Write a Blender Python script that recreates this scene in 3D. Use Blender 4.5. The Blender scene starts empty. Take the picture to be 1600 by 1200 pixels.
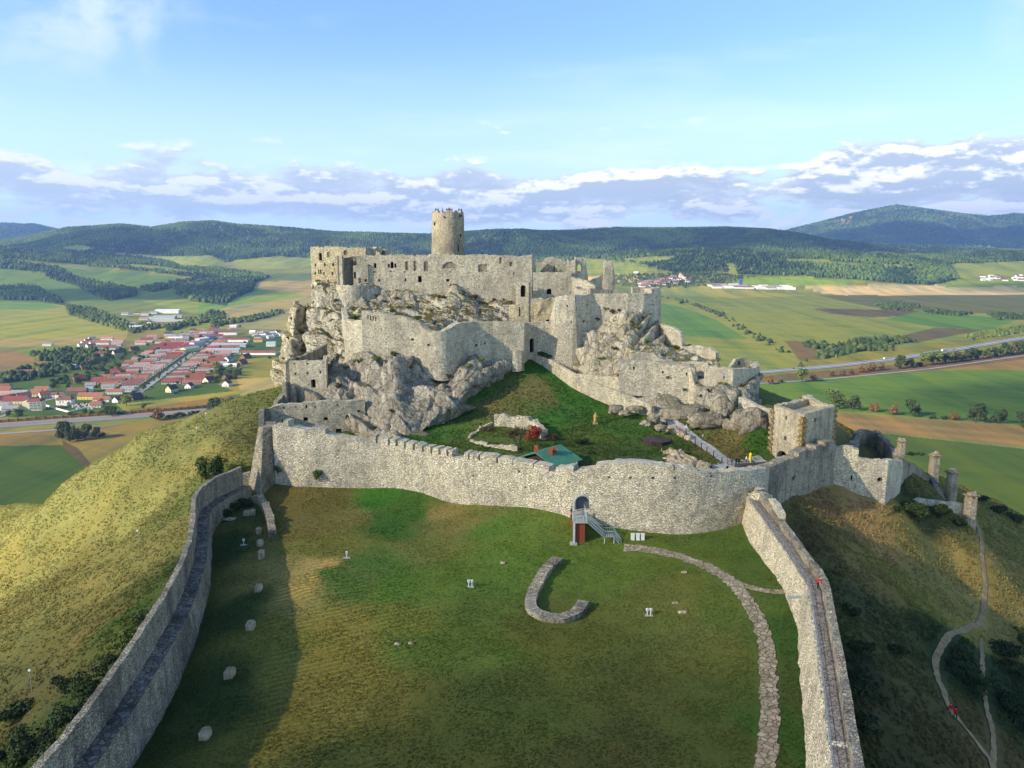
import bpy, bmesh, math, random
import numpy as np
from mathutils import Vector, Matrix, Euler
# ------------------------------------------------------------------ camera, sky, sun, exposure
SC = bpy.context.scene
PITCH = math.radians(10.2); H = 200.0
cam_d = bpy.data.cameras.new('camera'); cam = bpy.data.objects.new('camera', cam_d)
SC.collection.objects.link(cam); SC.camera = cam
cam.location = (0, 0, H); cam.rotation_euler = (math.radians(90) - PITCH, 0, 0)
cam_d.sensor_width = 36; cam_d.lens = 27.0; cam_d.clip_start = 1; cam_d.clip_end = 60000
SC.view_settings.view_transform = 'Standard'; SC.view_settings.look = 'None'
SC.view_settings.gamma = 1; SC.view_settings.exposure = 1.32
SUN_EL = math.radians(25); SUN_AZ = math.radians(243)      # clockwise from +Y: low in the west, slightly behind the camera
sd = (math.sin(SUN_AZ) * math.cos(SUN_EL), math.cos(SUN_AZ) * math.cos(SUN_EL), math.sin(SUN_EL))
sl = bpy.data.lights.new('sun', 'SUN'); sl.energy = 4.3; sl.angle = math.radians(0.53); sl.color = (1.0, 0.88, 0.70)
so = bpy.data.objects.new('sun', sl); SC.collection.objects.link(so)
so.rotation_euler = Vector(sd).to_track_quat('Z', 'Y').to_euler(); so.location = (-600, -300, 500)
W = bpy.data.worlds.new('World'); SC.world = W; W.use_nodes = True
SC.cycles.max_bounces = 6; SC.cycles.diffuse_bounces = 3; SC.cycles.volume_bounces = 0; SC.cycles.transparent_max_bounces = 12
try: SC.cycles.use_denoising = True
except Exception: pass

class NT:
    """tiny node-graph writer"""
    def __init__(s, tree): s.t = tree; s.n = tree.nodes; s.l = tree.links; s.n.clear()
    def new(s, typ, **kw):
        nd = s.n.new(typ)
        for k, v in kw.items():
            if k == 'inp':
                for a, b in v.items(): s.put(nd.inputs[a], b)
            else: setattr(nd, k, v)
        return nd
    def put(s, sock, v):
        if isinstance(v, bpy.types.NodeSocket): s.l.new(v, sock)
        elif isinstance(v, bpy.types.Node): s.l.new(v.outputs[0], sock)
        else:
            if isinstance(v, (tuple, list)) and len(v) == 3 and sock.type == 'RGBA': v = (*v, 1)
            sock.default_value = v
    def math(s, op, a, b=0.0, c=None, clamp=False):
        m = s.new('ShaderNodeMath', operation=op, use_clamp=clamp); s.put(m.inputs[0], a); s.put(m.inputs[1], b)
        if c is not None: s.put(m.inputs[2], c)
        return m.outputs[0]
    def mix(s, f, a, b, blend='MIX'):
        m = s.new('ShaderNodeMix', data_type='RGBA', blend_type=blend)
        s.put(m.inputs['Factor'], f); s.put(m.inputs[6], a); s.put(m.inputs[7], b); return m.outputs[2]
    def ramp(s, f, lo, hi, a=0.0, b=1.0):
        m = s.new('ShaderNodeMapRange', clamp=True, interpolation_type='SMOOTHSTEP')
        for i, v in enumerate((f, lo, hi, a, b)): s.put(m.inputs[i], v)
        return m.outputs[0]
    def noise(s, vec, scale, detail=4, rough=0.55, dist=0.0):
        m = s.new('ShaderNodeTexNoise'); s.put(m.inputs['Vector'], vec)
        m.inputs['Scale'].default_value = scale; m.inputs['Detail'].default_value = detail
        m.inputs['Roughness'].default_value = rough; m.inputs['Distortion'].default_value = dist
        return m.outputs[0]
    def scale(s, vec, sx, sy, sz):
        m = s.new('ShaderNodeVectorMath', operation='MULTIPLY'); s.put(m.inputs[0], vec); m.inputs[1].default_value = (sx, sy, sz); return m.outputs[0]

# sky
g = NT(W.node_tree)
sky = g.new('ShaderNodeTexSky', sky_type='NISHITA', sun_disc=False, sun_elevation=SUN_EL, sun_rotation=SUN_AZ, altitude=600, air_density=1.0, dust_density=0.6, ozone_density=1.4)
tc = g.new('ShaderNodeTexCoord'); sep = g.new('ShaderNodeSeparateXYZ', inp={0: tc.outputs['Generated']})
X_, Y_, Z_ = sep.outputs
az = g.math('ARCTAN2', X_, Y_); el = g.math('ARCSINE', Z_)
def cloud(vscale, hscale, off, elshift=0.0, det=9, rough=0.56):
    cv = g.new('ShaderNodeCombineXYZ')
    g.put(cv.inputs[0], g.math('MULTIPLY', az, hscale)); g.put(cv.inputs[1], g.math('MULTIPLY', g.math('ADD', el, elshift), vscale)); cv.inputs[2].default_value = off
    return g.noise(cv.outputs[0], 1.0, det, rough, 0.25)
def band(c, w): return g.math('SUBTRACT', 1.0, g.math('POWER', g.math('DIVIDE', g.math('SUBTRACT', el, c), w), 2.0), clamp=True)
def azband(c, w): return g.math('SUBTRACT', 1.0, g.math('POWER', g.math('DIVIDE', g.math('SUBTRACT', az, c), w), 2.0), clamp=True)
# cloud bank low over the hills
def cl2(es):
    a_ = cloud(30, 8.5, 3.1, elshift=es, det=4, rough=0.5); b_ = cloud(95, 42, 5.5, elshift=es, det=8, rough=0.6)
    return g.math('ADD', g.math('MULTIPLY', a_, 0.72), g.math('MULTIPLY', b_, 0.28))
n1 = cl2(0.0); n1u = cl2(0.009)
cov = g.math('MULTIPLY', band(0.052, 0.064), 0.10)
cov = g.math('ADD', cov, g.math('MULTIPLY', g.math('MULTIPLY', azband(-0.45, 0.50), band(0.066, 0.042)), 0.17))
cov = g.math('ADD', cov, g.math('MULTIPLY', g.math('MULTIPLY', azband(0.06, 0.34), band(0.062, 0.036)), 0.22))
cov = g.math('ADD', cov, g.math('MULTIPLY', g.math('MULTIPLY', azband(0.50, 0.18), band(0.084, 0.050)), 0.36))
d1 = g.math('MULTIPLY', g.ramp(g.math('ADD', n1, cov), 0.58, 0.70), g.ramp(el, 0.165, 0.125))
lit = g.ramp(g.math('SUBTRACT', n1, n1u), -0.01, 0.085)
lit = g.math('ADD', lit, g.ramp(g.math('ADD', n1, cov), 0.78, 0.62, 0.0, 0.35), clamp=True)
lit = g.math('MULTIPLY', lit, g.ramp(el, 0.035, 0.085, 0.72, 1.0))
lit = g.math('MULTIPLY', lit, g.ramp(az, -0.35, 0.12, 0.62, 1.0))
ccol = g.mix(lit, (2.8, 3.15, 3.8), (6.6, 6.45, 6.3))
# thin high streaks, the puff at upper left and the one at the right edge
n2 = cloud(16, 2.4, 9.3, det=6)
wisp = g.math('MULTIPLY', g.ramp(n2, 0.48, 0.76), g.ramp(el, 0.08, 0.18, 0.55, 0.22))
n3 = cloud(9, 7, 1.7, det=8)
puff = g.math('MULTIPLY', azband(-0.50, 0.15), band(0.285, 0.12))
puff = g.math('ADD', puff, g.math('MULTIPLY', azband(0.64, 0.12), band(0.27, 0.10)))
puff = g.math('MULTIPLY', puff, g.ramp(n3, 0.36, 0.62))
base = sky.outputs[0]
hz = g.ramp(el, -0.02, 0.34, 1.0, 0.0)
base = g.mix(1.0, base, g.mix(hz, (0.84, 0.98, 1.08), (0.60, 0.77, 1.0)), 'MULTIPLY')
base = g.mix(g.ramp(el, 0.26, 0.03, 0, 0.72), base, (4.5, 5.6, 6.2))
base = g.mix(g.math('MULTIPLY', wisp, 0.75), base, (5.9, 6.2, 6.6))
base = g.mix(g.math('MULTIPLY', puff, 0.85), base, (4.6, 5.0, 6.2))
base = g.mix(g.math('MULTIPLY', d1, 0.92), base, ccol)
bg = g.new('ShaderNodeBackground', inp={0: base, 1: 0.095})
out = g.new('ShaderNodeOutputWorld', inp={0: bg.outputs[0]})

# ------------------------------------------------------------------ geometry helpers
F = 1200.0; cp, sp = math.cos(PITCH), math.sin(PITCH)
def ang(v):                       # height gained per metre forward along the ray of photograph row v
    dy = (600 - np.asarray(v, float)) / F
    return (-sp + dy * cp) / (cp + dy * sp)
def P(u, v, Y):                   # point seen at (u, v) standing Y metres ahead
    dy = (600 - v) / F; t = Y / (cp + dy * sp)
    return ((u - 800) / F * t, Y, H + Y * ang(v))
def Q(u, v, z):                   # point seen at (u, v) whose height above the camera is z (negative)
    return P(u, v, z / float(ang(v)))
def UV(x, y, z):                  # project
    zz = z - H; dep = y * cp - zz * sp; upc = y * sp + zz * cp
    return 800 + F * x / dep, 600 - F * upc / dep

def _h(ix, iy, iz, seed):
    with np.errstate(over='ignore'):
        h = (ix.astype(np.int64) * 374761393 + iy.astype(np.int64) * 668265263 + iz.astype(np.int64) * 2147483647 + seed * 1274126177) & 0xffffffff
        h = ((h ^ (h >> 13)) * 1274126177) & 0xffffffff
        h = ((h ^ (h >> 16)) * 2246822519) & 0xffffffff
        h = h ^ (h >> 15)
    return (h & 0xffffff) / float(0xffffff)
def vn(p, seed=0):
    p = np.asarray(p, float); i = np.floor(p).astype(np.int64); f = p - i; f = f * f * (3 - 2 * f)
    r = 0
    for a in (0, 1):
        for b in (0, 1):
            for c in (0, 1):
                w = (f[:, 0] if a else 1 - f[:, 0]) * (f[:, 1] if b else 1 - f[:, 1]) * (f[:, 2] if c else 1 - f[:, 2])
                r = r + w * _h(i[:, 0] + a, i[:, 1] + b, i[:, 2] + c, seed)
    return r * 2 - 1
def fbm(p, octv=4, seed=0, gain=0.5):
    p = np.asarray(p, float); a = 1; r = 0; n = 0
    for o in range(octv): r = r + a * vn(p * 2 ** o + o * 17.3, seed + o); n += a; a *= gain
    return r / n
def worley(p, seed=0, vec=False):
    p = np.asarray(p, float); i = np.floor(p).astype(np.int64)
    f1 = np.full(len(p), 9.0); f2 = f1.copy(); cid = np.zeros(len(p)); off = np.zeros(p.shape); cel = np.zeros(p.shape, np.int64)
    for a in (-1, 0, 1):
        for b in (-1, 0, 1):
            for c in (-1, 0, 1):
                q = i + (a, b, c)
                o = np.stack([_h(q[:, 0], q[:, 1], q[:, 2], seed + k) for k in (1, 2, 3)], 1)
                d = np.linalg.norm(q + o - p, axis=1); hh = _h(q[:, 0], q[:, 1], q[:, 2], seed + 7)
                m = d < f1
                f2 = np.where(m, f1, np.minimum(f2, d)); cid = np.where(m, hh, cid); f1 = np.where(m, d, f1)
                if vec: off = np.where(m[:, None], p - q - o, off); cel = np.where(m[:, None], q, cel)
    if vec:
        tl = np.stack([_h(cel[:, 0], cel[:, 1], cel[:, 2], seed + k) for k in (21, 22, 23)], 1) - .5
        return f1, f2, cid, (off * tl * 2).sum(1)
    return f1, f2, cid
def sst(x): x = np.clip(x, 0, 1); return x * x * (3 - 2 * x)
def inpoly(px, py, poly):
    px = np.asarray(px, float); py = np.asarray(py, float); r = np.zeros(px.shape, bool); n = len(poly)
    for i in range(n):
        x1, y1 = poly[i]; x2, y2 = poly[i - 1]
        if y1 == y2: continue
        c = ((y1 > py) != (y2 > py)) & (px < (x2 - x1) * (py - y1) / (y2 - y1) + x1)
        r ^= c
    return r

MATS = {}
def link(o): SC.collection.objects.link(o); return o
def thing(name, label, cat, loc=(0, 0, 0), rz=0.0, group=None, kind=None):
    o = link(bpy.data.objects.new(name, None)); o.location = loc; o.rotation_euler = (0, 0, rz); o.empty_display_size = 0.5
    tag(o, label, cat, group, kind); return o
def tag(o, label=None, cat=None, group=None, kind=None):
    if label: o['label'] = label
    if cat: o['category'] = cat
    if group: o['group'] = group
    if kind: o['kind'] = kind
    return o
def mk(name, V, Fc, mat=None, parent=None, smooth=False, world=True, fmats=None, mats=None, origin=None):
    """mesh object; V in world metres (moved to the parent's or its own origin) unless world=False"""
    V = np.asarray(V, float).reshape(-1, 3)
    if world:
        if parent is not None: org = np.array(parent.location)
        else:
            org = np.array(origin) if origin is not None else np.array([(V[:, 0].min() + V[:, 0].max()) / 2, (V[:, 1].min() + V[:, 1].max()) / 2, V[:, 2].min()])
        V = V - org
    me = bpy.data.meshes.new(name)
    if isinstance(Fc, np.ndarray):
        k = Fc.shape[1]; me.vertices.add(len(V)); me.vertices.foreach_set('co', V.ravel().astype(np.float32))
        me.loops.add(Fc.size); me.loops.foreach_set('vertex_index', Fc.ravel().astype(np.int32))
        me.polygons.add(len(Fc)); me.polygons.foreach_set('loop_start', np.arange(0, Fc.size, k, dtype=np.int32))
        me.update(calc_edges=True)
    else: me.from_pydata([tuple(v) for v in V], [], Fc)
    if smooth: me.polygons.foreach_set('use_smooth', np.ones(len(me.polygons), bool))
    for m in (mats or ([mat] if mat else [])): me.materials.append(MATS[m])
    if fmats is not None: me.polygons.foreach_set('material_index', np.asarray(fmats, np.int32))
    me.validate(clean_customdata=False); me.update()
    o = link(bpy.data.objects.new(name, me))
    if parent is not None: o.parent = parent
    elif world: o.location = org
    return o
class MB:
    def __init__(s): s.v = []; s.f = []; s.m = []
    def add(s, V, Fc, m=0):
        n = len(s.v); s.v += [tuple(v) for v in V]; s.f += [tuple(i + n for i in f) for f in Fc]; s.m += [m] * len(Fc); return s
    def box(s, x0, x1, y0, y1, z0, z1, rz=0, c=(0, 0, 0), m=0, taper=0):
        t = taper; xm, ym = (x0 + x1) / 2, (y0 + y1) / 2
        V = [(x0, y0, z0), (x1, y0, z0), (x1, y1, z0), (x0, y1, z0)] + [(xm + (x - xm) * (1 - t), ym + (y - ym) * (1 - t), z1) for x, y in ((x0, y0), (x1, y0), (x1, y1), (x0, y1))]
        ca, sa = math.cos(rz), math.sin(rz)
        V = [(c[0] + x * ca - y * sa, c[1] + x * sa + y * ca, c[2] + z) for x, y, z in V]
        return s.add(V, [(0, 3, 2, 1), (4, 5, 6, 7), (0, 1, 5, 4), (1, 2, 6, 5), (2, 3, 7, 6), (3, 0, 4, 7)], m)
    def tube(s, pts, rads, n=8, m=0, cap=True):
        pts = [Vector(p) for p in pts]; rings = []
        if not isinstance(rads, (list, tuple)): rads = [rads] * len(pts)
        for i, p in enumerate(pts):
            d = (pts[min(i + 1, len(pts) - 1)] - pts[max(i - 1, 0)]).normalized()
            a = d.orthogonal().normalized() if abs(d.z) < .95 else Vector((1, 0, 0)) - d * d.x
            a.normalize(); b = d.cross(a)
            rings.append([p + (a * math.cos(2 * math.pi * k / n) + b * math.sin(2 * math.pi * k / n)) * rads[i] for k in range(n)])
        V = [v for r in rings for v in r]; Fc = []
        for i in range(len(pts) - 1):
            for k in range(n): Fc.append((i * n + k, i * n + (k + 1) % n, (i + 1) * n + (k + 1) % n, (i + 1) * n + k))
        if cap: Fc.append(tuple(range(n - 1, -1, -1))); Fc.append(tuple((len(pts) - 1) * n + k for k in range(n)))
        return s.add(V, Fc, m)
    def build(s, name, mat=None, parent=None, **kw):
        if isinstance(mat, (list, tuple)): return mk(name, s.v, s.f, None, parent, mats=mat, fmats=s.m, **kw)
        return mk(name, s.v, s.f, mat, parent, **kw)
def copy_tree(o, parent=None):
    c = o.copy(); link(c); c.parent = parent
    for ch in [x for x in bpy.data.objects if x.parent is o]: copy_tree(ch, c)
    return c
KIDS = {}
def dup(o, loc=None, rz=None, sc=None, label=None, group=None):
    """copy of a thing with copies of its parts and sub-parts (children listed once per prototype)"""
    if o.name not in KIDS:
        ch = {}
        for x in bpy.data.objects:
            if x.parent: ch.setdefault(x.parent.name, []).append(x)
        KIDS[o.name] = [(c, ch.get(c.name, [])) for c in ch.get(o.name, [])]
    r = o.copy(); link(r)
    for c, gs in KIDS[o.name]:
        d = c.copy(); link(d); d.parent = r
        for gch in gs: e = gch.copy(); link(e); e.parent = d
    if loc is not None: r.location = loc
    if rz is not None: r.rotation_euler = (0, 0, rz)
    if sc is not None: r.scale = (sc, sc, sc) if not isinstance(sc, (tuple, list)) else sc
    if label: r['label'] = label
    if group: r['group'] = group
    return r
ONES = ['', 'first', 'second', 'third', 'fourth', 'fifth', 'sixth', 'seventh', 'eighth', 'ninth', 'tenth', 'eleventh', 'twelfth', 'thirteenth', 'fourteenth', 'fifteenth', 'sixteenth', 'seventeenth', 'eighteenth', 'nineteenth']
TENS = {2: ('twentieth', 'twenty'), 3: ('thirtieth', 'thirty'), 4: ('fortieth', 'forty'), 5: ('fiftieth', 'fifty'), 6: ('sixtieth', 'sixty'), 7: ('seventieth', 'seventy'), 8: ('eightieth', 'eighty'), 9: ('ninetieth', 'ninety')}
def ordn(n):
    if n > 99: return 'one hundred and ' + ordn(n - 100) if n > 100 else 'hundredth'
    if n < 20: return ONES[n]
    a, b = divmod(n, 10); return TENS[a][0] if b == 0 else TENS[a][1] + '-' + ONES[b]
# ------------------------------------------------------------------ materials
def srgb(r, g_, b, k=1.0):
    f = lambda c: ((c / 255 + 0.055) / 1.055) ** 2.4 if c > 10 else c / 255 / 12.92
    return (f(r) * k, f(g_) * k, f(b) * k)
def newmat(name, rough=0.9, spec=0.25):
    m = bpy.data.materials.new(name); m.use_nodes = True; t = NT(m.node_tree)
    o = t.new('ShaderNodeOutputMaterial'); b = t.new('ShaderNodeBsdfPrincipled')
    b.inputs['Roughness'].default_value = rough; b.inputs['Specular IOR Level'].default_value = spec
    t.l.new(b.outputs[0], o.inputs[0]); MATS[name] = m; return t, b
def bump(t, b, h, strength=0.5, dist=0.1):
    n = t.new('ShaderNodeBump'); n.inputs['Strength'].default_value = strength; n.inputs['Distance'].default_value = dist
    t.put(n.inputs['Height'], h); t.l.new(n.outputs[0], b.inputs['Normal'])
def pos(t): return t.new('ShaderNodeNewGeometry').outputs['Position']
def obc(t): return t.new('ShaderNodeTexCoord').outputs['Object']

def stone(name, light, mid, dark, cell=1.5, course=1.7, stain=(0.16, 0.15, 0.14), stainamt=0.5, yellow=0.35, streak=0.0, edge=0.45):
    light, mid, dark = [(c_[0], c_[1] * .965, c_[2] * .88) for c_ in (light, mid, dark)]; stain = (stain[0], stain[1] * .97, stain[2] * .9)
    t, b = newmat(name, 0.92, 0.2); p = pos(t)
    wob = t.new('ShaderNodeVectorMath', operation='ADD'); t.put(wob.inputs[0], p)
    nz = t.new('ShaderNodeTexNoise'); t.put(nz.inputs['Vector'], p); nz.inputs['Scale'].default_value = 1.2
    sc_ = t.new('ShaderNodeVectorMath', operation='SCALE'); t.put(sc_.inputs[0], nz.outputs['Color']); sc_.inputs['Scale'].default_value = 0.35; t.put(wob.inputs[1], sc_.outputs[0])
    q = t.scale(wob.outputs[0], 1, 1, course)
    vo = t.new('ShaderNodeTexVoronoi'); t.put(vo.inputs['Vector'], q); vo.inputs['Scale'].default_value = cell
    ve = t.new('ShaderNodeTexVoronoi', feature='DISTANCE_TO_EDGE'); t.put(ve.inputs['Vector'], q); ve.inputs['Scale'].default_value = cell
    sepc = t.new('ShaderNodeSeparateColor', inp={0: vo.outputs['Color']})
    c = t.mix(t.ramp(sepc.outputs[0], 0.05, 0.9), mid, light)
    c = t.mix(t.ramp(sepc.outputs[1], 0.82, 1.0, 0, 0.6), c, dark); c = t.mix(t.ramp(sepc.outputs[2], 0.80, 1.0, 0, 0.7), c, tuple(min(.9, q_ * 1.25) for q_ in light))
    c = t.mix(t.ramp(ve.outputs['Distance'], 0.0, 0.12, edge, 0.0), c, dark)
    fine = t.noise(p, 5.0, 4, 0.7); c = t.mix(t.ramp(fine, 0.40, 0.80, 0.0, 0.24), c, dark)
    big = t.noise(t.scale(p, 1, 1, 0.55), 0.16, 5, 0.62, 0.4)
    c = t.mix(t.math('MULTIPLY', t.ramp(big, 0.46, 0.64), stainamt), c, stain)
    med = t.noise(t.scale(p, 1, 1, 0.8), 0.5, 5, 0.66, 0.3); c = t.mix(t.ramp(med, 0.50, 0.68, 0, 0.42 * (1 if edge > .2 else .7)), c, stain); c = t.mix(t.ramp(med, 0.48, 0.34, 0, 0.30), c, light)
    big2 = t.noise(p, 0.11, 4, 0.6, 0.3); yel = t.noise(t.scale(p, 1.3, 1, .7), 0.33, 5, 0.65, 0.6)
    c = t.mix(t.math('MULTIPLY', t.ramp(yel, 0.55, 0.72), yellow), c, (0.30, 0.22, 0.10))
    c = t.mix(t.ramp(big2, 0.5, 0.75, 0.0, 0.25), c, (0.45, 0.43, 0.38))
    if streak:
        st = t.noise(t.scale(p, 1.6, 1.6, 0.09), 0.8, 5, 0.65); c = t.mix(t.math('MULTIPLY', t.ramp(st, 0.47, 0.68), streak), c, stain)
    t.put(b.inputs['Base Color'], c)
    h = t.math('ADD', t.ramp(ve.outputs['Distance'], 0, 0.14), t.math('MULTIPLY', fine, 0.6)); h = t.math('ADD', h, t.math('MULTIPLY', sepc.outputs[2], 0.8))
    bump(t, b, h, 1.0, 0.16)
L_ = srgb(250, 240, 214); M_ = srgb(232, 218, 188); D_ = srgb(140, 124, 98)
stone('curtain_stone', L_, M_, D_, 1.9, 2.0, srgb(160, 154, 142), 0.45, 0.30, 0.30)
stone('castle_stone', srgb(248, 238, 212), srgb(230, 216, 186), srgb(138, 124, 98), 1.9, 2.0, srgb(160, 150, 132), 0.45, 0.40, 0.30)
stone('pale_plaster_stone', srgb(236, 222, 186), srgb(214, 198, 158), srgb(150, 132, 100), 1.8, 1.4, srgb(140, 132, 118), 0.30, 0.30, 0.25, .25)
stone('tower_stone', srgb(222, 210, 184), srgb(196, 182, 154), srgb(116, 104, 82), 3.0, 1.5, srgb(120, 112, 98), 0.45, 0.40, 0.30)
stone('weathered_stone', srgb(206, 196, 174), srgb(176, 165, 144), srgb(96, 90, 80), 3.0, 1.3, srgb(86, 84, 80), 0.65, 0.15, 0.45)
stone('gate_plaster', srgb(226, 214, 186), srgb(212, 198, 168), srgb(150, 134, 104), 2.2, 1.3, srgb(140, 132, 116), 0.55, 0.35, 0.40, .12)
stone('walk_stone', srgb(150, 140, 126), srgb(120, 110, 100), srgb(60, 54, 46), 2.6, 1.0, srgb(80, 76, 72), 0.5, 0.1)
stone('slate_walk', srgb(150, 144, 136), srgb(108, 104, 100), srgb(52, 48, 44), 1.6, 1.0, srgb(66, 66, 70), 0.5, 0.0)
stone('quoin_stone', srgb(180, 156, 110), srgb(150, 126, 84), srgb(96, 78, 50), 1.2, 1.4, srgb(110, 96, 70), 0.5, 0.5)

def rockmat(name, light, mid, dark, moss, mossamt=0.6, sc=1.0, crack=.4):
    light, mid, dark = [tuple(min(.85, c * k_) for c, k_ in zip(q_, (1.15, 1.09, .95))) for q_ in (light, mid, dark)]
    t, b = newmat(name, 0.9, 0.25); p = pos(t)
    q = t.scale(p, 1.0, 1.0, 0.55)
    n1 = t.noise(q, 0.22 * sc, 8, 0.66, 0.8); n2 = t.noise(q, 1.4 * sc, 6, 0.7, 0.4); n3 = t.noise(t.scale(p, 1.8, 1.8, 0.16), 0.7 * sc, 7, 0.72, 1.0)
    c = t.mix(t.ramp(n1, 0.34, 0.66), mid, light); c = t.mix(t.ramp(n3, 0.51, 0.62, 0, 0.65), c, dark)
    c = t.mix(t.ramp(n2, 0.60, 0.78, 0, 0.5), c, dark)
    vo = t.new('ShaderNodeTexVoronoi', feature='DISTANCE_TO_EDGE'); t.put(vo.inputs['Vector'], t.scale(p, 1, 1, 0.6)); vo.inputs['Scale'].default_value = 0.42 * sc
    c = t.mix(t.ramp(vo.outputs[0], 0.0, 0.05, crack, 0.0), c, (0.035, 0.032, 0.028))
    nz = t.new('ShaderNodeSeparateXYZ', inp={0: t.new('ShaderNodeNewGeometry').outputs['True Normal']}).outputs[2]
    mn = t.noise(p, 0.45, 6, 0.7)
    mm = t.math('MULTIPLY', t.ramp(t.math('ADD', nz, t.math('MULTIPLY', t.math('SUBTRACT', mn, 0.5), 1.6)), 0.55, 0.80), mossamt)
    c = t.mix(mm, c, moss)
    mm2 = t.math('MULTIPLY', t.ramp(t.noise(t.scale(p, 1, 1, 0.5), 0.3, 6, 0.7, 0.8), 0.60, 0.68), mossamt * 0.65); c = t.mix(mm2, c, srgb(118, 104, 60))
    t.put(b.inputs['Base Color'], c)
    bump(t, b, t.math('ADD', t.math('ADD', n2, t.math('MULTIPLY', n3, 1.2)), t.math('MULTIPLY', t.ramp(vo.outputs[0], 0, .06), .5)), 0.9, 0.35)
rockmat('limestone', srgb(196, 188, 168), srgb(160, 152, 134), srgb(88, 82, 70), srgb(100, 92, 44), 0.75)
rockmat('palace_rock', srgb(190, 184, 168), srgb(152, 146, 132), srgb(80, 76, 66), srgb(96, 86, 44), 1.0)
rockmat('grey_rock', srgb(178, 172, 160), srgb(138, 133, 124), srgb(72, 68, 62), srgb(92, 88, 44), 0.55)
rockmat('cliff_rock', srgb(204, 196, 176), srgb(166, 156, 138), srgb(90, 84, 70), srgb(104, 98, 40), 0.85)
rockmat('boulder_rock', srgb(176, 168, 152), srgb(138, 130, 116), srgb(84, 76, 66), srgb(86, 88, 36), 0.4, 1.5, .25)
rockmat('pale_boulder_rock', srgb(206, 192, 170), srgb(178, 160, 136), srgb(112, 94, 72), srgb(96, 98, 46), 0.25, 1.6, .2)

def plain(name, col, rough=0.8, spec=0.3, var=0.18, sc=1.5, metal=0, coord='obj', bmp=0.0):
    t, b = newmat(name, rough, spec); p = obc(t) if coord == 'obj' else pos(t)
    n = t.noise(p, sc, 5, 0.65)
    d = tuple(c * (1 - var * 1.6) for c in col); l = tuple(min(1, c * (1 + var)) for c in col)
    t.put(b.inputs['Base Color'], t.mix(t.ramp(n, 0.3, 0.7), d, l)); b.inputs['Metallic'].default_value = metal
    if bmp: bump(t, b, t.noise(p, sc * 4, 4, 0.6), 0.6, bmp)
plain('painted_interior_shade', srgb(38, 34, 30), 0.95, 0.1, 0.3)  # near-black paint standing for the shade inside openings
plain('dark_wood', srgb(70, 52, 40), 0.8, 0.2, 0.3)
plain('red_brick', srgb(140, 70, 48), 0.9, 0.2, 0.3, 6)
plain('green_roof', srgb(74, 134, 104), 0.6, 0.4, 0.10, 0.6)
plain('pale_metal', srgb(178, 196, 186), 0.5, 0.5, 0.08)
plain('grey_metal', srgb(130, 138, 142), 0.5, 0.5, 0.1)
plain('white_paint', srgb(228, 228, 222), 0.6, 0.4, 0.05)
plain('gate_grey', srgb(88, 96, 112), 0.7, 0.3, 0.12)
plain('concrete', srgb(170, 168, 160), 0.9, 0.2, 0.12)
plain('statue_wood', srgb(206, 164, 96), 0.7, 0.3, 0.2)
plain('well_cover', srgb(78, 66, 66), 0.8, 0.3, 0.2)
plain('yellow_plastic', srgb(226, 206, 40), 0.6, 0.3, 0.05)
plain('chimney_brick', srgb(176, 92, 62), 0.9, 0.2, 0.2)
plain('bark', srgb(84, 68, 54), 0.95, 0.1, 0.3)
plain('asphalt', srgb(112, 114, 118), 0.9, 0.2, 0.12, 0.02, 0, 'pos')
plain('village_asphalt', srgb(140, 140, 144), 0.9, 0.2, 0.1, 0.02, 0, 'pos')
plain('line_white', srgb(220, 220, 215), 0.8, 0.2, 0.05)
plain('rust_fence', srgb(168, 112, 62), 0.8, 0.2, 0.15)
plain('dirt', srgb(148, 126, 92), 0.95, 0.1, 0.22, 0.8, 0, 'pos', 0.05)
plain('gravel_pale', srgb(176, 172, 162), 0.95, 0.1, 0.15, 1.2, 0, 'pos', 0.03)
plain('ramp_paving', srgb(170, 166, 156), 0.95, 0.1, 0.15, 1.2, 0, 'pos', 0.03)
for nm, c in dict(skin=(200, 150, 120), hair_dark=(40, 30, 24), cloth_red=(200, 26, 34), cloth_black=(30, 30, 36), cloth_white=(222, 222, 222), cloth_blue=(60, 84, 140), cloth_jeans=(62, 78, 110), cloth_orange=(190, 90, 50), cloth_green=(50, 130, 100), cloth_pink=(220, 120, 130), cloth_cyan=(70, 150, 200), cloth_grey=(150, 150, 155), fur_brown=(110, 70, 45)).items():
    plain(nm, srgb(*c), 0.85, 0.2, 0.08)
for nm, c in dict(roof_red=(126, 76, 62), roof_orange=(142, 96, 76), roof_crimson=(126, 62, 60), roof_brown=(112, 78, 68), roof_pink=(170, 126, 112), roof_grey=(136, 134, 132), roof_dark=(72, 66, 68), roof_blue=(150, 166, 174), roof_white=(214, 214, 212), wall_white=(226, 222, 212), wall_cream=(214, 200, 160), wall_yellow=(216, 200, 96), wall_grey=(176, 172, 166), wall_brown=(120, 92, 72), wall_green=(170, 196, 110), window_glass=(60, 66, 76), shed_blue=(70, 90, 150)).items():
    plain(nm, srgb(*c), 0.8, 0.3, 0.16, 0.5)

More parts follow.
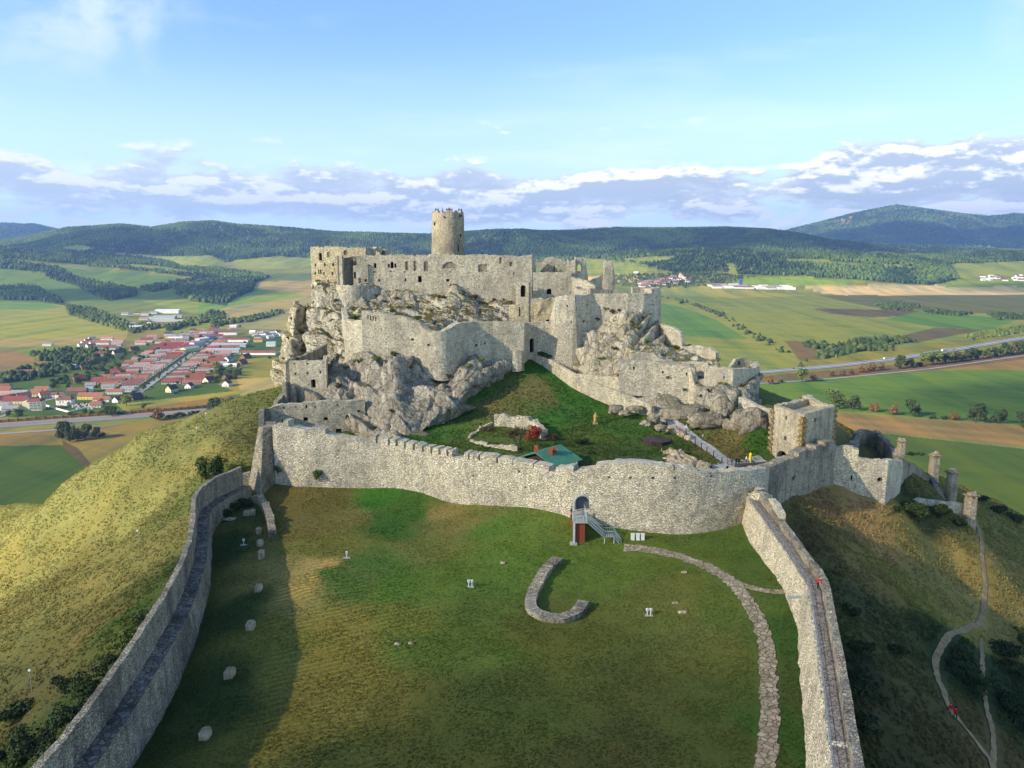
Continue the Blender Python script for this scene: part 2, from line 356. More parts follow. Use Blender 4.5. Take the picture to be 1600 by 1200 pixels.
# flagstone paths
def flag(name, l, m_, d, sc):
    t, b = newmat(name, 0.92, 0.2); p = t.scale(pos(t), 1, 1, 0.15)
    vo = t.new('ShaderNodeTexVoronoi'); t.put(vo.inputs['Vector'], p); vo.inputs['Scale'].default_value = sc
    ve = t.new('ShaderNodeTexVoronoi', feature='DISTANCE_TO_EDGE'); t.put(ve.inputs['Vector'], p); ve.inputs['Scale'].default_value = sc
    s_ = t.new('ShaderNodeSeparateColor', inp={0: vo.outputs['Color']})
    c = t.mix(s_.outputs[0], m_, l); c = t.mix(t.ramp(t.noise(p, 0.9, 5), 0.4, 0.75, 0, 0.5), c, d); c = t.mix(t.ramp(ve.outputs[0], 0.02, 0.085, 0.9, 0), c, d)
    t.put(b.inputs['Base Color'], c); bump(t, b, t.ramp(ve.outputs[0], 0, 0.08), 0.7, 0.06)
flag('flagstone', srgb(178, 164, 142), srgb(144, 128, 106), srgb(86, 84, 48), 1.35)
flag('cobble', srgb(172, 160, 146), srgb(132, 120, 108), srgb(80, 74, 62), 2.6)

# ground with colour laid out by an attribute
def groundmat(name, kind):
    t, b = newmat(name, 0.97, 0.12); p = pos(t)
    col = t.new('ShaderNodeAttribute', attribute_name='col').outputs['Color']
    if kind == 'hill':
        n0 = t.noise(p, 0.06, 5, 0.62, 0.5); n1 = t.noise(p, 0.35, 6, 0.68, 0.6); n2 = t.noise(p, 2.2, 5, 0.72); n3 = t.noise(p, 9.0, 4, 0.75)
        c = t.mix(t.ramp(n0, 0.40, 0.66, 0, 0.45), col, t.mix(1.0, col, (1.25, 0.98, 0.75), 'MULTIPLY'))
        c = t.mix(t.ramp(n1, 0.42, 0.68, 0, 0.55), c, t.mix(1.0, c, (0.62, 0.74, 0.60), 'MULTIPLY'))
        c = t.mix(t.ramp(n1, 0.30, 0.44, 0.45, 0.0), c, t.mix(1.0, c, (1.45, 1.20, 0.95), 'MULTIPLY'))
        c = t.mix(t.ramp(n2, 0.40, 0.70, 0, 0.65), c, t.mix(1.0, c, (0.52, 0.58, 0.50), 'MULTIPLY'))
        c = t.mix(t.ramp(n3, 0.45, 0.75, 0, 0.75), c, t.mix(1.0, c, (1.5, 1.45, 1.25), 'MULTIPLY'))
        ms = t.new('ShaderNodeAttribute', attribute_name='mow').outputs['Fac']
        wv = t.new('ShaderNodeTexWave', wave_type='BANDS', bands_direction='X'); rot = t.new('ShaderNodeVectorRotate', rotation_type='Z_AXIS'); t.put(rot.inputs['Vector'], p); rot.inputs['Angle'].default_value = math.radians(62)
        t.put(wv.inputs['Vector'], rot.outputs[0]); wv.inputs['Scale'].default_value = 0.33; wv.inputs['Distortion'].default_value = 7.0; wv.inputs['Detail'].default_value = 3; wv.inputs['Detail Scale'].default_value = 0.5
        c = t.mix(t.math('MULTIPLY', t.math('MULTIPLY', t.ramp(wv.outputs['Fac'], 0.45, 0.9), t.ramp(n1, 0.36, 0.58)), ms), c, t.mix(1.0, c, (2.0, 1.65, 1.3), 'MULTIPLY'))
        h = t.math('ADD', t.math('MULTIPLY', n2, 1.4), n3)
        bump(t, b, h, 1.0, 0.22)
    else:
        n0 = t.noise(p, 0.0022, 6, 0.6, 0.6); n1 = t.noise(p, 0.012, 6, 0.66); n2 = t.noise(p, 0.09, 5, 0.7)
        rot = t.new('ShaderNodeVectorRotate', rotation_type='Z_AXIS'); t.put(rot.inputs['Vector'], p); rot.inputs['Angle'].default_value = math.radians(4)
        rot2 = t.new('ShaderNodeVectorRotate', rotation_type='Z_AXIS'); t.put(rot2.inputs['Vector'], p); rot2.inputs['Angle'].default_value = math.radians(-62)
        st = t.math('ADD', t.math('MULTIPLY', t.noise(t.scale(rot.outputs[0], 0.022, 0.0008, 0.02), 1.0, 4, 0.65), .65), t.math('MULTIPLY', t.noise(t.scale(rot2.outputs[0], 0.03, 0.0012, 0.02), 1.0, 3, 0.6), .35))
        c = t.mix(t.ramp(n0, 0.40, 0.62, 0, 0.30), col, t.mix(1.0, col, (1.22, 1.02, 0.85), 'MULTIPLY'))
        c = t.mix(t.ramp(n1, 0.42, 0.66, 0, 0.6), c, t.mix(1.0, c, (0.74, 0.84, 0.76), 'MULTIPLY'))
        c = t.mix(t.ramp(st, 0.44, 0.56, 0, 0.75), c, t.mix(1.0, c, (1.55, 1.25, 0.95), 'MULTIPLY')); c = t.mix(t.ramp(st, 0.46, 0.38, 0, 0.7), c, t.mix(1.0, c, (0.62, 0.78, 0.70), 'MULTIPLY'))
        c = t.mix(t.ramp(n2, 0.45, 0.75, 0, 0.35), c, t.mix(1.0, c, (0.7, 0.75, 0.7), 'MULTIPLY'))
    t.put(b.inputs['Base Color'], c)
groundmat('hill_grass', 'hill'); groundmat('valley_ground', 'valley')

def leaf(name, a, b_, c_, sc=0.5, trans=0.25):
    t, b = newmat(name, 0.75, 0.25); p = pos(t)
    n = t.noise(p, sc, 4, 0.6); n2 = t.noise(p, sc * 7, 3, 0.7)
    info = t.new('ShaderNodeObjectInfo').outputs['Random']
    c = t.mix(t.ramp(n, 0.35, 0.65), a, b_); c = t.mix(t.ramp(n2, 0.5, 0.8, 0, 0.8), c, c_)
    c = t.mix(t.math('MULTIPLY', info, 0.45), c, t.mix(1.0, c, (1.5, 1.1, 0.7), 'MULTIPLY'))
    t.put(b.inputs['Base Color'], c)
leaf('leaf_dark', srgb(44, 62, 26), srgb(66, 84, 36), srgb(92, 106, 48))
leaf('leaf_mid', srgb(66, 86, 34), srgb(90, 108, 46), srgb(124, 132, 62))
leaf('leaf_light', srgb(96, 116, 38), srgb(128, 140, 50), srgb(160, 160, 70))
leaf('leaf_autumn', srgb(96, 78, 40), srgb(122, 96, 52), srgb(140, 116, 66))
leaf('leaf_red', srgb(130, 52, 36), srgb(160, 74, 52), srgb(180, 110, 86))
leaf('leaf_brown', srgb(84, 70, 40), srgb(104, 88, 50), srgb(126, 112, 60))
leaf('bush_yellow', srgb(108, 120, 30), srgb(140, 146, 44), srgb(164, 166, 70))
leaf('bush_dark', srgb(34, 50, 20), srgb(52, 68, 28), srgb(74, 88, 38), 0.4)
def forestmat(name, a, b_, c_):
    t, b = newmat(name, 0.9, 0.1); p = pos(t)
    n0 = t.noise(p, 0.0016, 5, 0.6, 0.8); n = t.noise(p, 0.02, 4, 0.7)
    c = t.mix(t.ramp(n0, 0.44, 0.60), a, b_); c = t.mix(t.ramp(n, 0.45, 0.75, 0, 0.8), c, c_)
    t.put(b.inputs['Base Color'], c)
forestmat('forest_trees', srgb(36, 54, 30), srgb(82, 102, 44), srgb(106, 120, 58))
forestmat('woodland_trees', srgb(48, 62, 32), srgb(78, 90, 42), srgb(112, 118, 56))
# ------------------------------------------------------------------ castle hill (near ground)
GP = []                                      # control points (x, y, z) of the hill surface, z relative to the camera
def gp(u, v, z): p = Q(u, v, z); GP.append((p[0], p[1], z))
for a in [ # lower courtyard
 (905,842,-50),(1060,838,-50),(1165,824,-49.6),(700,788,-48.6),(560,763,-47.7),(430,758,-47.6),(600,1200,-52),(1000,1200,-53),(1200,1200,-52.6),(250,1200,-50.5),
 (345,900,-50.6),(365,810,-49.8),(870,930,-51.5),(1100,1000,-52.4),(1245,970,-51.2),(1230,912,-50),(330,1010,-50.8),(520,900,-49.6),(760,880,-50.2),(1150,1100,-52.8),(700,1050,-51.8),(450,1050,-51),
 # outside the west wall
 (0,1200,-66),(0,1000,-69),(0,900,-72),(100,1000,-62),(190,950,-55.5),(100,1150,-60),(100,850,-65),(200,800,-56),(270,760,-51),(300,720,-47.5),(345,745,-47),(350,690,-43.5),(400,650,-40.5),(440,603,-35.5),
 (200,722,-47.5),(100,755,-57),(0,790,-74),(0,850,-73),(60,1100,-62),
 # middle courtyard
 (600,688,-43.6),(700,700,-43.5),(760,640,-40),(830,565,-31.5),(760,598,-35.2),(900,598,-36.5),(930,660,-42),(1000,645,-41),(1010,700,-43.5),(1100,690,-43.0),(1150,722,-43.6),(860,700,-43.6),(1180,690,-41.5),(1075,655,-39.5),(870,640,-39.8),(1190,665,-39),(550,691,-45.2),(490,692,-45.6),(430,692,-45.8),(720,640,-40),(660,672,-42.8),(1130,655,-39.5),
 # outside to the east
 (1305,760,-48.6),(1215,800,-48),(1300,850,-51),(1400,900,-60),(1500,900,-66),(1400,1000,-58.5),(1500,1000,-65),(1345,1000,-54.5),(1487,1115,-61),(1400,1200,-57.5),(1600,1200,-68),(1540,850,-66),(1385,792,-52.5),(1515,822,-60),(1600,900,-73),(1600,1000,-73),(1600,805,-73),(1355,1150,-54.5),
 (1460,745,-64),(1408,725,-60)]: gp(*a)
GP += [(0,30,-54),(-32,25,-53),(22,25,-55),(0,0,-56),(11,136,-45.6),(-16,152,-44.6),(-48,158,-46),(37,143,-44.6),(54,158,-43.8),
 (-90,225,-76),(-70,262,-72),(-130,240,-104),(-190,280,-150),(-260,200,-165),(-200,110,-128),(-150,40,-112),(-100,0,-92),(-350,300,-200),(-380,60,-200),(-150,-80,-150),(-110,330,-130),
 (200,230,-118),(165,120,-100),(130,60,-90),(85,20,-76),(250,150,-165),(350,220,-200),(330,0,-200),(150,-80,-140),(120,270,-85),(160,340,-140),(60,320,-75),(0,350,-95),(0,-60,-75),(0,-200,-190),(0,460,-200),(230,380,-200),(-220,420,-200),(-300,-150,-200),(300,-150,-200),
 (-30,250,-30),(40,245,-34),(70,220,-40),(92,190,-50),(-65,235,-50),(-60,212,-40)]
GPa = np.array(GP)
def tps_fit(a, lam=0.5):
    n = len(a); d = np.linalg.norm(a[:, None, :2] - a[None, :, :2], axis=2); K = np.where(d > 0, d * d * np.log(d + 1e-9), 0) + lam * np.eye(n) * 20
    Pm = np.hstack([np.ones((n, 1)), a[:, :2]]); A = np.block([[K, Pm], [Pm.T, np.zeros((3, 3))]])
    return np.linalg.solve(A, np.concatenate([a[:, 2], np.zeros(3)]))
TW = tps_fit(GPa)
def hill_z(x, y, rough=True):
    x = np.atleast_1d(np.asarray(x, float)); y = np.atleast_1d(np.asarray(y, float)); out = np.empty(x.shape)
    for s in range(0, x.size, 20000):
        xx, yy = x[s:s + 20000], y[s:s + 20000]
        d2 = (xx[:, None] - GPa[None, :, 0]) ** 2 + (yy[:, None] - GPa[None, :, 1]) ** 2
        out[s:s + 20000] = (0.5 * d2 * np.log(d2 + 1e-12)) @ TW[:len(GPa)] + TW[-3] + TW[-2] * xx + TW[-1] * yy
    rr = np.hypot((x - 5) / 1.0, (y - 140) / 1.0); out = out - 25 * sst((rr - 230) / 160)
    if rough:
        p = np.stack([x, y, x * 0], 1)
        outside = sst((np.abs(x + 2) - 42) / 25)
        out = out + fbm(p / 9.0, 3, 3) * (0.25 + 0.9 * outside) + fbm(p / 2.2, 2, 9) * (0.05 + 0.22 * outside)
    return out
def ground(x, y): return H + float(hill_z(x, y)[0])
def G(u, v, lo=40, hi=330):       # where the ray of pixel (u, v) meets the hill
    Ys = np.linspace(lo, hi, 700); a = float(ang(v)); dy = (600 - v) / F
    xs = (u - 800) / F * Ys / (cp + dy * sp); dz = Ys * a - hill_z(xs, Ys)
    k = np.where(dz < 0)[0]
    i = k[0] if len(k) else len(Ys) - 1
    if i > 0 and len(k):
        t = dz[i - 1] / (dz[i - 1] - dz[i]); Y = Ys[i - 1] + t * (Ys[i] - Ys[i - 1])
    else: Y = Ys[i]
    return P(u, v, Y)
def grad_axis(core0, core1, step, lo, hi, gmax=14):
    a = list(np.arange(core0, core1 + 1e-6, step)); s = step; x = core1
    while x < hi: s = min(s * 1.12, gmax); x += s; a.append(x)
    s = step; x = core0
    while x > lo: s = min(s * 1.12, gmax); x -= s; a.insert(0, x)
    return np.array(a)
gx = grad_axis(-150, 120, 0.75, -430, 430); gy = grad_axis(48, 245, 0.75, -260, 560)
XX, YY = np.meshgrid(gx, gy); hx, hy = XX.ravel(), YY.ravel(); hz_ = np.maximum(hill_z(hx, hy), -203.0)
nx, ny = len(gx), len(gy)
def gridfaces(nx, ny):
    i = np.arange(nx - 1)[None, :] + np.arange(ny - 1)[:, None] * nx
    return np.stack([i, i + 1, i + nx + 1, i + nx], -1).reshape(-1, 4)
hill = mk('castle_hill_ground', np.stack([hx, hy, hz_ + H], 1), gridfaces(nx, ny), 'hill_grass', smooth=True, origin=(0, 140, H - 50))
tag(hill, kind='structure')
# ground colours, wall shadow on the lawn and lower slope dimming painted in: samples (u, v, colour, reach in m)
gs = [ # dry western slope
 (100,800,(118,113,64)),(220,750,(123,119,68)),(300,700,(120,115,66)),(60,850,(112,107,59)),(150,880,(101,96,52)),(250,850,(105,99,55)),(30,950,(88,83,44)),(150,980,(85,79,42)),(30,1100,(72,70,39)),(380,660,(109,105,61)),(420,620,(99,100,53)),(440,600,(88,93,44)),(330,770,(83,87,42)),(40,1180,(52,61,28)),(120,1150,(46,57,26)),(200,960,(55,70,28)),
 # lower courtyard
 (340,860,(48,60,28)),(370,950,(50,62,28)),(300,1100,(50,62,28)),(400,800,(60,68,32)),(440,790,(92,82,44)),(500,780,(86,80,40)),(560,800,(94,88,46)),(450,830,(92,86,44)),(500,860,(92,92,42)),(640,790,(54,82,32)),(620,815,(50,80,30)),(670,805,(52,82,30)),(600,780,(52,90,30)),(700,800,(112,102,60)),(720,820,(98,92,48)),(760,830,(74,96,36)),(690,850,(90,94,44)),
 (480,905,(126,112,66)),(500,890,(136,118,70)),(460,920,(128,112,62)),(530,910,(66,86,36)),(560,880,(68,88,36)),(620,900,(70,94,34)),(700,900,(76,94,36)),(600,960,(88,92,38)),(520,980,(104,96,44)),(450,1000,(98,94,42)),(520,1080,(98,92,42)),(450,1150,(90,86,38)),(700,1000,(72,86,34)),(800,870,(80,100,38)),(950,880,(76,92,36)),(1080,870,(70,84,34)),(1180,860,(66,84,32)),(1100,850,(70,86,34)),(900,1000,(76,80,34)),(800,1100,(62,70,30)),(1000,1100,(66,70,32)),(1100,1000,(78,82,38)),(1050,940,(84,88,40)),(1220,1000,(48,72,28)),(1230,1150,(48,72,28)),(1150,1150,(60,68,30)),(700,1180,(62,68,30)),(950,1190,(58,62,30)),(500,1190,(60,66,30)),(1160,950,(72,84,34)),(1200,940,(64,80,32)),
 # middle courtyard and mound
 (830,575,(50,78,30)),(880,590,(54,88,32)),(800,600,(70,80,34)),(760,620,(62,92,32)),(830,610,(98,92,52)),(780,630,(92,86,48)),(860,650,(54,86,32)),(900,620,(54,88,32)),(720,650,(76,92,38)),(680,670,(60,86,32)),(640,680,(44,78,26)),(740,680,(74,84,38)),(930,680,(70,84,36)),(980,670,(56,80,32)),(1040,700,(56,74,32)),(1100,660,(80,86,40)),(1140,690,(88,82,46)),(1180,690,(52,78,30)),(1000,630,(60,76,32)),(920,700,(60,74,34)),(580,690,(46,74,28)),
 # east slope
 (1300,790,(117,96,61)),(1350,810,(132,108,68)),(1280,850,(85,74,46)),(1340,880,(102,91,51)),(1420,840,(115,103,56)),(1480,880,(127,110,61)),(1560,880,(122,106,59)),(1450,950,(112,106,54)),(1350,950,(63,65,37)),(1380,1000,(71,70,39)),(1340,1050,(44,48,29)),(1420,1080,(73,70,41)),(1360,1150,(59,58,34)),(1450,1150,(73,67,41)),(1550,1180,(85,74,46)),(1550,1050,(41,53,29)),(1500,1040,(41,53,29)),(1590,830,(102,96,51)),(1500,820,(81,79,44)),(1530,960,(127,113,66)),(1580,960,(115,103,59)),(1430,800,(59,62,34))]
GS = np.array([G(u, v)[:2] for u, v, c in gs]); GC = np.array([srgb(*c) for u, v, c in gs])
HOUT = np.array(srgb(96, 100, 50))
warp = fbm(np.stack([hx / 7, hy / 7, hx * 0], 1), 3, 41) * 5.0; warp2 = fbm(np.stack([hx / 7, hy / 7, hx * 0 + 9], 1), 3, 47) * 5.0
colr = np.zeros((len(hx), 3)); 
for s in range(0, len(hx), 20000):
    e = slice(s, s + 20000); d2 = (hx[e, None] + warp[e, None] - GS[None, :, 0]) ** 2 + (hy[e, None] + warp2[e, None] - GS[None, :, 1]) ** 2
    w = 1 / (d2 + 1.0) ** 2.2; wo = 1 / (70.0 ** 2) ** 2.2
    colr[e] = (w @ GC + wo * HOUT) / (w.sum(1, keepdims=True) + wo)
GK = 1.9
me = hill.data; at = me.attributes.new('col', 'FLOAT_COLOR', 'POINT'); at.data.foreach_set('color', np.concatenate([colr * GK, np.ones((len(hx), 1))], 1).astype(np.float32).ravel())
hu, hv = UV(hx, hy, hz_ + H)
def softpoly(poly, soft=6):
    r = np.zeros(len(hx)); 
    for du, dv in ((0, 0), (soft, 0), (-soft, 0), (0, soft), (0, -soft)): r += inpoly(hu + du + warp * 2, hv + dv + warp2, poly)
    return r / 5
mow = 0.10 * inpoly(hu, hv, [(430,760),(1150,840),(1240,930),(1290,1300),(160,1300),(330,850)]) + softpoly([(430,905),(520,870),(560,900),(700,960),(680,1010),(560,1100),(600,1195),(380,1195),(400,1080)], 14) * 0.55
mow = np.maximum(mow, softpoly([(432,930),(520,862),(536,880),(520,905),(440,950)], 5))
am = me.attributes.new('mow', 'FLOAT', 'POINT'); am.data.foreach_set('value', mow.astype(np.float32))

# ------------------------------------------------------------------ valley and distant hills: one sheet out to the horizon
def prof(tab, u): a = np.array(tab, float); return np.interp(u, a[:, 0], a[:, 1])
R2 = [(-400,360),(-100,372),(0,378),(40,372),(110,357),(190,352),(240,357),(290,349),(335,347),(370,352),(450,357),(520,364),(600,367),(670,368),(760,362),(850,363),(900,361),(960,357),(1050,358),(1130,357),(1200,361),(1250,370),(1300,378),(1400,386),(1600,392),(2000,396)]
R1 = [(-400,352),(-100,349),(0,349),(60,352),(100,360),(140,374),(300,384),(1100,384),(1190,372),(1230,360),(1290,345),(1340,332),(1395,321),(1440,327),(1480,333),(1540,339),(1580,334),(1640,338),(1750,350),(2000,356)]
R3 = [(-400,384),(-100,388),(0,388),(100,398),(200,406),(330,420),(500,420),(700,415),(850,404),(960,400),(1050,392),(1150,390),(1230,396),(1350,397),(1450,400),(1520,397),(1600,395),(1700,398),(2000,400)]
def far_z(x, y):
    u = 800 + 1219 * x / np.maximum(y, 1); p = np.stack([x / 1000, y / 1000, x * 0], 1)
    base = -200 + 0 * x + fbm(p * 1.6, 3, 5) * 7 * sst((y - 1500) / 1500)
    roll = sst((y - 2300) / 1500)
    base = base + roll * (22 + 26 * fbm(p * 1.1, 3, 21)) * (1 - 0.75 * sst((u - 500) / 400))
    def ridge(tab, Yc, Yf, amp, back, seed):
        yc = Yc + 350 * fbm(np.stack([u / 260, u * 0, u * 0], 1), 2, seed)
        zt = (Yc * ang(prof(tab, u))) * (yc / Yc)
        t = (y - Yf) / (yc - Yf); s = sst(t) * 0.65 + np.clip(t, 0, 1) ** 1.0 * 0.35
        f = np.where(t < 1, s, 1 - 0.75 * sst((y - yc) / back))
        n = fbm(np.stack([x / 620, y / 900, x * 0 + seed], 1), 4, seed) * amp * np.clip(4 * f * (1 - np.clip(t, 0, 1)), 0, 1)
        return base + (zt - base) * f + n * (f > 0)
    z = np.maximum(base, ridge(R3, 4300, 3300, 40, 500, 31))
    z = np.maximum(z, ridge(R2, 5900, 4100, 120, 1500, 51))
    z = np.maximum(z, ridge(R1, 10500, 7600, 160, 2500, 71))
    return z
rows = [250, 330, 420, 500] + [float(200 / -ang(v)) for v in np.arange(800, 436, -1.0)]
rows = [r for r in rows if r < 4200]; rows = sorted(rows)
rows += list(np.arange(4200, 6600, 22)) + list(np.arange(6600, 11200, 60)) + list(np.arange(11300, 15000, 300))
qs = np.concatenate([np.linspace(-2.2, -0.78, 60)[:-1], np.arange(-0.78, 0.78, 0.00135), np.linspace(0.78, 2.2, 60)])
rows = np.array(rows); QQ, RR = np.meshgrid(qs, rows); vx = (QQ * RR).ravel(); vy = RR.ravel(); vz = far_z(vx, vy)
vu, vv = UV(vx, vy, vz + H)
C_ = lambda *c: np.array(srgb(*c))
base_g = C_(112, 124, 66)
vc = np.tile(base_g, (len(vx), 1))
_q = np.stack([(vx * .92 + vy * .38) / 620, (-vx * .38 + vy * .92) / 900, vx * 0 + .5], 1); _q[:, :2] += .18 * np.round(2 * np.stack([fbm(_q * 1.5, 2, 7), fbm(_q * 1.5 + 9, 2, 8)], 1), 1)
_cid = worley(_q, 99)[2]; _pal = np.array([C_(112, 124, 66), C_(126, 134, 66), C_(96, 118, 54), C_(142, 132, 84), C_(104, 120, 60), C_(84, 110, 48), C_(132, 136, 70), C_(118, 108, 66)]); vc = _pal[(np.clip(_cid, 0, .999) * 8).astype(int)]
_in = (np.abs(vu - 800) < 800) & ((vu < 480) | (vu > 990)); vc[_in] = vc[_in] * .45 + base_g * .55
wu = vu + 3 * fbm(np.stack([vx / 260, vy / 260, vx * 0], 1), 2, 77); wv_ = vv + 0.8 * fbm(np.stack([vx / 260, vy / 260, vx * 0 + 5], 1), 2, 79)
FIELDS = [ # (polygon as seen, colour)
 ([(-200,400),(200,425),(340,440),(330,470),(215,475),(110,478),(-200,470)], (92,120,58)),
 ([(220,470),(350,465),(430,440),(500,440),(500,500),(420,480),(360,500),(280,485)], (122,140,62)),
 ([(330,440),(500,436),(500,462),(400,460),(340,500),(300,505)], (104,138,62)),
 ([(390,430),(500,425),(500,440),(380,440)], (92,112,68)),
 ([(385,440),(500,437),(500,470),(460,458),(420,455)], (150,138,92)),
 ([(360,478),(500,462),(500,516),(280,512),(250,520),(300,500)], (146,142,96)),
 ([(240,515),(330,495),(360,512),(300,522)], (120,136,58)),
 ([(-200,466),(70,474),(100,478),(105,492),(200,517),(196,529),(-200,545)], (134,142,62)),
 ([(-200,466),(70,474),(98,480),(60,484),(-200,480)], (98,132,52)),
 ([(-200,532),(100,528),(198,519),(196,530),(100,540),(0,543),(-200,546)], (144,136,90)),
 ([(-200,546),(25,548),(70,567),(0,580),(-200,590)], (124,108,76)),
 ([(-200,580),(0,580),(70,570),(170,545),(260,535),(500,515),(500,600),(330,640),(-200,660)], (66,92,40)),
 ([(30,550),(90,542),(150,541),(160,552),(60,556)], (88,126,44)),
 ([(60,600),(150,572),(180,580),(100,615),(0,622)], (76,100,40)),
 ([(375,560),(500,556),(500,600),(380,618),(340,600)], (118,122,58)),
 ([(370,592),(500,585),(500,640),(375,618)], (148,142,96)),
 ([(180,632),(390,608),(350,628),(200,648)], (132,134,62)),
 ([(200,640),(370,616),(375,622),(210,650)], (122,104,62)),
 ([(-200,680),(0,672),(110,668),(330,650),(350,690),(300,700),(150,735),(120,700),(-200,720)], (124,114,62)),
 ([(-200,680),(80,680),(95,697),(-200,702)], (116,104,62)),
 ([(-200,698),(96,696),(140,728),(160,800),(-200,800)], (60,84,30)),
 ([(150,724),(240,695),(330,680),(330,760),(150,780)], (66,88,34)),
 ([(95,688),(120,700),(150,733),(142,738),(100,702)], (86,76,54)),
 # right
 ([(900,400),(1012,418),(1008,434),(900,425)], (134,142,68)), ([(900,431),(1006,431),(1004,437),(960,446),(900,446)], (196,178,134)),
 ([(1000,448),(1250,450),(1350,462),(1700,500),(1700,560),(1240,560),(1190,530),(1100,480),(1000,466)], (114,128,58)),
 ([(1020,448),(1100,442),(1180,455),(1260,462),(1150,466),(1040,460)], (140,144,70)),
 ([(1140,428),(1200,428),(1340,436),(1362,441),(1260,449),(1150,448)], (116,146,52)),
 ([(1255,449),(1400,443),(1700,440),(1700,456),(1560,463),(1350,464),(1285,459)], (190,176,132)),
 ([(1450,440),(1600,436),(1700,438),(1700,448),(1480,448)], (124,146,52)),
 ([(1280,462),(1700,460),(1700,500),(1480,486),(1360,480)], (92,98,52)),
 ([(1270,482),(1440,485),(1430,493),(1360,496),(1300,490)], (86,80,60)),
 ([(1440,485),(1590,500),(1550,515),(1470,512),(1380,500)], (82,120,44)),
 ([(980,466),(1060,472),(1140,500),(1190,530),(1262,560),(1262,582),(1150,585),(980,560)], (118,130,60)),
 ([(980,468),(1060,478),(1120,500),(1170,530),(980,520)], (84,120,52)),
 ([(1225,532),(1268,534),(1285,562),(1250,563)], (98,90,58)), ([(1395,528),(1460,512),(1540,515),(1430,536)], (92,86,60)),
 ([(1270,566),(1440,538),(1700,512),(1700,530),(1400,557),(1200,580)], (116,118,50)),
 ([(1180,588),(1400,570),(1700,535),(1700,556),(1450,580),(1180,602)], (104,92,60)),
 ([(1150,600),(1450,580),(1700,570),(1700,680),(1600,664),(1290,640),(1150,640)], (84,116,44)),
 ([(1480,577),(1700,548),(1700,580)], (128,110,68)),
 ([(1150,640),(1300,644),(1700,675),(1700,712),(1600,698),(1300,668),(1150,664)], (132,112,72)),
 ([(1150,664),(1300,668),(1700,712),(1700,830),(1150,800)], (70,92,34)),
]
for poly, c in FIELDS: vc[inpoly(wu, wv_, poly)] = C_(*c)
for a, b in (((1030,455),(1250,458)),):
    pass
VF = [(-400,402),(-50,402),(0,402),(60,404),(120,388),(150,392),(250,400),(330,410),(360,410),(430,400),(500,404),(600,408),(830,410),(940,404),(1000,412),(1050,426),(1150,424),(1190,414),(1230,412),(1280,428),(1350,437),(1450,443),(1500,436),(1600,430),(2000,428)]
WOODS = [ [(-200,374),(0,376),(110,388),(250,406),(340,420),(420,432),(395,443),(340,437),(200,420),(0,402),(-200,398)],
 [(-100,404),(0,403),(50,412),(60,424),(0,420),(-100,415)], [(50,412),(95,418),(115,432),(150,440),(215,454),(212,462),(170,470),(150,462),(120,446),(80,436)],
 [(-100,448),(0,450),(55,448),(80,462),(110,480),(60,470),(-100,466)], [(270,445),(300,435),(370,428),(400,437),(392,455),(362,466),(355,478),(300,470),(275,458)],
 [(215,452),(280,440),(300,444),(240,456)], [(1150,428),(1195,415),(1250,412),(1290,412),(1370,418),(1480,432),(1480,441),(1450,445),(1350,438),(1250,431)] ]
MEAD = [ [(94,387),(120,382),(150,388),(132,394),(104,392)], [(245,401),(330,399),(352,410),(325,420),(285,419)], [(362,408),(412,402),(500,404),(500,421),(376,420)], [(960,405),(1000,402),(1058,399),(1050,407),(1003,412)],
 [(160,412),(240,413),(330,430),(250,424)], [(1210,404),(1280,404),(1380,414),(1370,418),(1290,412),(1240,410)], [(1130,410),(1140,424),(1150,424),(1146,412)], [(1380,412),(1430,416),(1425,421),(1390,418)], [(1480,412),(1600,408),(1700,408),(1700,428),(1500,436),(1490,424)], [(900,400),(1012,418),(1008,434),(900,425)]]
BARE = [[(380,353),(420,350),(470,358),(420,360)], [(315,350),(350,352),(345,362),(330,358)], [(1300,344),(1330,338),(1335,350),(1305,352)], [(1460,338),(1490,334),(1500,340),(1470,344)]]
def forested(u, v, y):
    m = (v < prof(VF, u)) & (y > 2300)
    for w in WOODS: m |= inpoly(u, v, w) & (y > 1800)
    for w in MEAD: m &= ~inpoly(u, v, w)
    return m
fm = forested(wu, wv_, vy) | (vy > 5600)
for w in MEAD: vc[inpoly(wu, wv_, w)] = C_(124,140,66)
vc[fm] = C_(58,76,36)
for w in BARE: vc[inpoly(wu, wv_, w) & (vy > 4200)] = C_(150,134,92)
VK = 0.85
val = mk('valley_ground', np.stack([vx, vy, vz + H], 1), gridfaces(len(qs), len(rows)), 'valley_ground', smooth=True, origin=(0, 3000, 0)); tag(val, kind='structure')
at = val.data.attributes.new('col', 'FLOAT_COLOR', 'POINT'); at.data.foreach_set('color', np.concatenate([vc * VK * np.array([1.06, 1.0, 0.86]), np.ones((len(vx), 1))], 1).astype(np.float32).ravel())
def VG(u, v):                     # pixel on the flat valley floor
    return Q(u, v, -200.0)
def vz_at(x, y): return H + float(far_z(np.array([x]), np.array([y]))[0])
def VT(u, v, lo=500, hi=6500):    # pixel on the valley terrain, marched
    Ys = np.linspace(lo, hi, 2400); dy = (600 - v) / F; xs = (u - 800) / F * Ys / (cp + dy * sp)
    k = np.where(Ys * float(ang(v)) < far_z(xs, Ys))[0]; i = k[0] if len(k) else -1
    return P(u, v, Ys[i])

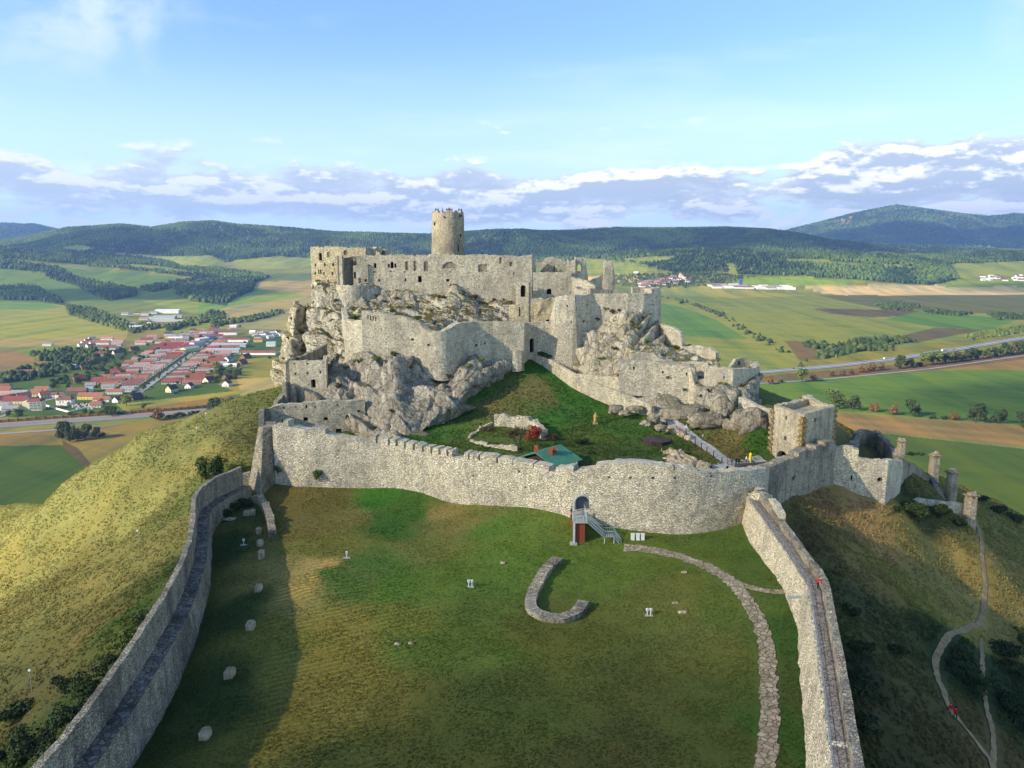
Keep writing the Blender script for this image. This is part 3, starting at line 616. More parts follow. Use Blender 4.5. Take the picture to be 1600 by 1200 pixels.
# ---- forests on the far hills: cones and rounded crowns standing on the ground
rng = np.random.default_rng(5)
def crowns(x, y, z, h, r, conif):
    """pyramid conifers (5 faces) and lumpy two-tier crowns, one mesh"""
    n = len(x); th = rng.uniform(0, 6.28, n); Vs = []; Fs = []
    k = 5
    ring = np.stack([np.stack([x + r * np.cos(th + 2 * np.pi * j / k), y + r * np.sin(th + 2 * np.pi * j / k), z + 0.12 * h], 1) for j in range(k)], 1)
    top = np.stack([x, y, z + h], 1)[:, None]
    rm = np.where(conif, 0.48, 0.95) * r; zm = z + np.where(conif, 0.55, 0.68) * h
    ring2 = np.stack([np.stack([x + rm * np.cos(th + 2 * np.pi * (j + .5) / k), y + rm * np.sin(th + 2 * np.pi * (j + .5) / k), zm], 1) for j in range(k)], 1)
    V = np.concatenate([ring, ring2, top], 1).reshape(-1, 3); b = np.arange(n)[:, None] * (2 * k + 1)
    f = []
    for j in range(k):
        j1 = (j + 1) % k; f += [[j, j1, k + j], [j1, k + j1, k + j], [k + j, k + j1, 2 * k]]
    Fc = (b[:, :, None] + np.array(f)[None]).reshape(-1, 3)
    return V, Fc
def forest_field(name, n, y0, y1, qlim, rs, hs, mat, test, seedc=0.6):
    t = rng.random(n); y = np.sqrt(y0 ** 2 + t * (y1 ** 2 - y0 ** 2)); x = y * rng.uniform(-qlim, qlim, n)
    z = far_z(x, y); u, v = UV(x, y, z + H); m = test(u + 3 * fbm(np.stack([x / 260, y / 260, x * 0], 1), 2, 77), v + 0.8 * fbm(np.stack([x / 260, y / 260, x * 0 + 5], 1), 2, 79), y)
    x, y, z = x[m], y[m], z[m]; m2 = np.ones(len(x), bool)
    h = rng.uniform(*hs, len(x)); r = rng.uniform(*rs, len(x)); con = fbm(np.stack([x / 400, y / 400, x * 0], 1), 2, 12) + rng.normal(0, .3, len(x)) > -0.05
    V, Fc = crowns(x, y, z + H - 1, h, np.where(con, r * .8, r), con)
    o = mk(name, V, Fc, mat, origin=(0, 5000, 0)); tag(o, kind='stuff'); return o
o = forest_field('hillside_forest', 210000, 2700, 6300, 0.78, (5, 8), (11, 21), 'forest_trees', forested)
tag(o, 'dense dark green forest covering the long ridge behind the castle', 'forest')
o = forest_field('mountain_forest', 60000, 8200, 11200, 0.80, (11, 18), (14, 26), 'forest_trees', lambda u, v, y: (v < 392))
tag(o, 'bluish forest covering the far mountain beyond the ridge', 'forest')
WL = [ [(103,478),(135,482),(160,488),(215,512),(210,522),(190,516),(150,505),(108,492)], [(255,510),(300,500),(330,486),(352,490),(352,500),(310,508),(262,518)],
 [(-60,592),(0,588),(60,574),(100,562),(150,556),(155,566),(110,580),(60,592),(0,602),(-60,606)], [(50,556),(80,548),(150,545),(152,556),(62,566)],
 [(1275,560),(1285,548),(1330,532),(1400,528),(1432,533),(1380,541),(1330,552),(1300,562)], [(1248,538),(1285,535),(1300,545),(1270,546)], [(1500,527),(1560,517),(1620,506),(1620,515),(1560,526),(1520,532)],
 [(1300,552),(1330,545),(1400,540),(1395,548)], [(1360,476),(1400,472),(1440,480),(1420,486),(1380,484)], [(1440,484),(1520,490),(1500,494),(1450,490)], [(1540,490),(1620,494),(1620,500),(1560,500)],
 [(330,505),(380,498),(440,486),(444,490),(390,503),(335,512)], [(200,512),(230,505),(250,512),(215,520)], [(1055,468),(1075,472),(1060,476)], [(950,432),(1000,428),(1100,426),(1180,432),(1120,446),(1050,450),(960,446)]]
def wl(u, v, y):
    m = np.zeros(len(u), bool)
    for w in WL: m |= inpoly(u, v, w)
    m |= inpoly(u, v, [(1140,510),(1150,505),(1280,572),(1262,578)]) & (rng.random(len(u)) < .10) | inpoly(u, v, [(1080,476),(1086,474),(1150,500),(1146,504)]) & (rng.random(len(u)) < .5)
    return m & (rng.random(len(u)) < .85)
o = forest_field('valley_woodland', 130000, 900, 4200, 0.78, (4, 7.0), (7, 13), 'woodland_trees', wl); tag(o, 'strips of low leafy woodland between the fields and along the streams', 'woodland')
# ------------------------------------------------------------------ walls and rocks
def wpath(pts):
    """[(u, vtop, vbottom, Y)] -> [(x, y, ztop, zbottom)]"""
    r = []
    for u, vt, vb, Y in pts:
        x, y, _ = P(u, (vt + vb) / 2, Y); r.append((x, y, H + Y * float(ang(vt)), H + Y * float(ang(vb))))
    return r
def sm(path, n=60, it=6):
    pa = np.array(path, float); d = np.concatenate([[0], np.cumsum(np.hypot(*np.diff(pa[:, :2], axis=0).T))]); t_ = np.linspace(0, d[-1], n); q = np.stack([np.interp(t_, d, pa[:, k]) for k in range(4)], 1)
    for _ in range(it): q[1:-1] = (q[:-2] + 2 * q[1:-1] + q[2:]) / 4
    return [tuple(r_) for r_ in q]
def slab(name, path, thick=1.5, mat='castle_stone', parent=None, holes=(), cren=(), ds=1.0, dz=1.6, rag=0.2, seed=1, rough=0.10, batter=0.0, label=None, cat=None, group=None, win='window', sink=1.5, winmat='painted_interior_shade', closed=False):
    """solid wall standing along a path, with openings, the unlit ones backed by panels of painted shade.
    holes: (u0, v0, u1, v1[, kind]) as seen, kind 'through' / 'arch' / 'arch through'; cren: (u0, u1, metres up)"""
    pa = np.array(path, float); seg = np.hypot(np.diff(pa[:, 0]), np.diff(pa[:, 1])); S = np.concatenate([[0], np.cumsum(seg)]); L = S[-1]
    def at(s):
        return np.interp(s, S, pa[:, 0]), np.interp(s, S, pa[:, 1])
    ss = np.linspace(0, L, 1500); sx, sy = at(ss)
    def s_of(u, v):
        zt = np.interp(ss, S, pa[:, 2]); zb = np.interp(ss, S, pa[:, 3])
        zz = sy * float(ang(v)) + H
        uu, _ = UV(sx, sy, zz); return ss[np.argmin(np.abs(uu - u))]
    def s_top(u): return ss[np.argmin(np.abs(UV(sx, sy, np.interp(ss, S, pa[:, 2]))[0] - u))]
    cuts = list(np.arange(0, L, ds)) + list(S); zc = []
    HS = []
    for h in holes:
        u0, v0, u1, v1 = h[:4]; kind = h[4] if len(h) > 4 else ''
        a, b = sorted((s_of(u0, (v0 + v1) / 2), s_of(u1, (v0 + v1) / 2))); m = (a + b) / 2; my = float(at(m)[1])
        w = max(b - a, 0.35); a, b = m - w / 2, m + w / 2
        z1, z0 = H + my * float(ang(v0)), H + my * float(ang(v1)); HS.append((a, b, z0, z1, kind)); cuts += [a, b]; zc += [z0, z1]
        if 'arch' in kind:
            r = (b - a) / 2
            for k in range(1, 5): zc.append(z1 - r + r * math.sin(math.pi / 2 * k / 5)); cuts += [m - r * math.cos(math.pi / 2 * k / 5), m + r * math.cos(math.pi / 2 * k / 5)]
            zc.append(z1 - r)
    CR = []
    for u0, u1, dh in cren:
        a, b = sorted((s_top(u0), s_top(u1))); CR.append((a, b, dh)); cuts += [a, a + .03, b, b + .03]
    cuts = np.array(sorted(set(np.round(np.clip(cuts, 0, L), 3)))); cuts = cuts[np.concatenate([[True], np.diff(cuts) > 0.015])]
    x, y = at(cuts); zt = np.interp(cuts, S, pa[:, 2]); zb = np.interp(cuts, S, pa[:, 3]) - sink
    rs = np.random.default_rng(seed)
    if rag:
        kk = np.floor(cuts / 0.9).astype(int); rr = rs.uniform(-1, 1, kk.max() + 2); nz_ = rr[kk] * rag + rag * 1.2 * vn(np.stack([cuts / 4, cuts * 0, cuts * 0 + seed], 1), seed)
        zt = zt + nz_
    for a, b, dh in CR: zt = zt + np.where((cuts > a + .015) & (cuts < b + .015), dh, 0)
    # mitred normals
    tx = np.gradient(np.interp(cuts, S, pa[:, 0])) if len(cuts) > 2 else np.diff(x).repeat(2); ty = np.gradient(y) if len(cuts) > 2 else np.diff(y).repeat(2)
    ln = np.hypot(tx, ty) + 1e-9; nxn, nyn = -ty / ln, tx / ln          # left of the path = back face
    Z = np.array(sorted(set(np.round(list(np.arange(zb.min(), zt.max() + dz, dz)) + zc, 3))))
    I, J = len(cuts), len(Z); zz = np.clip(Z[None, :], zb[:, None], np.maximum(zt, zb)[:, None])
    bt = batter * (zt[:, None] - zz)
    jx = fbm(np.stack([np.repeat(x, J) / 1.7, np.repeat(y, J) / 1.7, zz.ravel() / 1.7], 1), 2, seed).reshape(I, J) * rough
    fx = x[:, None] - nxn[:, None] * (bt + jx); fy = y[:, None] - nyn[:, None] * (bt + jx)
    bx = x[:, None] + nxn[:, None] * thick + 0 * zz; by = y[:, None] + nyn[:, None] * thick + 0 * zz
    V = np.concatenate([np.stack([fx, fy, zz], -1).reshape(-1, 3), np.stack([bx, by, zz], -1).reshape(-1, 3)]); N = I * J
    occ = np.zeros((I - 1, J - 1), bool)
    for i in range(I - 1):
        for j in range(J - 1):
            if zz[i, j + 1] - zz[i, j] > 1e-3 or zz[i + 1, j + 1] - zz[i + 1, j] > 1e-3:
                occ[i, j] = True
                cs, cz = (cuts[i] + cuts[i + 1]) / 2, (Z[j] + Z[j + 1]) / 2
                for a, b, z0, z1, kind in HS:
                    if a < cs < b and z0 < cz < z1:
                        if 'arch' in kind:
                            r = (b - a) / 2
                            if cz > z1 - r and (cs - (a + b) / 2) ** 2 + (cz - (z1 - r)) ** 2 > r * r: continue
                        occ[i, j] = False
    Fs = []; id_ = lambda i, j: i * J + j
    for i in range(I - 1):
        for j in range(J - 1):
            if not occ[i, j]: continue
            a, b, c, d = id_(i, j), id_(i + 1, j), id_(i + 1, j + 1), id_(i, j + 1)
            Fs.append((a, b, c, d)); Fs.append((b + N, a + N, d + N, c + N))
            if j == J - 2 or not occ[i, j + 1]: Fs.append((d, c, c + N, d + N))
            if j == 0 or not occ[i, j - 1]: Fs.append((b, a, a + N, b + N))
            if i == 0 or not occ[i - 1, j]: Fs.append((a, d, d + N, a + N))
            if i == I - 2 or not occ[i + 1, j]: Fs.append((c, b, b + N, c + N))
    o = mk(name, V, Fs, mat, parent)
    if label: tag(o, label, cat, group)
    host = parent if parent is not None else o
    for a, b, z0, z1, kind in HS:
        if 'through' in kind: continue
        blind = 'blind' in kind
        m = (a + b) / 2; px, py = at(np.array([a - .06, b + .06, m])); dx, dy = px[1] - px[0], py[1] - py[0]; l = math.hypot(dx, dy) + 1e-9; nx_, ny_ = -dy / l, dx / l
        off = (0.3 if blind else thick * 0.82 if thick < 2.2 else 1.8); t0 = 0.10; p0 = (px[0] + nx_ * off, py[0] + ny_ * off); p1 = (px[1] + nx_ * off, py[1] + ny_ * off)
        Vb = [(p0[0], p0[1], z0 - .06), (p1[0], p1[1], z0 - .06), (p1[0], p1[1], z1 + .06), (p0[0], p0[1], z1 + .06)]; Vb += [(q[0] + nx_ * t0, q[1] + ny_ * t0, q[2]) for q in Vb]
        mk('doorway' if kind.startswith('arch d') or kind.startswith('d') else win, Vb, [(0, 1, 2, 3), (7, 6, 5, 4), (1, 0, 4, 5), (2, 1, 5, 6), (3, 2, 6, 7), (0, 3, 7, 4)], 'weathered_stone' if blind else winmat, host)  # open ones get a panel painted near-black as the unlit room behind
    return o

def rock(name, label, cols, back=14, res=0.8, amp=1.6, seed=1, mat='limestone', cat='rock', blk=5.0, grp=None, parent=None, step=(6.0, 0.0, 0.0)):
    """cliff: columns of (u, v, Y) from the top edge to the foot, closed at the top, ends and back"""
    world = []
    for c in cols:
        pts = [np.array(P(*p)) for p in c]
        top, bot = pts[0], pts[-1]
        world.append([bot + (0, back, -2), top + (0, back, -1.5), top + (0, back * .35, 0.0)] + pts + [bot + (0, -.5, -4)])
    first = [p + (-.2, back, -1.0) * np.array([1, (k > 2), (k > 2)]) for k, p in enumerate(world[0])]
    last = [p + (.2, back, -1.0) * np.array([1, (k > 2), (k > 2)]) for k, p in enumerate(world[-1])]
    world = [first] + world + [last]
    M = max(len(c) for c in world); CC = []
    lens = [sum(np.linalg.norm(c[i + 1] - c[i]) for i in range(3, len(c) - 1)) for c in world]; nf = int(max(lens) / res) + 2
    for c in world:
        c = np.array(c); bk = []
        for a, b, k in ((0, 1, 5), (1, 2, 5), (2, 3, 3)): bk += [c[a] + (c[b] - c[a]) * t for t in np.linspace(0, 1, k, endpoint=False)]
        fr = c[3:]; d = np.concatenate([[0], np.cumsum(np.linalg.norm(np.diff(fr, axis=0), axis=1))]); t = np.linspace(0, d[-1], nf)
        CC.append(np.concatenate([np.array(bk), np.stack([np.interp(t, d, fr[:, k]) for k in range(3)], 1)]))
    CC = np.array(CC); mid = CC[:, 13 + nf // 3]; d = np.concatenate([[0], np.cumsum(np.linalg.norm(np.diff(mid, axis=0), axis=1) + .3)]); n = int(d[-1] / res) + 2; t = np.linspace(0, d[-1], n)
    A = np.empty((n, CC.shape[1], 3))
    # smooth interpolation across columns
    for j in range(CC.shape[1]):
        for k in range(3): A[:, j, k] = np.interp(t, d, CC[:, j, k])
    for _ in range(max(1, int(1.2 / res))): A[1:-1] = (A[:-2] + 2 * A[1:-1] + A[2:]) / 4
    gi = np.gradient(A, axis=0); gj = np.gradient(A, axis=1); nn = np.cross(gj, gi); ln = np.linalg.norm(nn, axis=2, keepdims=True) + 1e-9; nn = nn / ln
    if nn[n // 2, 13 + nf // 2, 1] > 0: nn = -nn
    p = A.reshape(-1, 3)
    wv = np.stack([fbm(p / 5, 3, seed + 60 + k) for k in range(3)], 1)
    amp = amp * .8; q = p * (1, 1, 0.30) + wv * 1.3
    w = fbm(p / 11, 2, seed)
    f1, f2, cid, tl = worley(q / blk, seed, True); g1, g2, cid2, tl2 = worley((p * (1, 1, .6) + wv * .7) / (blk * .42), seed + 5, True)
    dsp = amp * (0.75 * w + 0.70 * (cid - .5) + 0.9 * tl - 0.75 * np.exp(-((f2 - f1) / .06) ** 2) + 0.13 * (cid2 - .5) + .22 * tl2 - 0.15 * np.exp(-((g2 - g1) / .07) ** 2) + 0.06 * fbm(p / 1.4, 3, seed + 9))
    h1, h2, cid3, tl3 = worley((p * (1, 1, .7) + wv * .4) / (blk * .2), seed + 15, True); dsp = dsp + amp * (.20 * tl3 + .10 * (cid3 - .5) - .09 * np.exp(-((h2 - h1) / .08) ** 2))
    if step[1]:
        sp_h, sp_a, sp_s = step; ph = (p[:, 2] + sp_s * p[:, 0] + 3.0 * fbm(p * (1, 1, 0) / 8, 2, seed + 30)) / sp_h; fr_ = ph - np.floor(ph); dsp = dsp + sp_a * (np.where(fr_ < .86, fr_ / .86, (1 - fr_) / .14) - .5) * (0.6 + .8 * sst(fbm(p / 9, 2, seed + 31) + .5))
    fade = np.ones((n, CC.shape[1])); fade[:, :10] = .4; fade = fade.reshape(-1)
    p = p + nn.reshape(-1, 3) * (dsp * fade)[:, None]
    m_ = CC.shape[1]; Fc = gridfaces(m_, n)
    o = mk(name, p, Fc[:, ::-1] if False else Fc, mat, parent)
    if label: tag(o, label, cat, grp)
    return o
def boulder(name, label, c, size, seed, mat='boulder_rock', cat='boulder', grp=None, sub=4, pw=.85):
    bm = bmesh.new(); bmesh.ops.create_icosphere(bm, subdivisions=sub, radius=1.0); V = np.array([v.co[:] for v in bm.verts]); Fc = [[v.index for v in f.verts] for f in bm.faces]; bm.free()
    f1, f2, cid, tl = worley(V * 1.4 + seed + .2 * fbm(V * 2 + seed, 2, seed)[:, None], seed, True); V = V * (1 + 0.22 * fbm(V * 1.1 + seed * 3.1, 2, seed) + 0.20 * (cid - .5) + .35 * tl - 0.13 * np.exp(-((f2 - f1) / .06) ** 2) + .05 * fbm(V * 5, 2, seed))[:, None]
    V = np.sign(V) * np.abs(V) ** pw * size; V = V + np.array(c)
    o = mk(name, V, np.array(Fc), mat); tag(o, label, cat, grp); return o

# ---- the outer curtain wall round the middle court
cw = thing('curtain_wall', 'long pale curtain wall with a ragged top crossing behind the lawn', 'castle wall', (0, 130, H - 50))
SP = [(428,664,757,149.7),(470,669,764,148.3),(510,678,763,148),(540,683,762,147.6),(583,693,759,147),(600,694,758,147),(660,706,770,143.8),(705,715,785,140.5),(760,719,798,137.8),(830,733,812,134.6),(866,739,820,132.6),(890,740,828,131),(930,729,832,129.5),(980,729,834,128.6),(1040,733,838,127.6),(1090,738,836,128),(1130,737,826,129.6),(1165,735,816,132),(1200,731,805,135)]
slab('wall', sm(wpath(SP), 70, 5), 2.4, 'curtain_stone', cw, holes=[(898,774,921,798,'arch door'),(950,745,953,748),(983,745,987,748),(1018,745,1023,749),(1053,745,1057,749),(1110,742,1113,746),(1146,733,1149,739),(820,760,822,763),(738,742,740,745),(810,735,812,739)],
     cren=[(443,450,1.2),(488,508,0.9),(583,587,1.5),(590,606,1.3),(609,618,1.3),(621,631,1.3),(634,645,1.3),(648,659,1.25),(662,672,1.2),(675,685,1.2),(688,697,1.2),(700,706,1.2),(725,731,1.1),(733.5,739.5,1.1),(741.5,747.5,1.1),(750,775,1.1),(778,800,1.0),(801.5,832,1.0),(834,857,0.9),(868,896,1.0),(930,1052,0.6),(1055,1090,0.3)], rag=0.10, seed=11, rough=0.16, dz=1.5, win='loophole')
SP2 = [(1190,734,808,134.6),(1215,724,800,136),(1240,714,788,141.2),(1260,706,778,145),(1284,699,767,149.5),(1304,694,759,152)]
slab('wall', wpath(SP2), 2.2, 'weathered_stone', cw, holes=[(1237,744,1243,750)], cren=[(1248,1262,0.5),(1275,1285,0.6),(1290,1304,0.8)], rag=0.14, seed=12, rough=0.16)
# gatehouse door in the arch and its iron frame
a0 = P(898, 797, 130.4); a1 = P(921, 797, 130.4)
b = MB(); b.box(a0[0] - .3, a1[0] + .3, 131.7, 131.8, a0[2] - .2, a0[2] + 4.2); b.build('door', 'gate_grey', cw)
arch = MB(); cxg = (a0[0] + a1[0]) / 2; rg = (a1[0] - a0[0]) / 2; zg = P(909, 785, 130.4)[2]
arch.tube([(cxg - rg - .1, 130.15, a0[2])] + [(cxg - (rg + .1) * math.cos(t), 130.15, zg + (rg + .1) * math.sin(t)) for t in np.linspace(0, math.pi, 13)] + [(cxg + rg + .1, 130.15, a0[2])], 0.20, 6); arch.build('door_surround', 'concrete', cw)

# ---- wedge tower at the west corner
wt = MB()
def zv(v, Y): return H + Y * float(ang(v))
f = [P(383,756,149)[:2], P(404,772,143.5)[:2], P(430,757,149.5)[:2], P(424,745,156)[:2], P(392,745,156)[:2]]
f_top = [P(404,667,151.5)[:2], P(411,668,150.2)[:2], P(429,670,151)[:2], P(432,668,156)[:2], P(408,666,156)[:2]]
zb_, zt_ = H - 50.5, zv(667, 151)
V = []; nl = 12
for k in range(nl + 1):
    t = k / nl
    for (x0, y0), (x1, y1) in zip(f, f_top): V.append((x0 + (x1 - x0) * t, y0 + (y1 - y0) * t, zb_ + (zt_ - zb_) * t))
Fc = [(k * 5 + j, k * 5 + (j + 1) % 5, (k + 1) * 5 + (j + 1) % 5, (k + 1) * 5 + j) for k in range(nl) for j in range(5)] + [tuple(nl * 5 + j for j in range(5))]
tag(mk('corner_tower', V, Fc, 'weathered_stone'), 'tapering grey wedge tower where the lawn wall meets the slope', 'tower')

# ---- west wall of the lower court: walkway and parapet
Z1 = -46.6
WA = [Q(392,760,Z1), Q(360,775,Z1), Q(334,792,Z1), Q(326,806,Z1), Q(326,837,Z1), Q(322,879,Z1), Q(311,915,Z1), Q(297,954,Z1), Q(267,1010,Z1), Q(204,1117,Z1), Q(150,1194,Z1), Q(60,1310,Z1), Q(-60,1450,Z1)]
ww = thing('west_wall', 'grey wall with a slate walkway and tall parapet bordering the shaded side of the lawn', 'castle wall', (-50, 100, H - 51))
def offp(pts, d):
    pa = np.array(pts, float); tx = np.gradient(pa[:, 0]); ty = np.gradient(pa[:, 1]); l = np.hypot(tx, ty); q = pa.copy(); q[:, 0] += -ty / l * d; q[:, 1] += tx / l * d; return q
def smooth_path(pts, n, z=None):
    pa = np.array(pts, float)[:, :2]; d = np.concatenate([[0], np.cumsum(np.hypot(*np.diff(pa, axis=0).T))]); t = np.linspace(0, d[-1], n); q = np.stack([np.interp(t, d, pa[:, k]) for k in (0, 1)], 1)
    for _ in range(2): q[1:-1] = (q[:-2] + 2 * q[1:-1] + q[2:]) / 4
    return q
def strip(name, left, right, z, mat, parent=None, dz=0.0):
    """sheet between two (x, y) lines at heights z (array or number)"""
    n = len(left); z = np.broadcast_to(np.asarray(z, float), (n,)); V = [(l[0], l[1], zz + dz) for l, zz in zip(left, z)] + [(r[0], r[1], zz + dz) for r, zz in zip(right, z)]
    return mk(name, V, [(i + n, i + n + 1, i + 1, i) for i in range(n - 1)], mat, parent)
wl_ = smooth_path(WA[::-1], 90)                                     # near -> far, left is west
wlz = [(x, y, H + Z1, H - 54) for x, y in wl_]
slab('walkway_base', wlz, 1.75, 'weathered_stone', ww, rag=0.0, ds=0.8, dz=1.2, rough=0.22, seed=21, batter=0.05)
o1 = offp(wlz, 1.80); par = [(a[0], a[1], H + Z1 + 3.6 - 0.25 * math.sin(i * .13), H - 66) for i, a in enumerate(o1)]
slab('parapet', par, 0.75, 'weathered_stone', ww, rag=0.10, ds=0.8, dz=1.2, rough=0.12, seed=22)
strip('walkway', offp(wlz, 1.82)[:, :2], offp(wlz, -0.05)[:, :2], H + Z1, 'slate_walk', ww, 0.006)
# short cross wall closing the far end, and the broken stub by the tower
slab('cross_wall', wpath([(312,775,812,141),(330,760,800,146),(360,748,790,149),(392,738,779,150)]), 1.0, 'weathered_stone', ww, rag=0.15, seed=23, rough=.15)

# ---- east wall of the lower court with its stair walk
ew = thing('east_wall', 'pale wall with a cobbled walkway and metal handrail bordering the lawn beside the dark slope', 'castle wall', (38, 95, H - 51))
Z2 = -45.4
EA = [Q(1166,776,-44.4), Q(1178,797,-44.9), Q(1194,820,-45.2), Q(1228,867,Z2), Q(1262,918,Z2), Q(1267,958,Z2), Q(1279,1044,Z2), Q(1296,1196,Z2), Q(1312,1330,Z2), Q(1330,1500,Z2)]
EA = [tuple(p[:2]) for p in EA]; ea = smooth_path(EA, 90)            # far -> near, left is east
eaz = [(x, y, H + Z2 + (max(0, y - 105)) * 0.035, H - 54.5) for x, y in ea]
slab('walkway_base', eaz, 1.9, 'curtain_stone', ew, rag=0.08, ds=0.8, dz=1.2, rough=0.25, seed=31, batter=0.14)
o2 = offp(eaz, 1.75); ep = [(a[0], a[1], e[2] + 1.35, H - 62) for a, e in zip(o2, eaz)]
slab('parapet', ep, 0.85, 'weathered_stone', ew, rag=0.10, ds=0.8, dz=1.2, rough=0.15, seed=32)
strip('walkway', offp(eaz, 0.25)[:, :2], offp(eaz, 1.80)[:, :2], [e[2] for e in eaz], 'cobble', ew, 0.10)
rl = MB(); q = offp(eaz, 0.22)
for i in range(0, len(q) - 3, 3):
    z = eaz[i][2]; rl.tube([(q[i][0], q[i][1], z), (q[i][0], q[i][1], z + 1.0)], .035, 5)
rl.tube([(q[i][0], q[i][1], eaz[i][2] + 1.0) for i in range(len(q) - 3)], .045, 5); rl.tube([(q[i][0], q[i][1], eaz[i][2] + .5) for i in range(len(q) - 3)], .03, 5)
rl.build('handrail', 'grey_metal', ew)
slab('stub_wall', wpath([(1165,769,824,132.4),(1178,768,824,130.6),(1192,772,824,130.2),(1206,776,812,131)]), 2.6, 'curtain_stone', ew, rag=0.25, seed=33, rough=.25)
slab('high_parapet', wpath([(1199,778,822,127),(1207,786,830,123),(1217,803,840,119)])[::1], 1.0, 'curtain_stone', ew, rag=0.1, seed=34, rough=.15)
b = MB(); p0 = P(1247,934,93.5); b.box(-1.0, 1.0, -.28, .28, 0, .10, rz=0.12, c=(p0[0] - .5, p0[1], p0[2])); b.build('timber_landing', 'concrete', ew)

# ---- J-shaped low ruin on the lawn
J = [(872,876),(858,888),(846,905),(836,925),(829,942),(831,956),(845,965),(862,969),(880,969),(895,964),(906,955),(911,946)]
jp = smooth_path([G(u, v)[:2] for u, v in J][::-1], 60)
jz = [(x, y, ground(x, y) + 0.75, ground(x, y) - .5) for x, y in jp]
slab('foundation_ruin', offp(jz, -0.85).tolist() if False else [(a[0], a[1], b_[2], b_[3]) for a, b_ in zip(offp(jz, -0.8), jz)], 1.7, 'weathered_stone', rag=0.12, ds=0.6, dz=0.5, rough=0.3, seed=41, label='low hook-shaped stone foundation lying on the open lawn', cat='ruin')

# ---- worn stone blocks on the west lawn, one by one
BL = [((321,1152),(.75,1.0,.8),'squat pale stone block lowest on the shaded lawn edge'),((359,1056),(.8,1.1,.8),'upright stone block on the lawn, second up from the lowest one'),((392,982),(.75,.9,.9),'stone block on the lawn, third up from the lowest one'),((404,923),(.7,.9,.85),'stone block with a dark hollow top, fourth up from the lowest'),((409,872),(.65,.9,1.3),'tall narrow stone block below two broken ones near the stub wall'),((407,852),(.7,.8,.9),'broken stone block in the middle of the stack of three near the stub wall'),((405,833),(.65,.8,.9),'small broken stone block farthest from the viewer beside the stub wall'),((386,805),(.9,.7,.8),'left stone of the pair under the shaded bushes'),((395,804),(.7,.7,.9),'right stone of the pair under the shaded bushes')]
for k, ((u, v), sz, lb) in enumerate(BL):
    p = G(u, v); boulder('stone_block', lb, (p[0], p[1], p[2] + sz[2] * .40), tuple(q * .72 for q in sz), 50 + k, 'pale_boulder_rock', 'stone', 'stone blocks on the lawn', 4, .42)
for k, (u, v, s_, lb) in enumerate([(358,812,1.3,'long flat stone lying in shade under the western bushes'),(334,820,.9,'flat stone slab at the foot of the walkway wall'),(1067,957,.7,'flat white stone lying on the lawn near the white twin lights'),(1069,895,.45,'small rounded grey stone on the lawn below the flagstone path'),(1055,943,.5,'thin broken stone on the lawn above the flat white one'),(786,880,.5,'low mossy stone on the lawn left of the hook ruin'),(621,1007,.45,'small pale stone near the middle of the lawn'),(642,1006,.4,'tiny flat stone beside the small pale one mid lawn')]):
    p = G(u, v); boulder('lawn_stone', lb, (p[0], p[1], p[2] + .06), (s_, s_ * .5, .25), 70 + k, 'pale_boulder_rock', 'stone', None, 3)
st_ = [(392,783),(402,779),(414,785),(421,797),(428,815),(432,838)]
sp_ = smooth_path([G(u, v)[:2] for u, v in st_][::-1], 26)
slab('broken_stub_wall', [(x, y, ground(x, y) + 1.3 + .3 * math.sin(i), ground(x, y) - .6) for i, (x, y) in enumerate(sp_)], 1.3, 'weathered_stone', rag=0.3, ds=0.6, dz=.6, rough=.3, seed=43, label='broken low wall curving down from the wedge tower onto the lawn', cat='ruin')

# ---- gate tower and outer barbican
gt = thing('gate_tower', 'square plastered gate tower with corner quoins and no roof', 'tower', (P(1250,720,160)[0], 160, H - 45))
c1, c2, c3, c4 = P(1204,720,158), P(1251,727,150), P(1300,705,159), P(1256,700,168)
zt = zv(641, 154) ; zt_l, zt_r = zv(634, 158), zv(634, 159)
base_z = H - 46.5
def wallseg(a, b, za, zb2, zbase=base_z): return [(a[0] + (b[0] - a[0]) * t, a[1] + (b[1] - a[1]) * t, za + (zb2 - za) * t, zbase) for t in np.linspace(0, 1, 6)]
slab('wall', wallseg(c1, c2, zt_l, zt_l - .1), 1.3, 'gate_plaster', gt, holes=[(1213,705,1232,727,'arch through'),(1227,650,1230,656),(1225,682,1229,688)], rag=.12, seed=61, rough=.06, sink=0)
slab('wall', wallseg(c2, c3, zt_l - .1, zt_r), 1.3, 'gate_plaster', gt, holes=[(1272,653,1276,659),(1267,691,1270,702)], rag=.12, seed=62, rough=.06, sink=0)
slab('wall', wallseg(c3, c4, zt_r, zt_l + .2), 1.3, 'gate_plaster', gt, rag=.2, seed=63, rough=.06, sink=0)
slab('wall', wallseg(c4, c1, zt_l + .2, zt_l), 1.3, 'gate_plaster', gt, rag=.2, seed=64, rough=.06, sink=0)
for (cx, cy) in (c1[:2], c2[:2], c3[:2]):
    b = MB(); z = base_z; k = 0
    while z < zt_l - .6:
        w = .62 if k % 2 else .42; b.box(-w, w, -w, w, 0, .52, rz=math.atan2(c2[1] - c1[1], c2[0] - c1[0]), c=(cx + (.18 if cx == c1[0] else -.18 if cx == c3[0] else 0), cy + .38, z)); z += .56; k += 1
    b.build('corner_quoins', 'quoin_stone', gt)

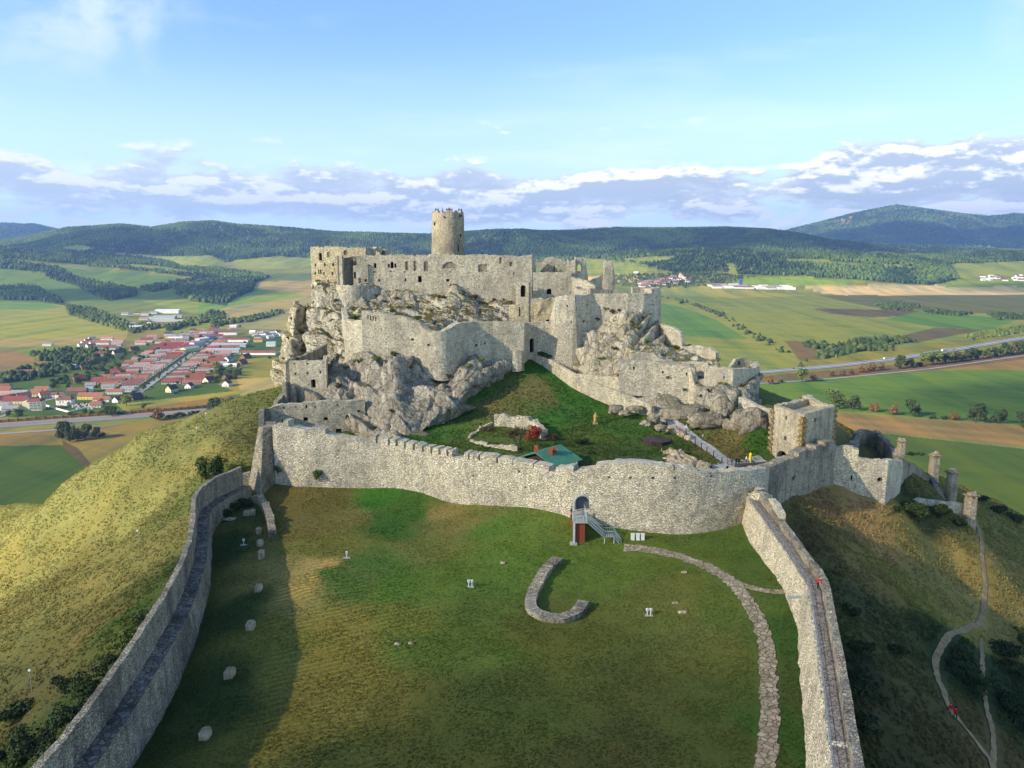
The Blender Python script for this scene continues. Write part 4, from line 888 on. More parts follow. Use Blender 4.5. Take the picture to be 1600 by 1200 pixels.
_q4 = [np.array(c_[:2]) for c_ in (c1, c2, c3, c4)]; _cc = sum(_q4) / 4; _q4 = [_cc + (q_ - _cc) * .86 for q_ in _q4]; mk('top_floor', [(q_[0], q_[1], z_) for z_ in (zt_l - 1.7, zt_l - 1.3) for q_ in _q4], [(3, 2, 1, 0), (4, 5, 6, 7), (0, 1, 5, 4), (1, 2, 6, 5), (2, 3, 7, 6), (3, 0, 4, 7)], 'gate_plaster', gt)
bb = thing('barbican', 'roofless plastered outer gatehouse with a round loophole beside the gate tower', 'ruin', (P(1350,760,160)[0], 165, H - 50))
slab('wall', wpath([(1303,697,758,152.5),(1322,699,766,152.3),(1339,702,774,151.5)]), 1.5, 'curtain_stone', bb, holes=[(1329,743,1332,751)], rag=.35, seed=71, rough=.12)
slab('wall', wpath([(1339,716,774,151.5),(1362,718,783,151.2),(1385,719,793,150.5),(1408,720,786,157)]), 1.4, 'curtain_stone', bb, holes=[(1371,746,1379,753,'arch')], rag=.15, seed=72, rough=.12)
slab('back_wall', wpath([(1408,713,770,160),(1394,698,760,168),(1371,673,750,177),(1352,671,745,177),(1336,674,740,175),(1330,690,730,168),(1322,694,730,160)]), 1.2, 'weathered_stone', bb, holes=[], rag=.35, seed=73, rough=.15)
slab('inner_wall', wpath([(1336,678,720,174),(1345,673,722,176),(1360,673,728,176.5),(1371,677,730,176)]), .9, 'weathered_stone', bb, holes=[(1347,678,1352,686)], rag=.2, seed=74)
rw = [(1408,718,790,160),(1425,726,775,172),(1440,736,772,182),(1452,748,778,184),(1461,765,785,180),(1467,781,800,170)]
slab('ring_wall', wpath(rw), 1.3, 'weathered_stone', rag=.25, seed=75, label='dark curved ring wall behind the outer gatehouse', cat='wall')
slab('low_wall', wpath([(1402,777,800,156),(1430,779,806,158),(1468,783,812,160),(1508,787,812,163)]), .9, 'curtain_stone', rag=.12, seed=76, label='low pale wall running from the gatehouse to the nearest pillar', cat='wall')
for k, (u, v0, v1, Y, w, lb) in enumerate([(1408,685,722,205,1.05,'shortest broken bridge pillar, close behind the outer gatehouse'),(1460,707,745,195,1.15,'broken stone pillar second from the gatehouse'),(1487,733,775,180,1.15,'leaning stone pillar third from the gatehouse'),(1516,768,820,162,1.15,'broken stone pillar nearest the dirt path at the low wall end')]):
    x, y, _ = P(u, (v0 + v1) / 2, Y); zt1, zb1 = zv(v0, Y), zv(v1, Y) - 3; b = MB(); r_ = random.Random(k)
    V = []; n = 10
    for i in range(n + 1):
        t = i / n
        for a in range(8):
            an = math.pi / 4 * a + math.pi / 8; rr = w * (1.12 - .16 * t + r_.uniform(-.06, .06)) * (1.0 if i < n else r_.uniform(.5, .9)); V.append((x + math.copysign(abs(math.cos(an)) ** .6, math.cos(an)) * rr, y + math.copysign(abs(math.sin(an)) ** .6, math.sin(an)) * rr, zb1 + (zt1 - zb1) * t + (r_.uniform(-.4, .3) if i == n else 0)))
    b.add(V, [(i * 8 + j, i * 8 + (j + 1) % 8, (i + 1) * 8 + (j + 1) % 8, (i + 1) * 8 + j) for i in range(n) for j in range(8)] + [tuple(n * 8 + j for j in range(8))])
    pl = thing('stone_pillar', lb, 'pillar', (x, y, zb1), group='stone pillars'); b.build('shaft', 'tower_stone', pl)
    b = MB(); b.box(-w * 1.05, w * 1.05, -w * 1.05, w * 1.05, 0, .35, rz=.1 * k, c=(x, y, zt1 - 1.0), taper=-.05); b.build('cap_course', 'quoin_stone', pl)

# ---- lower east castle walls above the gate tower
le = thing('lower_east_bastion', 'long pale lower castle wall standing on grey rock above the entrance ramp', 'castle wall', (P(1050,600,190)[0], 190, H - 38))
slab('wall', wpath([(967,562,606,190),(990,563,609,189.5),(1020,566,611,189),(1050,570,617,188),(1075,572,630,187),(1085,575,631,186.5)]), 2.2, 'curtain_stone', le, holes=[(989,573,992,578),(1034,580,1037,584),(1072,582,1074,587)], rag=.15, seed=81, rough=.12)
slab('corner_wall', wpath([(1076,571,630,187),(1084,598,632,185.5),(1092,612,634,184.8)]), 1.6, 'curtain_stone', le, rag=.1, seed=82)
slab('corner_wall', wpath([(1078,594,625,187.2),(1092,594,630,186.6),(1102,592,630,186)]), 1.6, 'castle_stone', le, rag=.15, seed=182)
slab('upper_wall', wpath([(985,552,570,194),(1000,551,570,194),(1018,552,570,194),(1030,560,572,193),(1055,566,573,193),(1082,566,576,192),(1106,566,580,190)]), 1.2, 'castle_stone', le, rag=.2, seed=83)
slab('wall', wpath([(1100,573,608,186),(1120,574,610,183.5),(1145,576,610,182),(1165,577,605,184),(1180,575,602,188),(1187,571,598,193)]), 1.8, 'curtain_stone', le, holes=[(1130,588,1132,592)], rag=.15, seed=84, rough=.12)
slab('back_wall', wpath([(1187,569,600,194),(1180,566,598,200),(1170,568,595,204)])[::1], 1.0, 'castle_stone', le, rag=.2, seed=85)
slab('gable', wpath([(1139,575,585,195),(1150,561,585,196),(1158,558,585,197),(1172,563,585,198),(1181,571,585,198)]), 1.0, 'castle_stone', le, holes=[(1153,564,1157,571)], rag=.25, seed=86)
slab('outer_shoulder_wall', wpath([(1028,508,543,214),(1040,508,545,210),(1050,512,546,208),(1062,521,546,206),(1066,540,548,205),(1085,541,556,204),(1095,540,560,203),(1108,542,563,202),(1112,546,568,201),(1118,552,568,200)]), 1.3, 'castle_stone', rag=.3, seed=87, label='broken wall stepping down the eastern shoulder above the bushes', cat='castle wall')
slab('stair_wall', wpath([(1154,620,634,176),(1170,628,650,173),(1190,636,664,168),(1206,640,672,164)]), 1.2, 'curtain_stone', rag=.15, seed=88, label='sloping wall running from the grey crag down to the gate tower', cat='castle wall')
slab('low_shoulder_wall', wpath([(899,584,600,200),(930,587,605,196),(967,590,607,192)]), 1.0, 'castle_stone', rag=.1, seed=89, label='low retaining wall under the great crag beside the ramp', cat='castle wall')
# ramp with parapet from the mound door down to the lower court
RP = [(832,553,565,211),(850,558,570,209),(868,566,580,206),(885,577,592,203),(905,588,603,199),(930,599,615,195),(960,610,627,190),(985,619,634,187),(1010,629,641,184),(1018,634,645,182)]
slab('ramp_wall', wpath(RP), 0.8, 'castle_stone', rag=.10, seed=90, ds=.8, dz=.8, label='parapet wall sloping along the green mound from the inner doorway', cat='castle wall')

# ---- middle castle
mw = thing('middle_castle_wall', 'high middle castle wall with a rounded bastion above the green mound', 'castle wall', (P(690,560,200)[0], 200, H - 33))
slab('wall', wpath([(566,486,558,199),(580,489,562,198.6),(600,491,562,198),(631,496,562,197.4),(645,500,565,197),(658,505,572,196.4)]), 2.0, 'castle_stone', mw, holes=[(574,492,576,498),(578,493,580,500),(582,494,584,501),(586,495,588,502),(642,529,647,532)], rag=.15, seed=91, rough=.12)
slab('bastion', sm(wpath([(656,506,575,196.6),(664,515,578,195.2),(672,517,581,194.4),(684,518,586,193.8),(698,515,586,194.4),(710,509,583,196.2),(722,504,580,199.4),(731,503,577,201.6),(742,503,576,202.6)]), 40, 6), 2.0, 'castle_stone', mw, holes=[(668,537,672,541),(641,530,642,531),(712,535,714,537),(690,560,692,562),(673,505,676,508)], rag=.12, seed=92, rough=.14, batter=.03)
slab('wall', wpath([(741,503,570,202.6),(750,503,572,203.2),(770,503,578,203.8),(800,503,577,204),(819,504,574,204.4)]), 2.0, 'castle_stone', mw, holes=[(742,538,747,541),(756,535,759,538)], rag=.10, seed=93, rough=.12)
slab('buttress', wpath([(801,547,572,203.0),(808,547,572,202.6),(815,549,570,202.8)]), 1.3, 'castle_stone', mw, rag=.1, seed=94, batter=.08)
slab('door_wall', wpath([(819,504,560,204.6),(823,505,556,208),(826,505,553,210.5),(840,503,553,211),(852,502,553,211.2),(866,503,556,210.8)]), 1.6, 'castle_stone', mw, holes=[(827.5,529,834,551,'arch')], rag=.10, seed=95)
slab('gate_turret', wpath([(795,476,512,216),(808,476,512,215.6),(826,476,512,215.8),(829,476,512,219)]), 1.2, 'pale_plaster_stone', rag=.1, seed=96, holes=[(811,480,813,494)], label='small square turret rising behind the middle castle wall', cat='turret')
# great eastern bastion (slanting buttress and facets)
eb = thing('east_bastion', 'tall faceted bastion wall with a slanting buttress crowning the eastern crag', 'castle wall', (P(940,500,212)[0], 212, H - 36))
slab('buttress', wpath([(858,500,556,211.5),(868,464,566,210.5),(885,461,578,209.5),(897,461,582,209),(901,461,584,210)]), 2.5, 'castle_stone', eb, holes=[(886,476,887,480),(892,501,894,504)], rag=.1, seed=97, batter=.10, rough=.12)
slab('facet', wpath([(899,461,580,209.3),(912,461,560,211.5),(926,459,540,213.5)]), 2.5, 'castle_stone', eb, holes=[(901,489,902,492),(916,475,917,478),(908,500,912,504)], rag=.08, seed=98, batter=.07, rough=.12)
slab('curved_wall', wpath([(926,459,545,213.5),(950,459,530,213),(980,459,520,212.6),(1005,459,520,213.5),(1017,458,520,215.5)]), 2.5, 'castle_stone', eb, holes=[(950,481,952,484)], rag=.10, seed=99, batter=.05, rough=.14)
slab('facet', wpath([(1017,452,520,215.5),(1025,450,528,217),(1031,450,532,219)]), 2.5, 'castle_stone', eb, holes=[(1018,475,1022,476),(1015,493,1019,494)], rag=.1, seed=100, batter=.05, rough=.12)
slab('parapet', wpath([(988,450,462,219),(1000,449,462,219.5),(1018,450,462,219)]), 1.0, 'castle_stone', eb, rag=.15, seed=101)
slab('terrace_wall', wpath([(922,452,464,219),(940,455,464,220),(960,454,464,221),(985,455,464,221)]), 1.5, 'grey_rock', eb, rag=.3, seed=102)

# ---- palace
pl = thing('palace', 'long roofless palace facade with arched windows on the upper rock', 'palace', (P(700,440,236)[0], 236, H - 15))
slab('main_facade', wpath([(558,400,462,234.5),(575,399,464,235),(600,398,468,235),(640,398,470,235),(700,398,470,235),(760,398,472,235.4),(800,399,473,235.6),(831,399,474,236)]), 1.8, 'castle_stone', pl, holes=[
 (584,411,588,419,'arch'),(606,412,609,418),(610,409,615,419,'arch'),(616,412,619,418),(633,408,638,422,'arch blind'),(646,407,651,423,'arch blind'),(662,408,669,424,'arch blind'),(691,409,714,419,'arch blind'),(653,431,659,441,'arch'),(747,413,761,425,'blind'),(631,424,634,426),(609,423,612,425),(583,424,587,426),(591,436,594,440),(632,435,635,440),(697,436,702,440),(702,424,704,426),(802,425,804,430),(570,436,573,440),(780,402,784,412,'blind'),(796,409,800,416,'blind')], rag=.24, seed=111, rough=.10, winmat='painted_interior_shade')
slab('end_wall', wpath([(829,399,430,236),(834,404,432,238),(837,414,432,240)]), 1.2, 'castle_stone', pl, rag=.4, seed=112)
slab('east_facade', wpath([(831,425,470,236.2),(850,425,471,236.3),(880,425,472,236.6),(893,424,472,237)]), 1.8, 'castle_stone', pl, holes=[(814,446,821,462,'arch'),(854,451,862,460,'arch')], rag=.12, seed=113, rough=.1)
slab('door_pier', wpath([(806,441,478,232.5),(812,441,478,232.2),(826,441,478,232.2),(829,441,478,234)]), 1.2, 'castle_stone', pl, holes=[(813.5,446,821.5,464,'arch')], rag=.1, seed=114)
slab('lower_masonry', wpath([(829,466,508,229),(845,466,508,228.6),(862,466,506,228.4),(872,466,500,228)]), 2, 'pale_plaster_stone', pl, rag=.3, seed=115, holes=[(853,499,860,504,'arch')], rough=.5)
for a, sd_, hl in ((wpath([(848,409,428,241),(862,406,428,241),(886,406,428,241.5)]), 116, [(865,415,867,424),(871,414,875,424,'arch through'),(879,415,883,424,'arch through')]), (wpath([(886,405,432,239),(899,405,434,239)]), 117, []), (wpath([(899,406,435,240),(908,406,436,240.4),(914,407,434,240.8)]), 118, [(902,413,910,424,'arch through')]), (wpath([(914,408,445,240.8),(918,432,446,243),(924,444,450,246)]), 119, [])):
    slab('upper_ruin_wall', a, 1.0, 'castle_stone', pl, holes=hl, rag=.6, seed=sd_)
slab('slanted_stub', wpath([(845,425,430,238.5),(856,411,430,238.7),(862,415,430,238.9)]), .9, 'weathered_stone', pl, rag=.2, seed=120)
slab('wall', wpath([(893,436,466,232),(912,437,466,230),(930,444,466,228)]), 1.5, 'castle_stone', pl, rag=.5, seed=121)
slab('rubble_terrace', wpath([(898,448,466,226),(920,452,466,224),(945,455,466,223)]), 4, 'castle_stone', pl, rag=.4, seed=122)
# leaning pinnacle
pn = thing('ruin_pinnacle', 'lone jagged wall pinnacle standing right of the palace ruins', 'ruin', (P(948,450,243)[0], 243, H - 12))
slab('shaft', wpath([(943,409,452,243),(946,406,452,243),(957,406,452,243.2),(959,424,452,243.4),(961,426,452,243.6)]), 1.8, 'castle_stone', pn, rag=.4, seed=123, holes=[], rough=.25)
slab('wing', wpath([(918,444,454,243),(928,438,454,243.2),(935,436,454,243.4),(938,434,454,243.5),(943,430,454,243.6)]), 1.0, 'castle_stone', pn, rag=.3, seed=124)
# west palace
wp = thing('west_palace', 'tall pale roofless west palace block with small square windows', 'palace', (P(530,430,242)[0], 242, H - 12))
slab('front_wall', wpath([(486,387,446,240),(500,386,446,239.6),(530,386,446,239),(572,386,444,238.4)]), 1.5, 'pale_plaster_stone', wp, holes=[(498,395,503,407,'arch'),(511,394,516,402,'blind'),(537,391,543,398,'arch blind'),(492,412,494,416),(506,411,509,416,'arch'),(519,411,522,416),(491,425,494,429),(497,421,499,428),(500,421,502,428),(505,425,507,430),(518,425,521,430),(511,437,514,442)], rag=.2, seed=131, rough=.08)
slab('side_wall', wpath([(572,387,412,238.5),(590,388,412,245),(607,390,412,252)]), 1.2, 'castle_stone', wp, holes=[(587,390,593,398,'arch through'),(596,391,602,398,'arch')], rag=.25, seed=132)
slab('back_wall', wpath([(607,390,410,253),(560,388,410,256),(505,387,410,256)]), 1.2, 'castle_stone', wp, rag=.2, seed=133)
slab('west_wall', wpath([(505,386,440,256),(492,386,444,248),(486.2,387,446,240.2)]), 1.2, 'castle_stone', wp, rag=.2, seed=134)
slab('step_wall', wpath([(526,400,445,233),(535,400,446,232.5),(535.5,401,446,233)]), 1.4, 'castle_stone', wp, holes=[(528,406,530,414),(529,427,531,430)], rag=.1, seed=135)
slab('recess_wall', wpath([(535,402,446,233.5),(545,402,446,235.5),(552,401,446,236.5),(555,408,446,235)]), 1.2, 'weathered_stone', wp, rag=.15, seed=136)
slab('inner_wall', wpath([(550,398,420,239.5),(566,398,420,239.5),(576,398,420,239.6)]), 1.0, 'castle_stone', wp, holes=[(562,401,566,412),(569,401,571,412)], rag=.3, seed=137)
slab('recess_front', wpath([(552,415,447,233.6),(562,414,447,233.8),(575,413,447,234.2)]), 1.2, 'castle_stone', wp, holes=[(553,425,556,435),(560,434,564,442,'arch'),(570,436,573,440)], rag=.2, seed=138)
# half-round bastion below it
th = np.linspace(math.pi * 1.02, math.pi * 2.05, 15); bx_, by_ = P(549,460,231)[0], 233.5; R_ = 4.9
rb = [(bx_ + R_ * math.cos(t), by_ + R_ * .8 * math.sin(t), zv(446, 229), zv(484, 229) + (1.3 if abs(t - 4.7) > .9 else 0)) for t in th]
slab('round_bastion', rb, 1.0, 'castle_stone', rag=.1, ds=.5, seed=139, holes=[(562,449,564,451)], batter=.0, label='half-round bastion clinging to the rock below the west palace', cat='bastion', sink=1.0)
slab('terrace_wall', wpath([(538,498,560,205),(552,500,560,203),(566,500,560,200)]), 1.5, 'castle_stone', rag=.2, seed=140, label='low terrace wall holding the green shrubs below the round bastion', cat='castle wall')
slab('terrace_side', wpath([(534,480,520,216),(536,488,520,211),(538,498,530,205)]), 1.2, 'castle_stone', rag=.3, seed=141, label='short rising wall left of the green shrubs on the terrace', cat='castle wall')

# ---- round tower
tw = thing('round_tower', 'tall round keep tower with visitors on its broken top', 'tower', (P(698,395,262)[0], 264, H - 18))
def cyl_tower(cx, cy, r0, r1, z0, z1, seed):
    nth = 96; nz = 40; V = []; r_ = np.random.default_rng(seed)
    crn = np.repeat(r_.choice([0, 0, .45, .9, 1.1], 24), 4)
    for k in range(nz + 1):
        t = k / nz
        for a in range(nth):
            an = 2 * math.pi * a / nth; z = z0 + (z1 - z0) * t
            if k == nz: z -= crn[a]
            r = r0 + (r1 - r0) * t + 0.05 * math.sin(7 * an + z) + r_.uniform(-.03, .03) + (0.14 if .885 < t < .9 else 0)
            V.append((cx + r * math.cos(an), cy + r * math.sin(an), z))
    n0 = len(V)
    for k in (nz, nz - 4):
        for a in range(nth):
            an = 2 * math.pi * a / nth; z = z0 + (z1 - z0) * k / nz - (crn[a] if k == nz else 0); V.append((cx + (r1 - .9) * math.cos(an), cy + (r1 - .9) * math.sin(an), z))
    Fc = [(k * nth + a, k * nth + (a + 1) % nth, (k + 1) * nth + (a + 1) % nth, (k + 1) * nth + a) for k in range(nz) for a in range(nth)]
    Fc += [(nz * nth + a, nz * nth + (a + 1) % nth, n0 + (a + 1) % nth, n0 + a) for a in range(nth)] + [(n0 + a, n0 + (a + 1) % nth, n0 + nth + (a + 1) % nth, n0 + nth + a) for a in range(nth)] + [tuple(n0 + nth + a for a in range(nth))]
    return V, Fc
TX, TY = P(698.5,395,262)[0], 267.5
V, Fc = cyl_tower(TX, TY, 6.15, 5.35, H - 18, zv(329, 264), 4); mk('wall', V, Fc, 'tower_stone', tw)
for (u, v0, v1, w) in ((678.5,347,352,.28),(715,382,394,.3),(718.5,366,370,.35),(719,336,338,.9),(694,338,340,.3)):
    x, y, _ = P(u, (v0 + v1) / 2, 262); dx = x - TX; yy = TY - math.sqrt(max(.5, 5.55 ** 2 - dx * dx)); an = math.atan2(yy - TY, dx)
    b = MB(); b.box(-.5, .22, -w / 2, w / 2, zv(v1, 262), zv(v0, 262), rz=an, c=(TX + 5.62 * math.cos(an), TY + 5.62 * math.sin(an), 0)); b.build('slit_window', 'painted_interior_shade', tw)  # near-black block painted as the shade in the slit

# ---- lower west buildings
lw = thing('lower_west_ward', 'roofless lower ward building with two storeys of windows inside the corner of the wall', 'ruin', (P(490,680,176)[0], 178, H - 44))
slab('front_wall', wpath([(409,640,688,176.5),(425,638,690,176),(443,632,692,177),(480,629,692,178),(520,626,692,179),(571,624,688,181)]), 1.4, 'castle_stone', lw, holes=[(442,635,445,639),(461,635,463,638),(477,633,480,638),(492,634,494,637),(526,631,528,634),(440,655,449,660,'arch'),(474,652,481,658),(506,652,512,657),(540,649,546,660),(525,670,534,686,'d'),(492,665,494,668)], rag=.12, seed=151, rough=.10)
slab('west_wall', wpath([(405,664,700,152),(405,650,690,160),(406,640,680,170),(407,636,670,178)])[::-1], 1.1, 'weathered_stone', lw, rag=.15, seed=152)
slab('rear_wall', wpath([(434,628,640,183),(446,614,640,187),(457,601,640,190),(464,606,640,189),(490,617,645,187),(500,622,645,186)]), 1.1, 'weathered_stone', lw, rag=.2, seed=153)
lu = thing('upper_west_house', 'small roofless stone house with three windows and a dark doorway against the cliff', 'ruin', (P(484,600,192)[0], 192, H - 40))
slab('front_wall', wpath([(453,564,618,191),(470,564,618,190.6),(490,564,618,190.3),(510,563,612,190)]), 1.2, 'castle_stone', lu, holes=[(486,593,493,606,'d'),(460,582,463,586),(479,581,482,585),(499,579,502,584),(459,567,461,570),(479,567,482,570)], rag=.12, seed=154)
slab('side_wall', wpath([(510,562,600,190.2),(512,560,596,196),(512,556,590,203)]), 1.0, 'castle_stone', lu, rag=.2, seed=155)
slab('rear_wall', wpath([(453,564,600,191.2),(458,561,600,196),(470,559,600,200),(495,546,600,205),(512,536,590,208)]), 1.0, 'weathered_stone', lu, rag=.15, seed=156)
slab('passage_wall', wpath([(447,598,625,186),(452,596,625,188),(458,612,628,187)]), 1.0, 'weathered_stone', lu, rag=.1, seed=157)
# ------------------------------------------------------------------ rock masses
rock('castle_crag', 'broad grey limestone crag under the middle castle wall', [
 [(505,588,201),(500,604,192),(500,626,186)],
 [(530,575,202),(528,600,192),(530,632,184)], [(552,560,202),(552,600,193),(548,645,182),(556,690,175)],
 [(575,552,200),(572,590,190),(570,640,180),(575,692,172)], [(600,545,199),(595,585,189),(598,640,179),(600,694,170)],
 [(622,548,197),(622,590,187),(625,640,178),(630,684,170.5)], [(640,570,195.6),(642,600,188),(645,640,179),(650,677,172)],
 [(665,582,194.4),(665,605,187),(668,635,181),(668,662,175)], [(690,590,193.4),(690,605,187),(686,628,182),(682,650,177)],
 [(715,582,195),(714,596,190),(708,615,185),(702,636,180)], [(732,566,200),(735,580,193),(728,600,189),(722,618,184)],
 [(752,560,202),(756,572,197),(750,586,193),(745,600,190)], [(772,566,203),(775,574,199),(770,582,197),(766,590,195)], [(790,572,203),(790,578,201.5),(788,584,200),(786,588,199)]],
 back=9, res=0.45, amp=1.35, seed=3, mat='grey_rock', blk=4.6, step=(6.5, 3.4, .1))
rock('palace_cliff', 'cream limestone cliff between the palace facade and the middle wall', [
 [(487,444,239),(483,470,233),(480,510,226),(478,560,215),(474,600,205)],
 [(503,440,239),(500,470,231),(500,510,224),(500,550,214),(500,590,202)], [(520,444,236),(520,470,230),(520,505,222),(522,545,213),(524,585,201)],
 [(540,446,235),(542,476,229),(545,500,221),(548,535,212),(552,570,201)], [(560,446,234),(562,480,229),(562,500,221),(565,520,212),(568,545,203)],
 [(580,448,234.6),(585,470,231),(585,488,225),(585,500,218),(585,530,205)], [(610,452,234.4),(612,474,231),(612,490,225),(612,505,217),(612,530,205)],
 [(640,455,234.4),(640,474,231),(640,492,225),(642,505,217),(642,530,205)], [(665,460,234.4),(665,474,231),(668,490,226),(668,505,218),(668,530,207)],
 [(690,462,234),(700,470,230),(705,485,226),(700,505,219),(700,530,208)], [(708,447,234),(712,470,229),(715,486,226),(715,505,220),(715,530,209)],
 [(735,466,234.4),(740,478,230),(742,490,227),(742,505,222),(742,530,211)], [(770,468,234.6),(770,480,231),(770,492,228),(770,505,223),(770,530,212)],
 [(800,470,235),(802,480,232),(802,492,229),(802,505,225),(802,530,216)], [(826,472,235.4),(828,482,233),(830,492,230),(830,505,227),(830,530,218)], [(850,474,235.6),(850,484,233),(850,494,230),(850,508,227),(850,530,220)]],
 back=8, res=0.5, amp=1.15, seed=8, mat='palace_rock', blk=6.5, step=(7.0, 1.6, 0))
rock('west_pillar_crag', 'sunlit cream rock pillar standing free of the western cliff', [
 [(455,478,236),(447,500,234),(442,530,230),(434,560,224),(428,600,214)],
 [(466,474,233),(460,500,229),(456,530,224),(452,560,218),(446,600,208)], [(476,480,236),(474,505,232),(470,535,227),(468,565,220),(468,600,209)]],
 back=9, res=0.5, amp=1.7, seed=15, mat='cliff_rock', blk=4.0, step=(7, 1.6, 0))
rock('west_ledge_crag', 'grey blocky ledge between the upper west house and the lower ward', [
 [(498,600,197),(496,612,192),(492,628,187)], [(520,572,200),(520,590,194),(520,625,186)], [(545,562,201),(545,585,195),(545,628,185)], [(560,566,200),(560,590,194),(560,632,184)]],
 back=8, res=0.6, amp=1.5, seed=18, mat='grey_rock', blk=3.6, step=(5, 2, 0))
rock('east_crag', 'slanting grey limestone crag under the faceted eastern bastion', [
 [(896,545,209.5),(900,558,207),(905,575,203),(912,590,199.5)], [(912,520,211),(918,545,207),(922,565,203),(928,588,198)],
 [(930,505,213),(935,535,208),(940,560,202.5),(945,588,197)], [(950,500,212.8),(958,530,207),(962,555,202),(966,580,196)], [(975,484,212.6),(980,520,207),(985,545,202),(990,566,197.5)],
 [(1000,482,213),(1005,515,208),(1010,540,203.5),(1012,558,199)], [(1015,488,215),(1022,515,210),(1030,535,205.5),(1034,550,202)], [(1028,505,217),(1036,522,213),(1044,538,208),(1050,552,203)]],
 back=9, res=0.48, amp=1.15, seed=23, mat='limestone', blk=6.0, step=(3.6, 1.9, -.6))
rock('ramp_outcrop', 'smooth grey outcrop rising behind the entrance ramp', [
 [(905,586,204),(912,594,201)], [(950,594,198.5),(955,606,195.5)], [(985,602,194),(990,620,191)], [(1020,606,190.5),(1025,632,186)], [(1045,608,189),(1048,636,184)], [(1062,618,188),(1066,634,184)]],
 back=7, res=0.6, amp=.7, seed=27, mat='grey_rock', blk=4.5)
rock('bastion_crag', 'rounded grey crag carrying the eastern lower bastion', [
 [(1083,606,186.5),(1086,628,183.5)], [(1098,600,185.5),(1100,622,182.5),(1104,640,180)], [(1116,600,183.5),(1120,624,180),(1122,652,176.5)], [(1138,600,181.5),(1142,630,178),(1140,660,174.5)], [(1158,598,181.8),(1164,625,179),(1160,655,175.5)], [(1175,594,185),(1180,615,182),(1178,640,178)], [(1188,590,191),(1190,610,188),(1188,630,184)]],
 back=12, res=0.6, amp=1.5, seed=31, mat='grey_rock', blk=4.6, step=(6, 2.0, 0))
rock('shoulder_crag', 'scrub-covered rocky shoulder between the crag and the lower east wall', [
 [(985,548,199),(985,556,196)], [(1010,540,203),(1010,556,196)], [(1040,540,204),(1040,562,196)], [(1070,545,204),(1070,566,195)], [(1100,556,203),(1100,570,194)], [(1125,562,200),(1125,578,190)]],
 back=14, res=0.7, amp=1.3, seed=33, mat='cliff_rock', blk=3.0)
BO = [(1066,645,176,(5.0,2.2,1.9),'broad low grey boulder nearest the right side of the ramp'),(1087,642,177,(2.6,1.8,1.4),'flat boulder tucked behind the broad one beside the ramp'),(1104,657,171,(4.4,2.2,1.9),'rounded boulder standing alone right of the broad one'),(1128,640,174,(2.6,2.2,3.0),'upright boulder at the foot of the bastion crag'),(1150,665,168,(2.4,1.9,1.8),'split boulder below the bastion crag'),(1158,650,171,(1.7,1.5,1.5),'small boulder perched above the split one'),(1172,658,166,(3.6,2.4,3.2),'big pale boulder leaning on the sloping stair wall'),
 (1022,655,172,(1.4,1.2,1.4),'boulder against the left side of the ramp'),(1010,661,170,(1.3,.9,.7),'small grey rock in the grass left of the ramp'),(1033,668,168,(1.3,.9,.8),'grey rock in the grass above the white stone line'),(963,640,183,(2.0,1.0,1.1),'grey boulder under the sloping parapet wall'),(977,645,181.5,(1.2,.8,.7),'small rock below the boulder under the parapet wall'),(993,638,183.5,(2.0,.8,.7),'long flat rock along the foot of the parapet wall')]
for k, (u, v, Y, sz, lb) in enumerate(BO):
    p = P(u, v, Y); boulder('boulder', lb, p, sz, 200 + k, 'boulder_rock', 'boulder', 'boulders in the middle court')
for k, (u, v, s_) in enumerate([(1046,672,1.0),(1056,676,1.1),(1066,681,1.0),(1076,686,.9)]):
    p = G(u, v); boulder('white_boulder', ordn(k + 1) + ' from the hill side in the line of whitish stones beside the ramp', (p[0], p[1], p[2] + .3), (s_ * 1.1, s_ * .8, s_ * .8), 230 + k, 'pale_boulder_rock', 'stone', 'line of whitish stones', 3)
rock('court_rock', 'long tan rock ridge rising from the grass near the outer wall', [
 [(1037,706,158),(1036,716,154)], [(1052,702,157),(1050,726,149)], [(1072,707,155),(1068,732,146.5)], [(1090,717,150.5),(1088,736,145)], [(1112,730,146.5),(1108,740,143.5)]],
 back=4, res=0.4, amp=.8, seed=37, mat='pale_boulder_rock', blk=2.2)
